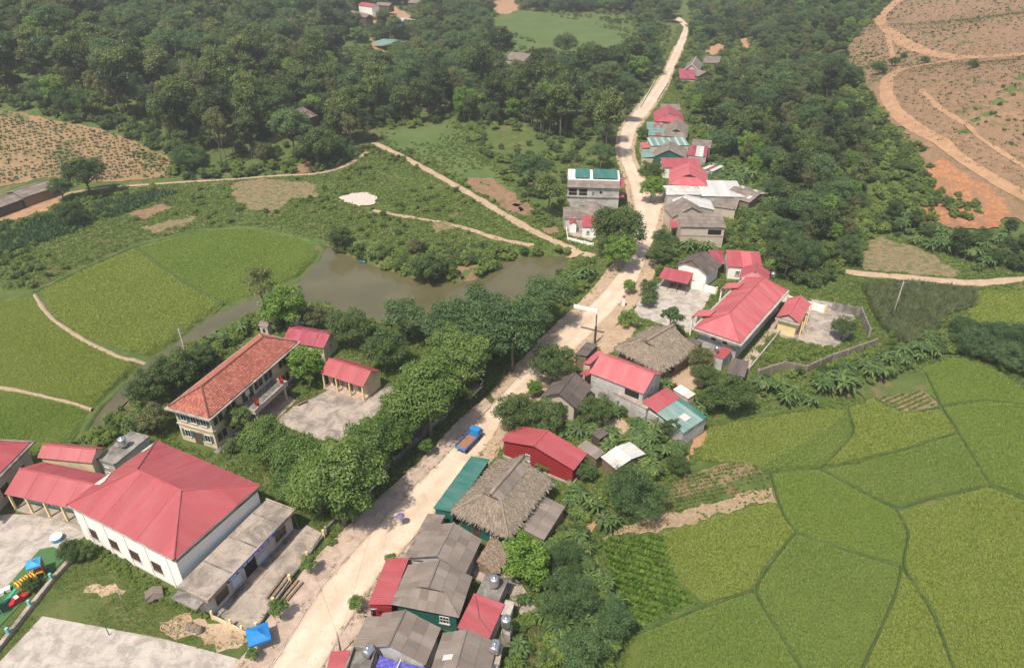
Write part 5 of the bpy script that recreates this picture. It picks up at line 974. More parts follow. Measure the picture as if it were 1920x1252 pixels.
b = Bld('pink_awning', 'small faded pink awning at the roadside of the striped green roof', 'porch', (1205, 279), (1219, 279), (1219, 268), 3.2, .1); shed_x(b, 3.5, 'metal_pink', (1.0, None)); b.wall('plaster_tan', 3.0)
b = Bld('maroon_flat_shed', 'flat maroon roof cluttered with pans behind the green gabled house', 'shed', (1289, 292), (1325, 295), (1325, 277), 2.7, .15); shed_y(b, 3.0, 'metal_maroon', (1.2, None), alt=('metal_white', .12)); b.wall('plaster_grey', 2.6)
b = Bld('grey_back_shed', 'grey sheet roofed shed at the back of the striped green house', 'shed', (1296, 276), (1333, 279), (1333, 267), 2.8, .15); shed_y(b, 3.4, 'fibro', FS); b.wall('wood', 2.6)
b = Bld('small_gable_house', 'grey gabled house with dark vent beside the teal and red porch', 'house', (1245, 256), (1288, 259), (1284, 236), 3.4, .3); dutch_y(b, 2.2, 'fibro', FS, .55, 2.0, .5, ends=(1, 0), board='wood_dark'); b.wall('plaster_tan', 3.2)
b = Bld('teal_red_porch', 'pale teal porch roof with red patches by the far road', 'porch', (1216, 255), (1247, 256), (1248, 232), 2.8, .15); shed_y(b, 3.2, 'metal_tealpale', (1.2, 3.0), alt=('metal_red', .3)); b.wall('plaster_tan', 2.6)
b = Bld('far_red_house', 'bright red gabled house with white gable board on the far road', 'house', (1227, 228), (1283, 230), (1290, 212), 3.6, .4); dutch_y(b, 2.6, 'metal_red', (1.3, None), .5, 2.6, .6, ends=(1, 0)); b.wall('plaster_tan', 3.4)
b = Bld('grey_back_house', 'grey roof showing behind the far bright red house', 'house', (1240, 207), (1277, 208), (1277, 199), 3.2, .2); shed_y(b, 3.8, 'fibro', FS); b.wall('plaster_tan', 3.0)
b = Bld('white_gable_house', 'farthest grey house with white edged gable beside the road', 'house', (1281, 133), (1311, 135), (1314, 120), 3.6, .4); gable_y(b, 3.0, 'fibro', FS, .5, capm='metal_white'); b.wall('plaster_grey', gable='y', rh=3.0)
for x0, x1 in ((0, b.L / 2), (b.L / 2, b.L)): G().prism([(x0, -.1, 3.6 if x0 == 0 else 6.6), (x1, -.1, 6.6 if x0 == 0 else 3.6), (x1, -.1, 7.0 if x0 == 0 else 4.0), (x0, -.1, 4.0 if x0 == 0 else 7.0)], (0, .25, 0)).build('barge_board', 'metal_white', b.root)
b = Bld('far_maroon_house', 'maroon roofed house in front of the farthest white edged gable', 'house', (1275, 148), (1304, 149), (1307, 135), 3.2, .3); shed_y(b, 4.4, 'metal_maroon', (1.3, None)); b.wall('plaster_tan', 3.0)
b = Bld('far_grey_shed', 'small grey gable right of the far maroon roof', 'shed', (1309, 144), (1338, 139), (1335, 126), 3.0, .3); gable_y(b, 1.5, 'fibro', FS); b.wall('wood', gable='y', rh=1.5)
b = Bld('far_shed', 'grey shed roof below the orange earth cut', 'shed', (1317, 118), (1348, 120), (1347, 109), 2.8, .2); shed_y(b, 3.4, 'fibro', FS); b.wall('wood', 2.6)
# ---- scattered farmhouses
b = Bld('forest_house', 'grey roofed house among trees left of the far road', 'house', (1108, 186), (1166, 192), (1160, 175), 3.2, .3); gable_x(b, 2.0, 'fibro', FS); b.wall('wood', gable='x', rh=2.0)
b = Bld('meadow_house', 'grey gabled house at the lower edge of the top meadow', 'house', (945, 112), (982, 116), (985, 103), 3.2, .3); gable_x(b, 2.2, 'fibro', FS); b.wall('plaster_tan', gable='x', rh=2.2)
b = Bld('brick_hut', 'hut with ragged grey and brick red roof inside the forest', 'hut', (502, 222), (548, 232), (552, 208), 3.0, .3); gable_y(b, 1.9, 'fibro', FS, .45, alt=('rust_sheet', .55)); b.wall('wood_dark', gable='y', rh=1.9, f=.45)
b = Bld('hilltop_red_house', 'white hilltop house with a red roof at the top edge', 'house', (671, 10), (697, 14), (704, -2), 4.2, .3, W=6.5); gable_x(b, 1.5, 'metal_red', (1.3, None)); b.wall('plaster_white', gable='x', rh=1.5)
b = Bld('hilltop_grey_house', 'grey gabled stilt house below the red hilltop house', 'house', (652, 26), (686, 34), (690, 20), 3.6, .4, W=5.5); gable_x(b, 1.6, 'fibro', FS); b.wall('wood_dark', 3.4)
b = Bld('hilltop_barn', 'dark wooden barn with brown roof beside the red hilltop house', 'barn', (704, 10), (730, 12), (736, -2), 3.4, .3, W=6); gable_x(b, 1.5, 'fibro', FS); b.wall('wood_dark', gable='x', rh=1.5)
b = Bld('edge_barn', 'long brown roof cut by the top edge of the picture', 'barn', (764, 6), (800, 8), (804, -8), 3.2, .3, W=7); gable_x(b, 1.6, 'fibro', FS); b.wall('wood_dark', gable='x', rh=1.6)
b = Bld('tarp_tent', 'pale blue tarpaulin tent in the forest below the hilltop yard', 'tarpaulin', (696, 80), (716, 86), (720, 68), 2.0, .1); gable_x(b, 1.0, 'metal_tealpale', (1.3, None)); [b.post(x, y, 2.0, .06) for x in (.2, b.L - .2) for y in (.2, b.W - .2)]
b = Bld('tarp_tent', 'small white and blue tarpaulin on the orange hilltop earth', 'tarpaulin', (732, 38), (750, 42), (752, 32), 1.4, .1); gable_x(b, .8, 'metal_white', (1.5, None)); [b.post(x, y, 1.4, .06) for x in (.2, b.L - .2) for y in (.2, b.W - .2)]
b = Bld('hillside_shed', 'long grey shed beside the big dark tree on the left', 'shed', (42, 372), (106, 351), (101, 333), 2.8, .3); gable_x(b, 1.1, 'fibro', FS, alt=('metal_patch', .08)); b.wall('wood', gable='x', rh=1.1)
b = Bld('brown_shed', 'brown roofed shed cut by the left edge', 'shed', (-45, 406), (43, 374), (36, 359), 2.6, .3); gable_x(b, 1.0, 'fibro', FS); b.wall('wood_dark', gable='x', rh=1.0)
# ------------------------------------------------------------------ walls, fences, poles
def panel_wall(name, label, px, h, mat, post_mat=None, step=3.0, th=.18, post=.32, ph=None, cat='wall', z=None, pick=None):
    """garden wall: panels between posts, each a piece of its own"""
    P = [gp(u, v) for u, v in px]; root = empty(name, tuple(P[0]), 0, label, cat); o = Vector(P[0])
    for i in range(len(P) - 1):
        p, q = Vector(P[i]) - o, Vector(P[i + 1]) - o; d = q - p; n = max(1, round(d.length / step)); nn = Vector((-d.y, d.x, 0)).normalized()
        for k in range(n):
            a, c = p + d * (k / n), p + d * ((k + 1) / n); g = G(); hh = h + random.uniform(-.03, .03)
            g.prism([a - nn * th / 2 + Vector((0, 0, -.4)), c - nn * th / 2 + Vector((0, 0, -.4)), c + nn * th / 2 + Vector((0, 0, -.4)), a + nn * th / 2 + Vector((0, 0, -.4))], (0, 0, hh + .4)); g.build('panel', mat, root)
            if post_mat: G().box(a.x - post / 2, a.x + post / 2, a.y - post / 2, a.y + post / 2, a.z - .4, a.z + (ph or h + .25)).build('post', post_mat, root)
    e = Vector(P[-1]) - o
    if post_mat: G().box(e.x - post / 2, e.x + post / 2, e.y - post / 2, e.y + post / 2, e.z - .4, e.z + (ph or h + .25)).build('post', post_mat, root)
    return root
panel_wall('garden_wall', 'low grey wall with turquoise posts beside the play area', [(137, 1050), (100, 1090), (60, 1140), (20, 1192), (-30, 1255)], .7, 'concrete', 'paint_turquoise', 3.1, .5, .32, 1.5)
panel_wall('yellow_fence', 'cream fence with yellow posts in front of the white hall', [(400, 1160), (435, 1176), (478, 1200)], .75, 'plaster_cream', 'plaster_yellow', 2.1, .12, .26, 1.5, 'fence')
panel_wall('yellow_fence', 'street fence with yellow posts between the hall forecourt and the pavement', [(483, 1182), (545, 1092), (608, 1008)], .7, 'concrete_dark', 'plaster_yellow', 4.2, .16, .3, 1.5, 'fence')
panel_wall('school_wall', 'dark railing wall between the street trees and the pavement', [(612, 1000), (680, 925), (740, 868), (800, 812), (850, 765)], 1.0, 'concrete_dark', 'concrete', 3.6, .14, .3, 1.35)
panel_wall('compound_wall', 'stained cream wall closing the concrete yard beside the shelter', [(1294, 540), (1318, 545), (1342, 552)], 1.6, 'plaster_white', 'plaster_yellow', 3.2, .2, .34, 1.8)
panel_wall('compound_wall', 'cream panelled wall behind the yellow pavilion', [(1453, 562), (1475, 567), (1520, 580), (1545, 587)], 1.7, 'plaster_white', 'plaster_yellow', 3.4, .2, .34, 1.9)
panel_wall('compound_wall', 'grey weathered wall closing the far corner of the pavilion yard', [(1560, 583), (1612, 592), (1628, 632)], 1.9, 'concrete_dark', 'concrete', 3.4, .2, .3, 2.1)
panel_wall('boundary_wall', 'long mossy retaining wall below the pavilion yard', [(1420, 706), (1470, 690), (1510, 698), (1560, 676), (1640, 648)], 1.5, 'stone_wall', 'stone_wall', 3.4, .25, .4, 1.6)
panel_wall('boundary_wall', 'low pale wall at the gate of the concrete yard', [(1180, 600), (1195, 606)], 1.1, 'plaster_white', None, 3, .3)
panel_wall('yard_fence', 'white fence round the yard of the tiny white hut', [(1062, 432), (1064, 450), (1112, 462)], .8, 'plaster_white', 'plaster_white', 2.4, .1, .2, 1.0, 'fence')
# bridge rails on the far road
def rail(label, px):
    P = [Vector(gp(u, v)) for u, v in px]; o = P[0]; root = empty('guard_rail', tuple(o), 0, label, 'guard rail')
    for i in range(len(P) - 1):
        a, c = P[i] - o, P[i + 1] - o; n = max(2, round((c - a).length / 3))
        for z in (.55, .95): G().tube([a + Vector((0, 0, z)), c + Vector((0, 0, z))], .09, 6).build('rail_bar', 'plaster_white', root)
        for k in range(n + 1): p = a.lerp(c, k / n); G().box(p.x - .12, p.x + .12, p.y - .12, p.y + .12, p.z - .3, p.z + 1.05).build('post', 'concrete_white', root)
rail('white guard rail on the forest side of the far road bridge', [(1201, 203), (1214, 180), (1228, 154)]); rail('grey guard rail on the house side of the far road bridge', [(1232, 190), (1243, 172), (1252, 158)])
def pole(label, base, top_h, arms=(1.6,), lean=(0, 0), r=.13, mat='concrete_white', rz=0.3, trans=False):
    p = gp(*base); root = empty('utility_pole', tuple(p), rz, label, 'utility pole', 'utility poles'); G().tube([(0, 0, -.5), (lean[0] * .5, lean[1] * .5, top_h / 2), (lean[0], lean[1], top_h)], [r * 1.15, r, r * .7], 10).build('pole_shaft', mat, root, True)
    for k, a in enumerate(arms):
        z = top_h - .35 - .7 * k; c_ = G().box(lean[0] - a / 2, lean[0] + a / 2, lean[1] - .05, lean[1] + .05, z - .05, z + .05).build('crossarm', 'steel', root)
        for x in (-.45, 0, .45): G().lathe([(.05, 0), (.07, .06), (.04, .12), (.06, .18), (.02, .24)], 8, (lean[0] + x * a, lean[1], z + .05)).build('insulator', 'frame_brown', c_)
    if trans: G().box(lean[0] - .5, lean[0] + .5, -.35, .35, top_h - 1.6, top_h - .7).build('transformer', 'iron', root)
    return np.array(p) + [lean[0], lean[1], top_h]
pole('concrete utility pole in the maize with a wide crossarm', (1671, 600), 9.0, (3.2, 1.6)); pole('pale slender pole on the forested right slope', (1474, 198), 9.5, (1.4,))
pole('twin armed utility pole behind the school roof', (357, 694), 9.0, (1.6, 1.6)); q1 = pole('thin leaning lamp pole on the lawn by the white hall', (238, 1147), 4.4, (), (0, 0), .05, 'steel')
pole('short net post at the edge of the sports court', (205, 1190), 2.2, (), (0, 0), .05, 'iron'); q2 = pole('dark utility pole beside the road at the bottom edge', (640, 1226), 4.0, (), (0, 0), .1, 'concrete_dark')
def wire(label, a, c, sag=1.0):
    a, c = Vector(a), Vector(c); o = empty('overhead_wire', tuple(a), 0, label, 'wire', 'overhead wires'); g = G(); g.tube([a.lerp(c, t) - a - Vector((0, 0, sag * 4 * t * (1 - t))) for t in np.linspace(0, 1, 15)], .012, 4); g.build('cable', 'iron', o)
# banner beam over the road
p = gp(1115, 645); rt = empty('banner_gantry', tuple(p), 0, 'white banner beam on a dark post reaching over the road', 'banner'); G().tube([(0, 0, -.3), (0, 0, 4.0)], .22, 8).build('post', 'wood_dark', rt); G().tube([(0, 0, 4.0), (0, 0, 6.6)], .12, 8).build('post', 'iron', rt)
g = G(); e0, e1 = at(1076, 573, 6.8) - p, at(1121, 583, 6.8) - p; d = Vector((e1[0] - e0[0], e1[1] - e0[1], 0)).normalized(); nn = Vector((-d.y, d.x, 0)) * .16
g.prism([(e0[0] - nn.x, e0[1] - nn.y, 6.45), (e1[0] - nn.x, e1[1] - nn.y, 6.45), (e1[0] + nn.x, e1[1] + nn.y, 6.45), (e0[0] + nn.x, e0[1] + nn.y, 6.45)], (0, 0, .6)); g.build('beam', 'plaster_white', rt)
p = gp(1168, 575); rt = empty('gate_post', tuple(p), 0, 'white gate post with a red cap at the concrete yard entrance', 'gate post'); G().box(-.3, .3, -.3, .3, -.3, 2.3).build('post', 'plaster_white', rt); G().lathe([(.45, 2.3), (.45, 2.42), (.05, 2.8)], 4).build('cap', 'metal_red', rt)
# ------------------------------------------------------------------ truck
def wheel(parent, x, y, r=.42, w=.24):
    o = G().lathe([(r * .55, -w / 2), (r, -w / 2 + .03), (r, w / 2 - .03), (r * .55, w / 2)], 16).build('wheel', 'rubber', parent, True, Matrix.Translation((x, y, r)) @ Matrix.Rotation(math.pi / 2, 4, 'X')); G().lathe([(.03, -w / 2 - .01), (r * .5, -w / 2 + .04), (r * .5, w / 2 - .04), (.03, w / 2 + .01)], 12).build('rim', 'steel', o, True); return o
p0, p1 = gp(862, 852), gp(898, 815); d = p1 - p0; rt = empty('truck', tuple((p0 + p1) / 2 + np.array([0, 0, .11])), math.atan2(d[1], d[0]), 'small blue dropside truck with an empty rusty bed on the dirt road', 'truck')
g = G(); g.prism([(1.15, -.85, .55), (2.6, -.85, .55), (2.65, -.85, 1.15), (2.35, -.85, 1.95), (1.25, -.85, 2.0)], (0, 1.7, 0)); cb = g.build('cab', 'paint_blue', rt); bm = bmesh.new(); bm.from_mesh(cb.data); bmesh.ops.recalc_face_normals(bm, faces=bm.faces); bmesh.ops.bevel(bm, geom=bm.edges[:], offset=.07, segments=2, affect='EDGES', clamp_overlap=True); bm.to_mesh(cb.data); bm.free()
G().prism([(2.66, -.74, 1.2), (2.66, .74, 1.2), (2.43, .70, 1.86), (2.43, -.70, 1.86)], (.03, 0, .012)).build('windscreen', 'glass_dark', cb)
for sy in (-1, 1):
    G().prism([(1.45, sy * .853, 1.2), (2.4, sy * .853, 1.2), (2.22, sy * .853, 1.8), (1.45, sy * .853, 1.8)], (0, sy * .012, 0)).build('side_window', 'glass_dark', cb); G().box(2.62, 2.68, sy * .6 - .14, sy * .6 + .14, .75, .95).build('headlight', 'plastic_white', cb); G().box(2.3, 2.4, min(sy * .95, sy * 1.1), max(sy * .95, sy * 1.1), 1.4, 1.75).build('mirror', 'iron', cb)
bd = G().box(-2.6, 1.05, -.92, .92, .78, .9).build('bed_floor', 'chimney_rust', rt)
for q in ((-2.6, 1.05, -.96, -.90, .9, 1.3), (-2.6, 1.05, .90, .96, .9, 1.3), (-2.66, -2.6, -.96, .96, .85, 1.3), (1.02, 1.08, -.9, .9, .9, 1.45)): G().box(*q).build('bed_side', 'paint_blue', rt)
G().box(-2.5, 2.5, -.35, .35, .5, .75).build('chassis', 'iron', rt); G().box(2.6, 2.75, -.85, .85, .45, .62).build('bumper', 'iron', rt)
for x in (1.85, -1.6):
    for y in (-.78, .78): wheel(rt, x, y)
for sy in (-1, 1): G().box(-2.7, -2.66, sy * .75 - .12, sy * .75 + .12, .7, .82).build('tail_light', 'paint_red', rt)
# ------------------------------------------------------------------ people
def person(loc, rz, label, joints, radii, edges, cloth, parts):
    rt = empty('person', loc, rz, label, 'person'); me = bpy.data.meshes.new('body'); me.from_pydata(joints, edges, []); o = link(bpy.data.objects.new('body', me), rt); me.materials.append(MATS[cloth])
    m = o.modifiers.new('skin', 'SKIN'); sk = me.skin_vertices[0].data
    for i, r in enumerate(radii): sk[i].radius = (r, r * .85)
    sk[0].use_root = True; s = o.modifiers.new('sub', 'SUBSURF'); s.levels = s.render_levels = 1
    for nm, mat, build in parts: g = G(); build(g); g.build(nm, mat, rt, True)
    return rt
STAND = [(0, 0, .95), (0, 0, 1.15), (0, .02, 1.38), (0, 0, 1.48), (0, .02, 1.62), (-.2, 0, 1.38), (-.27, .05, 1.12), (-.2, .22, 1.05), (.2, 0, 1.38), (.24, .12, 1.16), (.1, .26, 1.22), (-.1, 0, .9), (-.12, .06, .5), (-.12, -.08, .08), (-.12, .06, .04), (.1, 0, .9), (.12, .1, .5), (.12, .16, .08), (.12, .3, .04)]
ED = [(0, 1), (1, 2), (2, 3), (3, 4), (2, 5), (5, 6), (6, 7), (2, 8), (8, 9), (9, 10), (0, 11), (11, 12), (12, 13), (13, 14), (0, 15), (15, 16), (16, 17), (17, 18)]
RA_ = [.15, .145, .16, .055, .1, .06, .05, .04, .06, .05, .04, .095, .07, .045, .045, .095, .07, .045, .045]
hairp = ('hair', 'hair', lambda g: g.lathe([(.05, 1.60), (.11, 1.64), (.115, 1.70), (.08, 1.76), (.02, 1.78)], 10, (0, .01, 0)))
p = gp(752, 986); person((p[0], p[1], p[2] + .12), -.7, 'person walking up the dirt road under a purple umbrella', STAND, RA_, ED, 'cloth_pale', [hairp])
rt = empty('umbrella', (p[0] + .05, p[1] + .1, p[2] + 1.2), -.7, 'open purple umbrella held by the person on the road', 'umbrella'); g = G(); v, f = [], []
for k in range(5):
    for i in range(16): a = i * math.pi / 8; rr_ = .62 * k / 4 * (1.0 if i % 2 == 0 else .95); v.append((rr_ * math.cos(a), rr_ * math.sin(a), .95 - .30 * (k / 4) ** 2))
for k in range(4):
    for i in range(16): f.append((k * 16 + i, k * 16 + (i + 1) % 16, k * 16 + 16 + (i + 1) % 16, k * 16 + 16 + i))
mk('canopy', v, f, 'cloth_purple', rt); G().tube([(0, 0, 0), (0, 0, 1.05)], .012, 6).build('shaft', 'steel', rt); G().tube([(0, 0, 0), (.03, 0, -.08), (.08, 0, -.06)], .018, 6).build('handle', 'wood_dark', rt)
def motorbike(loc, rz, label, mat):
    rt = empty('motorbike', loc, rz, label, 'motorbike', 'parked motorbikes')
    for x in (-.6, .62): wheel(rt, x, 0, .29, .1)
    G().tube([(.62, 0, .29), (.42, 0, .85), (.36, 0, 1.02)], .035, 6).build('fork', 'steel', rt); G().tube([(.34, -.3, 1.05), (.36, 0, 1.0), (.34, .3, 1.05)], .02, 6).build('handlebar', 'iron', rt)
    g = G(); g.prism([(-.75, -.12, .55), (-.3, -.12, .4), (.2, -.12, .42), (.42, -.12, .85), (.3, -.12, .9), (.1, -.12, .62), (-.2, -.12, .72), (-.8, -.12, .78)], (0, .24, 0)); g.build('body', mat, rt)
    G().box(-.75, .05, -.14, .14, .74, .84).build('seat', 'rubber', rt); G().box(-.15, .25, -.1, .1, .2, .42).build('engine', 'iron', rt); G().tube([(-.6, .15, .3), (.1, .15, .28)], .04, 6).build('exhaust', 'steel', rt); G().lathe([(.02, 0), (.09, .03), (.09, .08)], 10).build('headlight', 'plastic_white', rt, False, Matrix.Translation((.44, 0, .88)) @ Matrix.Rotation(math.pi / 2, 4, 'Y')); return rt
for (u, v), rz, lab, m in (((903, 724), 1.0, 'white motorbike parked under the street tree beside the road', 'plastic_white'), ((893, 708), .4, 'silver motorbike in the shade of the street trees', 'steel'), ((884, 750), 1.3, 'dark motorbike behind the small street tree', 'paint_navy'), ((691, 1168), 2.2, 'dark motorbike beside the red lean-to shopfront', 'cloth_dark')):
    p = gp(u, v); motorbike((p[0], p[1], p[2] + .13), rz, lab, m)
for t, lab in ((.42, 'left motorbike inside the red roofed shelter'), (.68, 'right motorbike inside the red roofed shelter')): motorbike(SHEL.world(SHEL.L * t, SHEL.W * .4, .12), .9, lab, 'paint_red')
p = gp(694, 1166); person((p[0] + .5, p[1] + .3, .13), 1.2, 'person in dark clothes standing at the red lean-to shopfront', STAND, RA_, ED, 'cloth_dark', [hairp])
p = gp(900, 735)
# ------------------------------------------------------------------ play area, tent and other yard things
def canopy(px, label, mat, size, h, legs='iron', cat='canopy tent', name='canopy_tent', rz=.6):
    p = gp(*px); rt = empty(name, tuple(p), rz, label, cat); s = size / 2; g = G(); v = [(-s, -s, h), (s, -s, h), (s, s, h), (-s, s, h), (0, 0, h + size * .28)]; n = 6; vv, ff = [], []
    for k in range(4):
        a, c = Vector(v[k]), Vector(v[(k + 1) % 4]); t = Vector(v[4]); b0 = len(vv)
        for i in range(n + 1):
            for j in range(n + 1): w_ = a.lerp(c, i / n).lerp(t, j / n); w_.z -= .35 * math.sin(math.pi * j / n) * size / 6; vv.append(tuple(w_))
        for i in range(n):
            for j in range(n): ff.append((b0 + i * (n + 1) + j, b0 + (i + 1) * (n + 1) + j, b0 + (i + 1) * (n + 1) + j + 1, b0 + i * (n + 1) + j + 1))
    mk('canopy', vv, ff, mat, rt); g = G()
    for k in range(4): a, c = v[k], v[(k + 1) % 4]; g.add([(a[0], a[1], a[2]), (c[0], c[1], c[2]), (c[0], c[1], c[2] - .3), (a[0], a[1], a[2] - .3)], [(0, 1, 2, 3)])
    g.build('valance', mat, rt)
    for x, y in ((-1, -1), (1, -1), (1, 1), (-1, 1)): G().tube([(x * s * .96, y * s * .96, 0), (x * s * .96, y * s * .96, h)], .04, 6).build('leg', legs, rt)
    return rt
canopy((490, 1208), 'blue canopy tent on the pavement by the yellow fence', 'tarp_blue', 2.5, 2.0, rz=.45)
pt = canopy((74, 1078), 'play tower with a blue pyramid roof and red sides', 'paint_skyblue', 1.6, 2.3, 'paint_yellow', 'play tower', 'play_tower', .5); G().box(-.8, .8, -.8, .8, 1.0, 1.12).build('deck', 'paint_orange', pt)
for q in ((-.82, .82, .74, .82, 1.1, 2.0), (.74, .82, -.82, .74, 1.1, 2.0)): G().box(*q).build('side_panel', 'paint_red', pt)
p = gp(52, 1098); rt = empty('play_bridge', tuple(p), 1.0, 'orange and yellow barrel climbing frame with slide beside the play tower', 'play equipment')
for k in range(7): x = -.9 + .32 * k; G().tube([(x, .75 * math.cos(t), .55 + .85 * math.sin(t)) for t in np.linspace(0, math.pi, 11)], .12, 6).build('arch', 'paint_orange' if k % 2 else 'paint_yellow', rt, True)
G().prism([(-1.3, -.7, 1.1), (-1.3, -.2, 1.1), (-3.0, -.2, .15), (-3.0, -.7, .15)], (0, 0, .1)).build('slide', 'paint_green', rt); G().box(-1.0, 1.2, -.75, .75, .35, .5).build('deck', 'chimney_rust', rt)
for x in (-.95, 1.1):
    for y in (-.7, .7): G().tube([(x, y, 0), (x, y, 1.5)], .06, 6).build('post', 'paint_yellow', rt)
p = gp(36, 1128); rt = empty('spring_rider', tuple(p), 1.0, 'red rocking car on the green play turf', 'play equipment'); g = G(); g.prism([(-1.0, -.35, .2), (1.0, -.35, .2), (1.15, -.35, .55), (.5, -.35, .62), (.25, -.35, .95), (-.4, -.35, .95), (-.6, -.35, .6), (-1.1, -.35, .6)], (0, .7, 0)); g.build('body', 'paint_red', rt); G().box(-.25, .15, -.3, .3, .95, 1.0).build('seat', 'plastic_white', rt)
for y in (-.3, .3): G().tube([(-.9, y, .12), (0, y, .03), (.9, y, .12)], .06, 6).build('rocker', 'iron', rt)
for (u, v), lab in (((16, 1107), 'white box seat nearer the pale concrete on the play turf'), ((4, 1114), 'white box seat at the left edge of the play turf')):
    p = gp(u, v); rt = empty('box_seat', tuple(p), .5, lab, 'seat'); G().box(-.3, .3, -.3, .3, .05, .5).build('seat_block', 'plastic_white', rt); G().box(-.33, .33, -.33, .33, .5, .55).build('seat_top', 'plastic_white', rt)
sw = canopy((-8, 1150), 'blue roofed swing frame cut by the left edge', 'paint_blue', 1.8, 2.0, 'paint_turquoise', 'play equipment', 'swing_frame', .5); G().box(-.5, .5, -.25, .25, .5, .56).build('seat', 'paint_red', sw)
p = gp(108, 1012); rt = empty('water_trough', tuple(p), .4, 'light blue basin beside the kindergarten bushes', 'basin'); g = G(); g.lathe([(.5, 0), (.7, .1), (.75, .7), (.68, .7), (.6, .15)], 14); g.build('bowl', 'paint_skyblue', rt, True); G().lathe([(.78, .68), (.78, .74), (.7, .74)], 14).build('rim', 'plastic_white', rt)
p = gp(292, 1122); rt = empty('handcart', tuple(p), .5, 'grey sheet covered cart against the white hall wall', 'cart'); g = G(); g.tube([(math.cos(0) * x, 0, 0) for x in (0, 0.01)], .01, 3); 
G().prism([(-1.0, -.6, .5), (1.0, -.6, .5), (1.0, -.45, 1.0), (.0, -.1, 1.15), (-1.0, -.45, 1.0)], (0, 1.2, 0)).build('cover', 'fibro', rt); G().box(-1.0, 1.0, -.6, .6, .35, .5).build('bed', 'wood', rt)
for y in (-.62, .62): wheel(rt, 0, y, .3, .08)
for i, (u, v) in enumerate(((357, 1178), (366, 1181), (375, 1184))):
    p = gp(u, v); rt = empty('concrete_ring', tuple(p), 0, ('left', 'middle', 'right')[i] + ' of the three dark round jars on the bare earth', 'jar', 'round jars on the bare earth'); G().lathe([(.3, 0), (.48, .25), (.5, .5), (.36, .75), (.36, .82), (.3, .82)], 14).build('jar_body', 'concrete_dark', rt, True); G().lathe([(.34, .8), (.34, .86), (.05, .9)], 14).build('lid', 'wood', rt)
for k in range(5):
    a, c = gp(500 + k * 9.5, 1125 + k * 1.0), gp(536 + k * 8, 1078 + k * 4); d = c - a; rt = empty('bench_plank', tuple(a), math.atan2(d[1], d[0]), 'long grey bench, number %s of five counted from the white hall' % ('one', 'two', 'three', 'four', 'five')[k], 'bench', 'long benches on the hall forecourt'); Lb = float(np.hypot(d[0], d[1])); G().box(0, Lb, -.14, .14, .36, .42).build('seat', 'wood', rt)
    for x in (.3, Lb / 2, Lb - .3): G().box(x - .04, x + .04, -.12, .12, -.05, .36).build('leg', 'wood_dark', rt)
p = gp(586, 772) if False else gp(567, 758); rt = empty('wooden_bench', tuple(p), .7, 'rough wooden bench round the yard tree trunk', 'bench'); G().box(-.9, .9, -.2, .2, .4, .48).build('seat', 'wood', rt); G().box(-.9, .9, .25, .3, .5, .8).build('backrest', 'wood', rt)
for x in (-.7, .7): G().box(x - .06, x + .06, -.18, .28, -.05, .4).build('leg', 'wood', rt)
p = gp(706, 1172); rt = empty('satellite_dish', (p[0], p[1], 2.6), 0, 'white satellite dish on the grey lean-to corner', 'satellite dish'); g = G(); g.lathe([(.02, .12), (.2, .09), (.38, .02), (.42, 0), (.38, -.02), (.2, .05), (.02, .08)], 16); g.build('dish', 'plastic_white', rt, True, Matrix.Translation((0, 0, .5)) @ Matrix.Rotation(R(130), 4, 'X')); G().tube([(0, 0, 0), (0, 0, .5)], .03, 6).build('mast', 'iron', rt)
p = gp(687, 492); rt = empty('boat', (p[0], p[1], WATER - .05), .3, 'little blue rowing boat moored at the pond bank', 'boat'); v, f = [], []
for i in range(7):
    t = i / 6; w_ = .5 * math.sin(math.pi * (.12 + .8 * t)); x = -1.5 + 3 * t; zt = .4 + .15 * (2 * t - 1) ** 2
    v += [(x, -w_, zt), (x, -w_ * .5, 0), (x, w_ * .5, 0), (x, w_, zt)]
for i in range(6):
    for j in range(3): a = i * 4 + j; f.append((a, a + 1, a + 5, a + 4))
mk('hull', v, f, 'paint_skyblue', rt, True); [G().box(x - .12, x + .12, -.45, .45, .3, .35).build('thwart', 'plastic_white', rt) for x in (-.5, .5)]
p = gp(692, 932); rt = empty('street_sign', tuple(p), .85, 'blue and white banner sign fixed to the school railing wall', 'sign'); G().box(-1.1, 1.1, -.06, 0, .75, 1.5).build('sign_panel', 'paint_navy', rt); G().box(-1.0, 1.0, -.075, -.06, 1.22, 1.4).build('sign_stripe', 'plastic_white', rt); [G().tube([(x, 0, 0), (x, 0, 1.5)], .04, 6).build('post', 'iron', rt) for x in (-.9, .9)]
p = gp(663, 376); v, f = [], []; g = G()
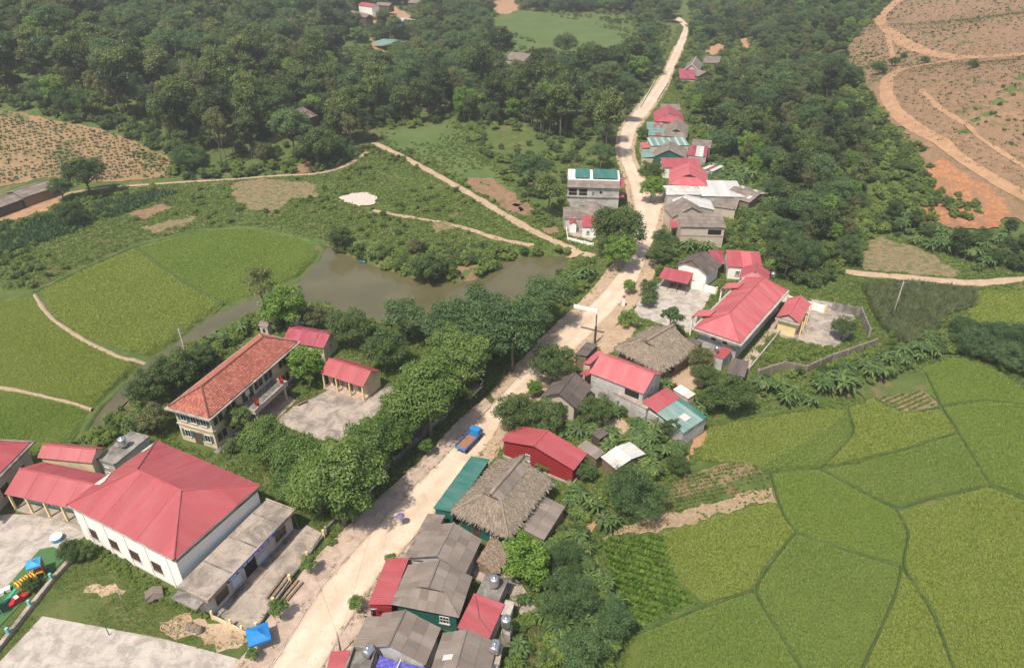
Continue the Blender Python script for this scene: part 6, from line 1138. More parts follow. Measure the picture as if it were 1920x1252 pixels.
# ------------------------------------------------------------------ plants
PROTO = bpy.data.collections.new('plant_patterns')
def leaf_mesh(name, C, D, U, ln, wd, tint, mat, fold=.0):
    """leaves: rhombic blades at centres C, pointing along D, facing U"""
    n = len(C); D = D / (np.linalg.norm(D, axis=1)[:, None] + 1e-9); S = np.cross(D, U); S /= np.linalg.norm(S, axis=1)[:, None] + 1e-9
    ln = np.broadcast_to(ln, n)[:, None]; wd = np.broadcast_to(wd, n)[:, None]
    V = np.empty((n, 4, 3)); V[:, 0] = C - D * ln / 2; V[:, 1] = C + S * wd / 2 - D * ln * .05; V[:, 2] = C + D * ln / 2; V[:, 3] = C - S * wd / 2 - D * ln * .05
    me = bpy.data.meshes.new(name); me.vertices.add(n * 4); me.vertices.foreach_set('co', V.ravel()); me.loops.add(n * 4); me.loops.foreach_set('vertex_index', np.arange(n * 4, dtype=np.int32))
    me.polygons.add(n); me.polygons.foreach_set('loop_start', np.arange(0, n * 4, 4, dtype=np.int32)); me.polygons.foreach_set('loop_total', np.full(n, 4, np.int32)); me.update(calc_edges=True)
    a = me.attributes.new('tint', 'FLOAT', 'POINT'); a.data.foreach_set('value', np.repeat(np.clip(tint, 0, 1), 4).astype(np.float32)); me.materials.append(MATS[mat]); return me
def rnd_dir(n): d = RNG.normal(size=(n, 3)); return d / np.linalg.norm(d, axis=1)[:, None]
def crown(name, rad, cz, nl, lr, n, leaf, mat, droop=.2, top=.0, inner=.12, flat_=1.0, seed=0):
    """crown: nl leafy clumps spread over an ellipsoid, gaps left between them"""
    rad = np.array(rad, float); d = rnd_dir(nl * 3); d[:, 2] += top; d = d[d[:, 2] > -.55][:nl]; d /= np.linalg.norm(d, axis=1)[:, None]; nl = len(d)
    rr_ = RNG.uniform(.55, 1.0, nl)[:, None]; cen = d * rr_ * (rad - lr * .6)[None, :]; lrs = lr * RNG.uniform(.65, 1.3, nl); ltint = RNG.uniform(0, 1, nl)
    cen = np.vstack([cen, RNG.uniform(-.35, .35, (max(2, nl // 6), 3)) * rad]); k = len(cen) - nl; lrs = np.r_[lrs, np.full(k, lr * 1.2)]; ltint = np.r_[ltint, np.full(k, .2)]
    pick = RNG.choice(len(cen), n, p=lrs ** 2 / (lrs ** 2).sum()); q = rnd_dir(n); q[:, 2] = np.abs(q[:, 2]) * np.where(RNG.random(n) < .78, 1, -1); sh = RNG.uniform(.55, 1.05, n); sh[RNG.random(n) < inner] *= .6
    C = cen[pick] + q * (sh * lrs[pick])[:, None] * np.array([1, 1, .8 * flat_]); U = q * .8 + RNG.normal(size=(n, 3)) * .45 + np.array([0, 0, .6]); D = np.cross(U, rnd_dir(n)); D[:, 2] -= droop
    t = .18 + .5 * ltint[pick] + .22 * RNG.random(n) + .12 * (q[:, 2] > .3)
    C[:, 2] += cz
    return leaf_mesh(name, C, D, U, leaf[0] * RNG.uniform(.7, 1.3, n), leaf[1] * RNG.uniform(.7, 1.3, n), t, mat), cen + np.array([0, 0, cz])
def trunk(name, cen, cz, r, h0, mat, nb=7, lean=.25, stems=1):
    g = G()
    for s in range(stems):
        a0 = random.uniform(0, 6.28); bx, by = (math.cos(a0) * .5 * (stems > 1), math.sin(a0) * .5 * (stems > 1)); pts = [(bx, by, -.5), (bx + random.uniform(-.1, .1), by, h0 * .5), (bx * 2 + random.uniform(-lean, lean), by * 2 + random.uniform(-lean, lean), h0), (bx * 3, by * 3, cz + .4)]
        g.tube(pts, [r * 1.35, r, r * .8, r * .3], 8); o = Vector(pts[2])
        for i in RNG.choice(len(cen), min(nb, len(cen)), replace=False):
            c = Vector(cen[i]); m = o.lerp(c, .5) + Vector((0, 0, -.25)); g.tube([tuple(o), tuple(m), tuple(c)], [r * .5, r * .33, r * .1], 5)
    me = bpy.data.meshes.new(name); me.from_pydata(g.v, [], g.f); me.polygons.foreach_set('use_smooth', [True] * len(me.polygons)); me.materials.append(MATS[mat]); return me
KIND = {}
def kind(nm, variants, R_, cz, H): KIND[nm] = dict(v=variants, R=R_, cz=cz, H=H)
def tree_kind(nm, count, rad, cz, nl, lr, n, leaf, mat, r, h0, bark='bark', stems=1, **kw):
    vs_ = []
    for i in range(count):
        rv = [x * random.uniform(.92, 1.08) for x in rad]; cm, cen = crown('crown', rv, cz, nl, lr, n, leaf, mat, **kw); vs_.append((trunk('trunk', cen, cz, r, h0, bark, stems=stems), cm))
    kind(nm, vs_, rad[0], cz, cz + rad[2])
tree_kind('street', 4, (3.6, 3.6, 2.9), 4.9, 66, .9, 13500, (.28, .14), 'leaf_street', .17, 2.4, 'bark_pale')
tree_kind('round', 3, (3.3, 3.3, 2.7), 3.5, 60, .72, 8500, (.28, .12), 'leaf_dark', .18, 1.7)
tree_kind('bright', 2, (3.3, 3.3, 3.2), 4.2, 60, .78, 7500, (.36, .19), 'leaf_bright', .18, 1.8, 'bark_pale')
tree_kind('forest', 5, (3.2, 3.2, 3.6), 6.6, 40, 1.05, 3600, (.48, .24), 'leaf_forest', .17, 4.0)
tree_kind('acacia', 3, (4.2, 4.2, 2.8), 6.2, 46, 1.1, 6000, (.42, .15), 'leaf_acacia', .16, 3.2, 'bark_pale', inner=.3)
tree_kind('airy', 2, (2.4, 2.4, 3.8), 6.0, 26, .75, 1700, (.40, .14), 'leaf_olive', .12, 3.0, 'bark_pale', inner=.4)
tree_kind('feather', 2, (4.0, 4.0, 3.0), 3.3, 70, .8, 10000, (.42, .07), 'leaf_acacia', .12, 1.5, droop=.8, inner=.4, stems=3)
tree_kind('shrub', 4, (1.5, 1.5, 1.1), 1.1, 22, .45, 1300, (.30, .15), 'leaf_weed', .05, .5)
tree_kind('darkshrub', 3, (1.5, 1.5, 1.2), 1.2, 22, .45, 1400, (.28, .13), 'leaf_dark', .05, .5)
tree_kind('young', 3, (1.25, 1.25, 1.15), 2.3, 22, .4, 1600, (.24, .12), 'leaf_street', .06, 1.3)
tree_kind('flame', 1, (3.0, 3.0, 1.8), 4.6, 36, .8, 3500, (.36, .2), 'leaf_flame', .15, 2.5)
tree_kind('papaya', 1, (1.9, 1.9, .7), 4.2, 14, .5, 700, (.55, .28), 'leaf_acacia', .1, 3.4, 'bark_pale')
tree_kind('olive', 1, (2.6, 2.6, 2.2), 3.2, 36, .7, 4500, (.30, .12), 'leaf_olive', .12, 1.5)
def banana(nstem, nleaf, L0, mat='leaf_banana', wd=.5):
    V, F, T = [], [], []; st = G()
    for s in range(nstem):
        bx, by = (random.gauss(0, .7), random.gauss(0, .7)) if nstem > 1 else (0, 0); h = random.uniform(1.3, 2.3) * L0 / 2.2; st.tube([(bx, by, -.3), (bx, by, h)], [.16, .10], 7)
        for k in range(nleaf):
            a = 6.283 * k / nleaf + random.uniform(-.3, .3); L = L0 * random.uniform(.7, 1.1); up = random.uniform(.25, 1.25); w_ = wd * random.uniform(.8, 1.15); ti = random.random() ** 1.3; n = 6; b = len(V); dx, dy = math.cos(a), math.sin(a)
            for i in range(n + 1):
                t = i / n; rr_ = L * t * (1 - .12 * t); z = h + L * (up * t - (.55 + up * .45) * t * t); ww = w_ * math.sin(math.pi * min(1, .12 + .86 * t)) ** .7 * (1 if t < .95 else .3); nx_, ny_ = -dy, dx; jx = random.uniform(-.05, .05)
                V += [(bx + dx * rr_ + nx_ * ww * .5, by + dy * rr_ + ny_ * ww * .5, z - .10 + jx), (bx + dx * rr_, by + dy * rr_, z), (bx + dx * rr_ - nx_ * ww * .5, by + dy * rr_ - ny_ * ww * .5, z - .10 - jx)]; T += [ti] * 3
            for i in range(n): q = b + i * 3; F += [(q, q + 1, q + 4, q + 3), (q + 1, q + 2, q + 5, q + 4)]
    me = bpy.data.meshes.new('crown'); me.from_pydata(V, [], F); me.materials.append(MATS[mat]); a = me.attributes.new('tint', 'FLOAT', 'POINT'); a.data.foreach_set('value', T)
    ts = bpy.data.meshes.new('trunk'); ts.from_pydata(st.v, [], st.f); ts.materials.append(MATS['bark']); return ts, me
kind('banana', [banana(5, 9, 2.2) for _ in range(4)], 2.6, 2.0, 3.6); kind('palm', [banana(1, 22, 2.4, 'leaf_acacia', .28) for _ in range(2)], 2.4, 2.4, 4)
NCOUNT = {}
def plant(kd, loc, s, rz=None, label=None, group=None, name=None, cat='tree', var=None, sz=1.0):
    k = KIND[kd]; i = var if var is not None else random.randrange(len(k['v'])); tr, cr = k['v'][i % len(k['v'])]
    rt = empty(name or kd + '_tree', loc, random.uniform(0, 6.28) if rz is None else rz, label, cat, group); rt.scale = (s, s, s * sz)
    for nm, me in (('trunk', tr), ('crown', cr)): link(bpy.data.objects.new(nm, me), rt)
    return rt
def tree_px(kd, u, v, wpx, label, name=None, cat='tree', group=None, sz=1.0, var=None):
    """tree whose crown centre is seen at (u, v) with the given crown width in photo pixels"""
    k = KIND[kd]; s = 1.0; p = gp(u, min(v + 20, 1300))
    for _ in range(12):
        z = float(hgt(p[0], p[1])) + k['cz'] * s * sz; q = at(u, v, z); sc = proj(q)[2]; s = wpx / (2.05 * k['R'] * sc); p = q
    g = float(hgt(p[0], p[1])); return plant(kd, (p[0], p[1], g), s, None, label, group, name, cat, var, sz)
TR = [
 ('street', 632, 895, 190, 'largest street tree with broad green crown beside the white hall annex'), ('street', 560, 862, 130, 'street tree between the white hall and the schoolyard'), ('street', 494, 822, 105, 'yellowish street tree at the near corner of the school'),
 ('street', 690, 830, 130, 'street tree at the lower edge of the schoolyard'), ('street', 800, 732, 165, 'tall yellow green street tree at the top corner of the schoolyard'), ('street', 760, 765, 110, 'street tree overhanging the dark bike shelter'),
 ('street', 868, 668, 125, 'street tree above the grey tarpaulin stall'), ('street', 842, 640, 100, 'paler street tree crown behind the stall tree'), ('street', 655, 935, 100, 'street tree leaning over the brick pavement'), ('street', 735, 800, 105, 'street tree between the schoolyard and the bike shelter'), ('street', 545, 905, 90, 'street tree above the hall forecourt gate'), ('street', 820, 700, 100, 'street tree filling the gap beside the tall yellow green one'), ('street', 590, 905, 120, 'lower street tree touching the hall forecourt'),
 ('street', 440, 780, 62, 'slim tree in front of the school end wall'), ('bright', 576, 682, 78, 'round yard tree in front of the staff room'), ('darkshrub', 436, 835, 40, 'dark shrub under the school corner'),
 ('bright', 532, 573, 92, 'bright clumpy tree behind the school roof'), ('airy', 487, 528, 64, 'thin airy tree standing over the paddy bank'), ('olive', 592, 592, 52, 'brownish olive tree behind the faded red classroom'),
 ('round', 652, 612, 92, 'dark round tree between the pond and the red roofs'), ('round', 720, 655, 98, 'leafy round tree behind the staff room gable'), ('acacia', 757, 590, 98, 'spreading acacia over the pond edge'),
 ('acacia', 840, 600, 120, 'grey green acacia left of the dense pond acacias'), ('acacia', 900, 585, 140, 'broad acacia above the pond bank'), ('acacia', 960, 608, 150, 'largest acacia between pond and road'), ('acacia', 905, 640, 110, 'low acacia beside the dirt road verge'),
 ('acacia', 1028, 548, 110, 'acacia beside the road near the pond corner'), ('acacia', 1000, 590, 90, 'acacia behind the banner beam'), ('round', 1036, 680, 100, 'dark mango tree standing between the road and the long red house'),
 ('round', 968, 775, 100, 'left of the two dark mango trees beside the truck'), ('round', 1012, 780, 92, 'right of the pair of mango trees above the red house'), ('round', 1120, 765, 76, 'round mango tree behind the dark grey house'), ('bright', 1002, 726, 34, 'small lime green tree at the road edge'),
 ('round', 325, 690, 100, 'round leafy tree behind the school roof on the left'), ('round', 275, 725, 90, 'dense tree at the water channel behind the school'), ('round', 375, 668, 66, 'tree by the twin armed pole behind the school'), ('olive', 292, 778, 72, 'brownish tree at the school corner'), ('darkshrub', 260, 790, 60, 'dark bush beside the brownish tree'),
 ('round', 155, 322, 92, 'big dark lone tree at the foot of the crop field'), ('round', 112, 352, 50, 'dark shrubby tree by the long grey shed'), ('round', 130, 395, 60, 'dark tree below the hillside footpath'),
 ('round', 1157, 428, 118, 'tall dark tree at the road bend'), ('bright', 1163, 470, 70, 'lower foliage of the bend tree'), ('round', 1222, 322, 58, 'roadside tree in front of the pinkish half hipped house'), ('bright', 1222, 352, 50, 'bright roadside tree below the far row'), ('round', 1205, 248, 28, 'small round tree by the teal and red porch'), ('round', 1238, 476, 55, 'tree at the road corner near the dark gabled house'),
 ('round', 1218, 540, 40, 'tree at the yard entrance'), ('acacia', 1240, 445, 45, 'thin tree beside the plank house'), ('darkshrub', 1215, 560, 40, 'dark bush inside the yard gate'), ('bright', 1181, 536, 28, 'small round lime tree at the roadside before the yard'), ('shrub', 1180, 597, 46, 'bush by the low pale wall'), ('papaya', 1258, 590, 52, 'thin papaya tree on the concrete yard'), ('shrub', 1268, 615, 34, 'low shrub under the papaya tree'),
 ('olive', 1314, 672, 62, 'dark grey tree beside the thatched house yard'), ('round', 1322, 705, 56, 'lower tree in the straw littered yard'), ('round', 1584, 612, 56, 'dense dark tree in the pavilion yard'), ('bright', 986, 1045, 108, 'bright round tree behind the grey roofed houses'), ('feather', 1190, 925, 140, 'feathery bamboo like tree at the ploughed strip'),
 ('feather', 1070, 1120, 130, 'tall soft bamboo clump beside the vegetable rows'), ('feather', 1060, 1050, 90, 'bamboo clump below the weathered lean-to'), ('acacia', 1090, 1215, 110, 'acacia at the bottom edge right of the houses'), ('acacia', 1150, 1160, 90, 'soft green tree beside the lowest paddy'), ('round', 1100, 880, 50, 'dark tree at the right end of the red house'),
 ('round', 130, 1030, 56, 'dark bush tree beside the white hall corner'), ('round', 160, 1035, 40, 'smaller bush tree touching the lawn'), ('round', 56, 1095, 34, 'small tree in front of the barrel climbing frame'),
 ('young', 668, 1128, 36, 'small yellowish street tree at the red lean-to'), ('young', 731, 1048, 28, 'small street tree at the corner of the red lean-to roof'), ('young', 520, 1138, 42, 'young street tree beside the long benches'), ('young', 800, 836, 32, 'young street tree on the brick pavement near the truck'), ('young', 473, 1224, 28, 'little round tree beside the blue canopy tent'),
 ('young', 578, 1055, 36, 'thin young tree at the street fence'), ('shrub', 620, 1015, 24, 'small weed bush under the largest street tree'), ('young', 880, 738, 30, 'young tree beside the grey stall'), ('round', 636, 452, 56, 'dark bush tree on the pond corner'), ('round', 800, 480, 76, 'dark tree on the pond peninsula'), ('round', 808, 505, 60, 'drooping tree at the pond shore'), ('olive', 780, 460, 40, 'tree on the pond peninsula crest'),
 ('round', 1060, 82, 52, 'dark lone tree standing in the top meadow'), ('round', 1030, 102, 34, 'smaller dark tree below the lone meadow tree'), ('forest', 940, 80, 54, 'tree at the lower left rim of the top meadow'), ('bright', 888, 190, 54, 'bright lime green tree inside the dark forest'), ('flame', 1148, 205, 36, 'red flowering tree beside the far road'),
 ('acacia', 1000, 310, 76, 'tall grey green tree behind the tall white house'), ('forest', 1030, 350, 60, 'tree at the left wall of the tall white house'), ('round', 592, 272, 84, 'broad tree beside the forest hut'), ('acacia', 905, 30, 44, 'tall tree left of the top meadow'), ('acacia', 1215, 60, 60, 'tree between the top meadow and the road'),
 ('acacia', 1132, 240, 50, 'acacia on the forest side of the far road bend'), ('acacia', 1128, 282, 52, 'acacia between the far road and the tall white house'), ('forest', 1178, 185, 44, 'roadside tree at the near end of the white guard rail'), ('round', 1050, 765, 40, 'small dark tree in front of the dark grey house'), ('forest', 1330, 195, 50, 'tree behind the far bright red house'), ('acacia', 1360, 260, 60, 'tree behind the striped green roof'),
 ('round', 1258, 800, 44, 'dark small tree before the teal sheets'), ('bright', 1555, 150, 30, 'lime green tree at the edge of the cleared hill'), ('round', 1270, 870, 50, 'tree at the muddy drain'), ('shrub', 1210, 885, 60, 'leafy bush behind the patched shed'), ('round', 1375, 735, 90, 'broad leafed tree at the paddy edge'), ('round', 1335, 745, 60, 'leafy tree behind the two colour lean-to'),
]
for t in TR:
    kd, u, v, wd, lab = t[:5]; tree_px(kd, u, v, wd, lab, name={'darkshrub': 'dark_shrub', 'shrub': 'shrub', 'young': 'young_tree', 'feather': 'bamboo_clump', 'papaya': 'papaya_tree', 'flame': 'flowering_tree', 'olive': 'olive_tree', 'round': 'mango_tree', 'bright': 'longan_tree', 'airy': 'airy_tree'}.get(kd, kd + '_tree'), cat='shrub' if 'shrub' in kd else 'tree')
for k, (u, v) in enumerate(((482, 1075), (1210, 1), (0, 0))[:0]): pass
# shrubs in a row on the hill road
for u, v, w_, lab in ((1650, 128, 34, 'widest round bush on the cleared hill'), (1680, 115, 26, 'round bush above the widest hill bush'), (1694, 104, 16, 'smallest bush of the hill bush trio'), (1735, 112, 20, 'lone bush inside the hill road fork'), (1826, 120, 24, 'bush beside the upper hill road'), (1585, 100, 20, 'bush at the forest edge of the cleared hill'), (1587, 118, 14, 'tiny bush under the forest edge bush')): tree_px('darkshrub', u, v, w_, lab, 'shrub', 'shrub')
# banana clumps one can tell apart
BN = [(1478, 722, 60, 'banana clump left of the middle under the retaining wall'), (1590, 708, 76, 'largest banana clump below the retaining wall'), (1545, 715, 56, 'banana clump between the two big clumps'), (1640, 690, 60, 'banana clump at the right end of the retaining wall'), (1690, 660, 56, 'banana clump beside the maize pole'), (1430, 715, 56, 'banana clump beside the broad leafed tree'), (1520, 745, 44, 'low banana clump at the paddy rim'),
      (1062, 850, 40, 'banana clump at the red house wall'), (1020, 870, 44, 'banana clump behind the thatched house roof'), (985, 880, 36, 'banana plant at the corner of the teal lean-to'), (1105, 800, 40, 'banana clump in the earth yard'), (1145, 830, 36, 'banana plants beside the patched shed'), (1080, 800, 34, 'banana plants under the dark grey house'), (1200, 880, 40, 'banana clump at the rear of the patched shed'),
      (1290, 455, 44, 'banana clump under the plank house'), (1330, 460, 44, 'bananas right of the plank house post'), (1265, 465, 40, 'bananas behind the dark gabled house'), (1100, 505, 50, 'banana clump on the pond corner by the road'), (1075, 520, 46, 'banana clump on the roadside bank'), (1050, 535, 40, 'banana plants above the pond acacias'), (450, 610, 46, 'banana clump at the channel behind the school'), (410, 625, 40, 'banana plants left of the channel bananas'), (600, 570, 40, 'banana plants at the pond side of the classroom'), (985, 1120, 40, 'banana plants behind the red shed'), (1040, 1180, 44, 'banana clump near the bottom edge'), (975, 1200, 36, 'banana plant beside the tank stand')]
for u, v, w_, lab in BN: tree_px('banana', u, v, w_, lab, 'banana_clump', 'banana plant', 'banana clumps')
# ------------------------------------------------------------------ masses of plants
def pattern(kd, i=None):
    """one object (crown and trunk joined) per variant, used only as a pattern for masses of plants"""
    out_ = []
    for j, (tr, cr) in enumerate(KIND[kd]['v']):
        o = bpy.data.objects.new(kd + '_pattern', cr); out_.append(o)
    return out_
GN = {}
def scatter(name, P, S, pats, label, rz=None, kindp='stuff', tilt=.08):
    """plants nobody could count: points carrying turn and size, each drawing one of the patterns"""
    if len(P) == 0: return
    col = bpy.data.collections.new('pattern_' + name)
    for o in pats: col.objects.link(o)
    me = bpy.data.meshes.new(name); me.from_pydata([tuple(p) for p in P], [], []); n = len(P)
    a = me.attributes.new('rot', 'FLOAT_VECTOR', 'POINT'); rv = np.column_stack([RNG.normal(0, tilt, n), RNG.normal(0, tilt, n), RNG.uniform(0, 6.283, n) if rz is None else rz]); a.data.foreach_set('vector', rv.astype(np.float32).ravel())
    a = me.attributes.new('siz', 'FLOAT', 'POINT'); a.data.foreach_set('value', np.asarray(S, np.float32)); a = me.attributes.new('pick', 'INT', 'POINT'); a.data.foreach_set('value', RNG.integers(0, len(pats), n).astype(np.int32))
    o = link(bpy.data.objects.new(name, me)); tag(o, label, None, None, kindp); t = bpy.data.node_groups.new(name, 'GeometryNodeTree'); t.interface.new_socket('Geometry', in_out='INPUT', socket_type='NodeSocketGeometry'); t.interface.new_socket('Geometry', in_out='OUTPUT', socket_type='NodeSocketGeometry')
    gi, go, ip, ci = (t.nodes.new(x) for x in ('NodeGroupInput', 'NodeGroupOutput', 'GeometryNodeInstanceOnPoints', 'GeometryNodeCollectionInfo')); ci.inputs['Collection'].default_value = col; ci.inputs['Separate Children'].default_value = True; ci.inputs['Reset Children'].default_value = True; ip.inputs['Pick Instance'].default_value = True
    def at_(nm, dt): q = t.nodes.new('GeometryNodeInputNamedAttribute'); q.data_type = dt; q.inputs[0].default_value = nm; return q.outputs[0]
    for a_, b_ in ((gi.outputs[0], ip.inputs['Points']), (ci.outputs[0], ip.inputs['Instance']), (at_('pick', 'INT'), ip.inputs['Instance Index']), (at_('siz', 'FLOAT'), ip.inputs['Scale']), (ip.outputs[0], go.inputs[0])): t.links.new(a_, b_)
    er = t.nodes.new('FunctionNodeEulerToRotation'); t.links.new(at_('rot', 'FLOAT_VECTOR'), er.inputs[0]); t.links.new(er.outputs[0], ip.inputs['Rotation'])
    m = o.modifiers.new('scatter', 'NODES'); m.node_group = t; return o
def pts_in(poly, sp, jit=.45, rows=None):
    A = np.array(poly); lo, hi = A.min(0), A.max(0)
    if rows is None: a, b_ = np.meshgrid(np.arange(lo[0], hi[0], sp), np.arange(lo[1], hi[1], sp)); a = a + (np.arange(a.shape[0]) % 2)[:, None] * sp * .5; x, y = a.ravel(), b_.ravel()
    else:
        ang, sr, sa = rows; c, s = math.cos(ang), math.sin(ang); m = (lo + hi) / 2; r = np.hypot(*(hi - lo)) / 2; a, b_ = np.meshgrid(np.arange(-r, r, sa), np.arange(-r, r, sr)); x, y = m[0] + a.ravel() * c - b_.ravel() * s, m[1] + a.ravel() * s + b_.ravel() * c; sp = sa
    x = x + RNG.uniform(-jit, jit, x.shape) * sp; y = y + RNG.uniform(-jit, jit, y.shape) * sp; k = sdp(x, y, poly) > 0; return np.column_stack([x[k], y[k]])
BB = [(np.array(q), np.array(q).min(0), np.array(q).max(0)) for q in BLOCK]
def unblocked(P, pad=.0, skip=()):
    k = np.ones(len(P), bool)
    for i, (q, lo, hi) in enumerate(BB):
        m = k & (P[:, 0] > lo[0] - pad) & (P[:, 0] < hi[0] + pad) & (P[:, 1] > lo[1] - pad) & (P[:, 1] < hi[1] + pad)
        if m.any(): idx = np.nonzero(m)[0]; d = sdp(P[idx, 0], P[idx, 1], [tuple(z) for z in q]); k[idx[d > -pad]] = False
    return P[k]
def lift(P): return np.column_stack([P, hgt(P[:, 0], P[:, 1])])
def fbm(P, s, seed=0.0): return .5 + .25 * (np.sin(P[:, 0] * s + seed + 2 * np.sin(P[:, 1] * s * .7 + seed)) + np.sin(P[:, 1] * s * 1.3 - seed + 1.7 * np.sin(P[:, 0] * s * .9)))
def unhide(P3, h, r):
    """drop tall plants that would stand in front of a house the photograph shows"""
    keep = np.ones(len(P3), bool)
    for i, p in enumerate(P3):
        u, v, sc = proj((p[0], p[1], p[2] + h * .55)); ru, rv_ = r * sc, h * .42 * sc
        for (u0, v0, u1, v1, yb) in CLEAR:
            if p[1] < yb and u + ru * .8 > u0 and u - ru * .8 < u1 and v - rv_ < v1 - 3 and v + rv_ > v0: keep[i] = False; break
    return P3[keep]
CLEAR += [(1168, 215, 1200, 345, 330), (1200, 150, 1250, 215, 400), (1240, 40, 1292, 160, 520), (1180, 345, 1245, 480, 230), (925, 20, 1190, 105, 600), (700, 262, 1110, 480, 250), (640, 65, 735, 128, 420), (925, 0, 970, 28, 640), (1630, 0, 1920, 420, 600), (1310, 80, 1412, 108, 420), (715, 232, 980, 392, 330)]
# forest: the 300 nearest trees of each wood are trees of their own, the rest one mass
def wood(px, sp, kinds, smin, smax, label, mass_label, group, n_own, pad=2.2, name='forest_tree', prob=None):
    P = lift(unblocked(pts_in(wpoly(px), sp, .6), pad)); P = P[RNG.random(len(P)) < prob] if prob else P; P = unhide(P, 9, 3.3); dist = np.hypot(P[:, 0], P[:, 1]); o = np.argsort(dist); P = P[o]; S = RNG.uniform(smin, smax, len(P))
    # of the near ones, those standing in view come first
    for p, s in zip(P[:n_own], S[:n_own]): plant(random.choice(kinds), tuple(p), s, None, label, group, name, 'tree', None, random.uniform(.9, 1.45))
    if len(P) > n_own: scatter(mass_label.split('|')[0], P[n_own:], S[n_own:], sum([pattern(k) for k in sorted(set(kinds))], []), mass_label.split('|')[1])
    return len(P)
FL = ['forest', 'forest', 'forest', 'forest', 'acacia', 'round', 'olive', 'airy', 'bright', 'feather']
nA = wood([(-140, 205), (0, 198), (110, 218), (200, 236), (270, 262), (330, 290), (335, 325), (420, 325), (500, 318), (600, 318), (660, 305), (700, 262), (725, 245), (850, 228), (885, 265), (930, 325), (985, 372), (1040, 430), (1060, 400), (1060, 310), (1150, 300), (1158, 270), (1160, 240), (1185, 205), (1225, 150), (1262, 80), (1268, 48), (1240, -18), (700, -20), (-200, -20)], 6.0, FL, .8, 1.75, 'dark green tree standing in the forest left of the far road', 'forest|dense dark green forest over the left hills', 'trees of the left forest', 290)
nB = wood([(1262, 150), (1300, 60), (1290, 20), (1340, -18), (1690, -18), (1620, 20), (1575, 100), (1575, 150), (1640, 200), (1700, 265), (1735, 330), (1715, 410), (1640, 420), (1600, 500), (1540, 540), (1460, 525), (1440, 480), (1380, 440), (1440, 400), (1450, 350), (1345, 310), (1340, 240), (1300, 220), (1262, 185)], 4.6, FL + ['acacia', 'airy', 'shrub'], .5, 1.2, 'green tree on the slope right of the far houses', 'forest|bushy green wood over the right slope', 'trees of the right slope', 260, 1.6, 'slope_tree')
# banana groves
def grove(px, sp, label, group, s0=.6, s1=1.2, n=300, mixed=1):
    P = lift(unblocked(pts_in(wpoly(px), sp), .6))
    for i, p in enumerate(P[:n]):
        if i % mixed == 0: plant('banana', tuple(p), random.uniform(s0, s1), None, label, group, 'banana_clump', 'banana plant')
        else: plant(random.choice(['forest', 'darkshrub', 'round']), tuple(p), random.uniform(.4, .75), None, label.replace('banana plant', 'dark leafy tree'), group.replace('banana', 'trees of the banana'), 'grove_tree', 'tree')
grove([(1640, 400), (1720, 415), (1790, 450), (1860, 430), (1920, 440), (1960, 500), (1900, 512), (1820, 508), (1740, 470), (1660, 440)], 3.4, 'banana plant in the grove below the bare orange cutting', 'banana grove under the hill', mixed=2)
grove([(1420, 730), (1500, 725), (1640, 680), (1740, 640), (1760, 670), (1690, 700), (1560, 740), (1420, 768)], 3.0, 'banana plant in the hedge along the upper paddy rim', 'bananas along the paddy rim', .6, 1.0)
# hedge on the right
P = lift(unblocked(pts_in(wpoly([(1740, 610), (1830, 622), (1920, 650), (1990, 690), (1990, 740), (1920, 715), (1860, 680), (1790, 668), (1740, 665)]), 2.2), .2))
for p in P: plant(random.choice(['feather', 'darkshrub', 'shrub', 'darkshrub']), tuple(p), random.uniform(.7, 1.1) * 1.0, None, 'bush in the hedge between maize and paddies on the right', 'hedge bushes on the right', 'hedge_bush', 'shrub', None, .9) if random.random() < .9 else None
# undergrowth
def under(name, label, px, sp, kinds, s0, s1, pad=.3, prob=1.0, fs=.12, seed=0.0):
    P = unblocked(pts_in(wpoly(px), sp * .8, 1.2), pad); P = P[(fbm(P, fs, seed) + RNG.uniform(-.25, .25, len(P))) < prob]; P = lift(P); scatter(name, P, RNG.uniform(s0, s1, len(P)), sum([pattern(k) for k in kinds], []), label)
WD = ['shrub', 'shrub', 'darkshrub']
under('undergrowth', 'weeds and bushes on the bank between crop field and left paddies', [(-100, 430), (60, 412), (130, 372), (200, 356), (330, 348), (520, 334), (640, 325), (690, 300), (760, 315), (840, 350), (930, 402), (1010, 448), (1080, 474), (1010, 475), (950, 482), (905, 516), (850, 525), (770, 514), (700, 492), (640, 470), (612, 452), (560, 440), (460, 420), (370, 425), (250, 452), (60, 538), (-100, 545)], 2.6, ['shrub', 'shrub', 'shrub', 'darkshrub'], .2, .8, .3, .36)
under('undergrowth', 'dense bushes along the shore of the pond', [(612, 448), (700, 470), (800, 470), (900, 470), (960, 470), (1075, 470), (1080, 482), (1010, 482), (955, 492), (905, 526), (850, 535), (770, 524), (700, 500), (640, 482)], 1.5, ['shrub', 'shrub', 'darkshrub'], .4, 1.1, -.4, .85)
under('undergrowth', 'lush weeds under the forest edge', [(420, 330), (690, 262), (850, 228), (930, 325), (1060, 430), (1060, 460), (930, 395), (760, 305), (690, 298), (560, 332)], 2.2, WD, .3, .8, .3, .7)
under('undergrowth', 'shrubs filling the right slope under the trees', [(1262, 150), (1300, 60), (1340, -18), (1690, -18), (1575, 100), (1640, 200), (1735, 330), (1760, 420), (1640, 440), (1600, 512), (1540, 545), (1440, 520), (1380, 440), (1450, 370), (1340, 300), (1300, 220)], 2.4, ['shrub', 'darkshrub'], .6, 1.5, .2, .95)
under('undergrowth', 'shrubs on the forest floor of the left hill', [(0, 198), (200, 236), (330, 290), (500, 318), (700, 262), (850, 228), (985, 372), (1060, 400), (1150, 300), (1225, 150), (1262, 60), (1200, -18), (0, -18)], 5.0, ['darkshrub', 'shrub'], .6, 1.4, .3, .7)
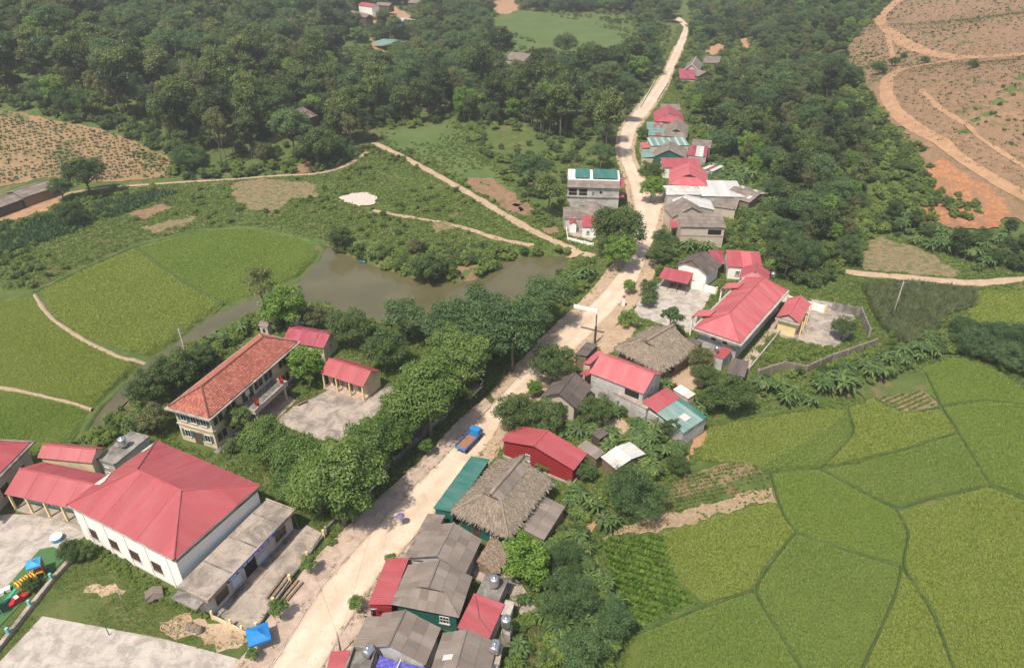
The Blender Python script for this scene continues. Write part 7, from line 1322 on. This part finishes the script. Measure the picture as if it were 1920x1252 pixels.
under('undergrowth', 'weeds and low bushes in the gardens between houses and paddies', [(960, 840), (1120, 740), (1260, 720), (1330, 760), (1330, 790), (1290, 850), (1230, 920), (1130, 990), (1110, 1060), (1170, 1180), (1130, 1300), (960, 1300), (950, 1150), (960, 1060), (1060, 980), (1060, 900), (990, 880)], 1.5, WD + ['banana'], .3, .9, .3, .85)
under('undergrowth', 'bushes along the retaining wall and paddy rim', [(1330, 770), (1340, 730), (1420, 715), (1560, 690), (1640, 655), (1700, 610), (1800, 625), (1760, 660), (1700, 698), (1560, 742), (1440, 772)], 1.5, WD, .3, .75, .2, .8)
under('undergrowth', 'bushes around the road corner and behind the yard', [(1200, 480), (1260, 455), (1270, 500), (1235, 520), (1205, 560), (1190, 600), (1175, 580), (1205, 530)], 1.5, WD, .4, .9, .2, .8)
under('undergrowth', 'bushes on the channel bank behind the school', [(150, 830), (250, 740), (340, 668), (430, 610), (520, 590), (620, 575), (700, 600), (830, 610), (960, 560), (1060, 500), (1110, 485), (1120, 520), (1040, 590), (960, 650), (860, 640), (720, 640), (640, 610), (540, 640), (480, 620), (330, 740), (250, 800), (180, 850)], 1.7, WD, .4, 1.0, .3, .75)
under('undergrowth', 'weeds under the street trees', [(420, 850), (520, 810), (640, 830), (740, 760), (850, 700), (960, 650), (1000, 680), (860, 760), (620, 980), (560, 940), (480, 900)], 1.9, WD, .25, .6, .2, .45)
under('undergrowth', 'garden bushes between the far houses', [(1250, 380), (1440, 380), (1450, 420), (1400, 470), (1360, 470), (1250, 470)], 2.0, WD, .4, 1.0, .2, .8)
under('undergrowth', 'tall weeds along the white hall wall', [(165, 1012), (230, 1050), (330, 1115), (400, 1155), (380, 1160), (300, 1130), (220, 1080), (160, 1030)], .5, ['shrub'], .12, .3, -9, .8)
under('undergrowth', 'weedy tufts in the corner of the pavilion yard', [(1440, 628), (1560, 655), (1530, 672), (1410, 690), (1412, 670)], .9, ['shrub'], .2, .5, -.0, .9)
under('undergrowth', 'scrub on the steep edge below the orange road', [(1690, 250), (1740, 300), (1760, 330), (1800, 370), (1860, 400), (1790, 420), (1730, 400), (1700, 330)], 2.6, ['darkshrub', 'shrub'], .4, 1.3, .0, .6)
under('undergrowth', 'green scrub patches among the stubble of the cleared hill', [(1580, 60), (1700, 0), (1990, 0), (1990, 330), (1900, 300), (1820, 240), (1740, 170), (1690, 140), (1600, 130)], 2.6, ['shrub', 'darkshrub'], .18, .5, .3, .36, .05, 5.0)
under('undergrowth', 'dark bushes where the crop field meets the forest', [(-100, 175), (0, 178), (110, 200), (200, 218), (270, 245), (335, 280), (345, 330), (420, 322), (500, 312), (600, 312), (600, 328), (480, 334), (330, 342), (322, 300), (270, 272), (200, 244), (110, 227), (0, 204), (-100, 196)], 2.6, ['darkshrub', 'shrub', 'darkshrub'], .6, 1.5, .2, .95)
under('undergrowth', 'green weeds on the sloping crop field edge', [(200, 290), (240, 280), (325, 305), (318, 335), (220, 340), (190, 310)], 1.8, ['shrub'], .15, .45, -9, .5)
# ------------------------------------------------------------------ crops
def tuft(n, h, w_, mat, spread=.14, lean=.6, up=.8):
    a = RNG.uniform(0, 6.283, n); l = RNG.uniform(.2, 1, n) * lean; D = np.column_stack([np.cos(a) * l, np.sin(a) * l, np.ones(n)]); hh = h * RNG.uniform(.7, 1.15, n); C = np.column_stack([np.cos(a) * spread * RNG.random(n), np.sin(a) * spread * RNG.random(n), np.zeros(n)]) + D / np.linalg.norm(D, axis=1)[:, None] * hh[:, None] / 2
    U = np.column_stack([-np.sin(a), np.cos(a), np.zeros(n)]) * .6 + np.column_stack([np.cos(a), np.sin(a), np.ones(n) * up]); U = np.cross(D, np.cross(U, D)); return leaf_mesh('tuft', C, D, U, hh, w_, RNG.random(n), mat)
def tufts(mat, k=3, n=14, h=.55, w_=.07, **kw): return [bpy.data.objects.new('tuft_' + mat, tuft(n, h, w_, mat, **kw)) for _ in range(k)]
RT = {m: tufts(m, 4, 16, .40, .055, spread=.17, lean=1.5, up=2.5) for m in ('rice_green', 'rice_yellow', 'rice_dark')}
for mname, wp, lab in PADW:
    A = np.array(wp); dm = A[:, 1].mean(); sp = .25 if dm < 80 else (.30 if dm < 115 else .40); P = pts_in(wp, sp, .45); lo_, hi_ = P.min(0), P.max(0)
    for bq in BUNDS:
        bb = np.array(bq)
        if (bb.max(0) > lo_).all() and (bb.min(0) < hi_).all(): P = P[sdp(P[:, 0], P[:, 1], bq) < 0]
    vis = [i for i, p in enumerate(P)]; S = (.75 + .5 * fbm(P, .22, dm)) * RNG.uniform(.8, 1.15, len(P)) * (sp / .30) ** .8; scatter('rice', lift(P) + np.array([0, 0, .05]), S, RT[mname], 'rice standing in the ' + lab)
def crop(px, pats, label, rows, s0, s1, prob=1.0, name='crop', fs=.15, seed=0.0, jit=.2, pad=None):
    P = pts_in(wpoly(px), 1, jit, rows); P = P if pad is None else unblocked(P, pad); P = P[fbm(P, fs, seed) + RNG.uniform(-.2, .2, len(P)) < prob]; scatter(name, lift(P) + np.array([0, 0, .1]), RNG.uniform(s0, s1, len(P)), pats, label)
crop([(-60, 200), (0, 208), (110, 231), (200, 248), (270, 278), (318, 302), (310, 330), (200, 340), (100, 330), (0, 345), (-60, 355)], tufts('leaf_cassava', 3, 16, .8, .22, spread=.25, lean=1.0), 'rows of young plants on the sloping brown field', (.5, 1.7, 1.15), .5, 1.15, .9, jit=.35)
crop([(1572, 108), (1630, 30), (1690, -15), (2000, -15), (2000, 430), (1920, 370), (1800, 300), (1700, 230), (1660, 150), (1620, 160), (1580, 140)], tufts('leaf_dry', 2, 10, .5, .12, spread=.3, lean=1.2) + tufts('leaf_olive', 2, 12, .6, .18, spread=.3, lean=1.2) + tufts('leaf_cassava', 1, 12, .6, .2, spread=.3, lean=1.2), 'stubble and weed tufts over the cleared orange hill', (.2, 1.7, 1.2), .45, 1.35, .85, jit=.6, fs=.11)
crop([(1615, 540), (1700, 532), (1828, 548), (1828, 575), (1770, 592), (1740, 640), (1690, 648), (1645, 605)], tufts('maize', 3, 16, 1.7, .16, spread=.12, lean=.8), 'tall grey green maize stand below the field track', (.3, .75, .45), .8, 1.15, 2, name='maize')
crop([(1130, 1012), (1240, 1006), (1265, 1085), (1300, 1130), (1180, 1185), (1150, 1090)], tufts('leaf_veg', 3, 16, .6, .3, spread=.3, lean=1.1), 'rows of bright leafy vegetables beside the bamboo', (-.35, 1.1, .5), .8, 1.25, 2, name='vegetables')
drape('crop_field', [(1128, 1012), (1240, 1006), (1265, 1085), (1300, 1130), (1180, 1185), (1148, 1090)], 'bank_grass', .07, 'vegetable plot between the bamboo and the yellow plot', block=False)
drape('crop_field', [(1128, 1008), (1215, 972), (1330, 943), (1442, 915), (1454, 940), (1350, 965), (1232, 996), (1135, 1010)], 'plough', .12, 'ploughed brown strip with stubble rows', block=False)
drape('crop_field', [(1258, 905), (1330, 878), (1405, 865), (1432, 888), (1340, 912), (1265, 935)], 'stubble', .07, 'straw coloured stubble plot above the ploughed strip', block=False)
crop([(1128, 1008), (1215, 972), (1442, 915), (1454, 940), (1232, 996), (1135, 1010)], tufts('leaf_dry', 2, 10, .4, .08) + tufts('leaf_olive', 1, 10, .4, .1), 'stubble rows on the ploughed brown strip', (.28, .8, .45), .4, .8, .5, name='stubble_rows')
crop([(1225, 910), (1400, 862), (1455, 905), (1440, 925), (1260, 965), (1220, 960)], tufts('leaf_dry', 2, 12, .45, .08) + tufts('leaf_weed', 2, 14, .5, .14), 'dry and green tufts on the fallow plot', (.28, .7, .5), .6, 1.2, .9, name='stubble_rows', pad=0)
drape('crop_field', [(1640, 748), (1730, 732), (1758, 762), (1692, 777)], 'stubble', .09, 'small vegetable plot with brown beds', block=False)
crop([(1645, 748), (1730, 734), (1754, 760), (1692, 774)], tufts('leaf_weed', 2, 14, .4, .15), 'seedling rows in the small vegetable plot', (.5, .9, .35), .7, 1.2, 1.3, name='seedlings')
crop([(-60, 425), (60, 415), (150, 392), (290, 358), (330, 362), (240, 400), (100, 450), (0, 480), (-60, 490)], tufts('leaf_cassava', 3, 22, 1.2, .3, spread=.3, lean=1.1), 'blue green cassava plot below the hillside sheds', (.25, 1.3, .9), .8, 1.3, .85, name='cassava')
under('grass', 'tall grass on the paddy rims', [(1230, 900), (1285, 862), (1325, 797), (1430, 780), (1590, 745), (1640, 745), (1600, 768), (1440, 786), (1335, 804), (1305, 865), (1260, 900)], .55, ['shrub'], .1, .28, -.0, .9, .3)
under('grass', 'weeds covering the plots beside the fields', [(1225, 960), (1460, 905), (1475, 960), (1450, 945), (1250, 1000)], .9, ['shrub'], .08, .18, .0, .35, .3)
under('grass', 'rough grass in the clearing beside the track', [(715, 250), (850, 232), (975, 372), (870, 335), (740, 278)], 1.2, ['shrub'], .15, .4, -9, .55, .1)
under('grass', 'rough grass and scrub in the top meadow', [(915, 38), (1040, 28), (1195, 60), (1190, 102), (1060, 98), (930, 62)], 3.0, ['shrub'], .3, .9, -9, .42, .06)
# grass tufts on the lawn and ground near the camera
GT = tufts('leaf_weed', 3, 12, .22, .05, spread=.2, lean=1.0)
crop([(160, 1015), (230, 1062), (330, 1127), (405, 1165), (470, 1207), (400, 1222), (300, 1196), (80, 1155), (0, 1240), (-60, 1280), (-30, 1210), (60, 1135), (135, 1058)], GT, 'grass tufts on the lawn of the white hall', (.2, .33, .33), .6, 1.3, .72, name='grass', fs=.35, jit=.5)
wire('upper cable spanning the road at the bottom edge', q2, (q2[0] - 14, q2[1] + 26, 7.5)); wire('lower cable beside the road at the bottom edge', q2 + np.array([.4, 0, -.3]), (q2[0] + 3, q2[1] + 40, 7.0))
# rough grass and weeds over all open ground
MX = tufts('leaf_weed', 5, 13, .40, .11, spread=.36, lean=1.8, up=2.0) + tufts('leaf_olive', 1, 12, .42, .08, spread=.3, lean=1.6, up=2.0)
def cover(px, sp, label, s0, s1, prob, fs, seed, pad=.05):
    P = unblocked(pts_in(wpoly(px), sp, .8), pad); P = P[fbm(P, fs, seed) + RNG.uniform(-.3, .3, len(P)) < prob]; z = hgt(P[:, 0], P[:, 1]); k = ~((z < WATER + .1)); P = P[k]
    scatter('grass', lift(P), RNG.uniform(s0, s1, len(P)), [o.copy() for o in MX], label)
cover([(-60, 860), (140, 838), (420, 640), (620, 590), (830, 620), (1060, 505), (1110, 480), (1210, 470), (1450, 470), (1600, 510), (1960, 515), (1960, 760), (1740, 690), (1330, 800), (1240, 900), (1250, 1000), (1150, 1090), (1190, 1190), (1150, 1310), (560, 1310), (480, 1300), (430, 900), (-60, 900)], .55, 'rough grass and weeds growing around the houses and trees', .6, 1.5, .85, .25, 1.0)
cover([(-100, 430), (130, 365), (330, 345), (640, 322), (700, 262), (860, 228), (1000, 380), (1100, 470), (1010, 478), (950, 484), (905, 520), (850, 528), (770, 517), (640, 474), (612, 455), (460, 422), (250, 456), (60, 543), (-100, 550)], .75, 'rough grass covering the bank above the left paddies', .8, 1.9, .88, .2, 2.0)
cover([(1040, 470), (1060, 300), (1160, 300), (1165, 240), (1230, 150), (1270, 50), (1300, 50), (1350, 230), (1460, 360), (1460, 480), (1250, 480), (1200, 480)], 1.0, 'weeds between the far houses and the road', .9, 2.2, .9, .2, 3.0)
cover([(1560, 440), (1700, 410), (1960, 500), (1960, 530), (1560, 530)], .9, 'grass around the fallow plot and field track', .8, 1.8, .9, .2, 4.0)
cover([(420, 345), (640, 325), (760, 330), (1010, 448), (1060, 470), (900, 530), (620, 450), (240, 445), (230, 400)], 1.5, 'sparse weeds over the bare patches of the bank', .5, 1.3, .6, .5, 6.0, -9)
# weeds and stones along the road edges
E_, S_ = [], []
for A_, sg in ((RA, 1), (RB, 1)):
    B_ = RB if A_ is RA else RA; dv = A_ - B_; dv /= np.linalg.norm(dv, axis=1)[:, None]
    for i in range(0, 8 * 27):
        for k in range(5): t = RNG.random(); w_ = RNG.normal(.25, .35) + RNG.choice([0, 0, 1.6, 2.6, 3.6]); E_.append(A_[i] * (1 - t) + A_[min(i + 1, len(A_) - 1)] * t + dv[i] * w_); S_.append(RNG.uniform(.25, .8))
E_ = np.array(E_); kk = fbm(E_, .3, 2.2) + RNG.uniform(-.2, .2, len(E_)) < .62; scatter('grass', lift(E_[kk]) + np.array([0, 0, .1]), np.array(S_)[kk], [o.copy() for o in MX], 'weeds along the edges of the dirt road')
bm = bmesh.new(); bmesh.ops.create_icosphere(bm, subdivisions=1, radius=.1)
for vx in bm.verts: vx.co *= random.uniform(.7, 1.25); vx.co.z *= .6
sm_ = bpy.data.meshes.new('pebble'); bm.to_mesh(sm_); bm.free(); sm_.materials.append(MATS['gravel_white']); sm2 = sm_.copy(); sm2.materials[0] = MATS['concrete_dark']
Pg = np.vstack([A_[RNG.integers(0, 200, 900)] + RNG.normal(0, 1.3, (900, 2)) for A_ in (RA, RB)]); scatter('gravel', lift(Pg) + np.array([0, 0, .12]), RNG.uniform(.3, 1.1, len(Pg)), [bpy.data.objects.new('pebble', sm_)] * 1, 'loose stones scattered along the dirt road', tilt=.5)
Pg = pts_in(wpoly([(636, 372), (660, 364), (690, 362), (706, 372), (702, 384), (672, 388), (645, 380)]), .5, .6); scatter('gravel', lift(Pg) + np.array([0, 0, .3]), RNG.uniform(.8, 2.0, len(Pg)), [bpy.data.objects.new('pebble', sm_)], 'stones of the white gravel patch', tilt=.5)
under('undergrowth', 'bushes behind the far row of houses', [(1290, 200), (1340, 240), (1350, 310), (1450, 345), (1460, 400), (1400, 440), (1380, 400), (1320, 330), (1340, 290), (1295, 240)], 2.0, ['shrub', 'darkshrub', 'banana'], .5, 1.3, .3, .9)
# ------------------------------------------------------------------ air
m = bpy.data.materials.new('haze_air'); m.use_nodes = True; t = m.node_tree; t.nodes.clear(); o_ = t.nodes.new('ShaderNodeOutputMaterial'); pv = t.nodes.new('ShaderNodeVolumePrincipled'); pv.inputs['Color'].default_value = (.97, .97, 1.0, 1); pv.inputs['Density'].default_value = .00034; pv.inputs['Anisotropy'].default_value = .2; t.links.new(pv.outputs[0], o_.inputs['Volume']); MATS['haze_air'] = m
zt = max(float(Z.max()), CAMH) + 12; hz = G().box(-2300, 2300, -300, 2500, -6, zt).build('haze', 'haze_air'); tag(hz, 'thin pale haze in the valley air', None, None, 'stuff')
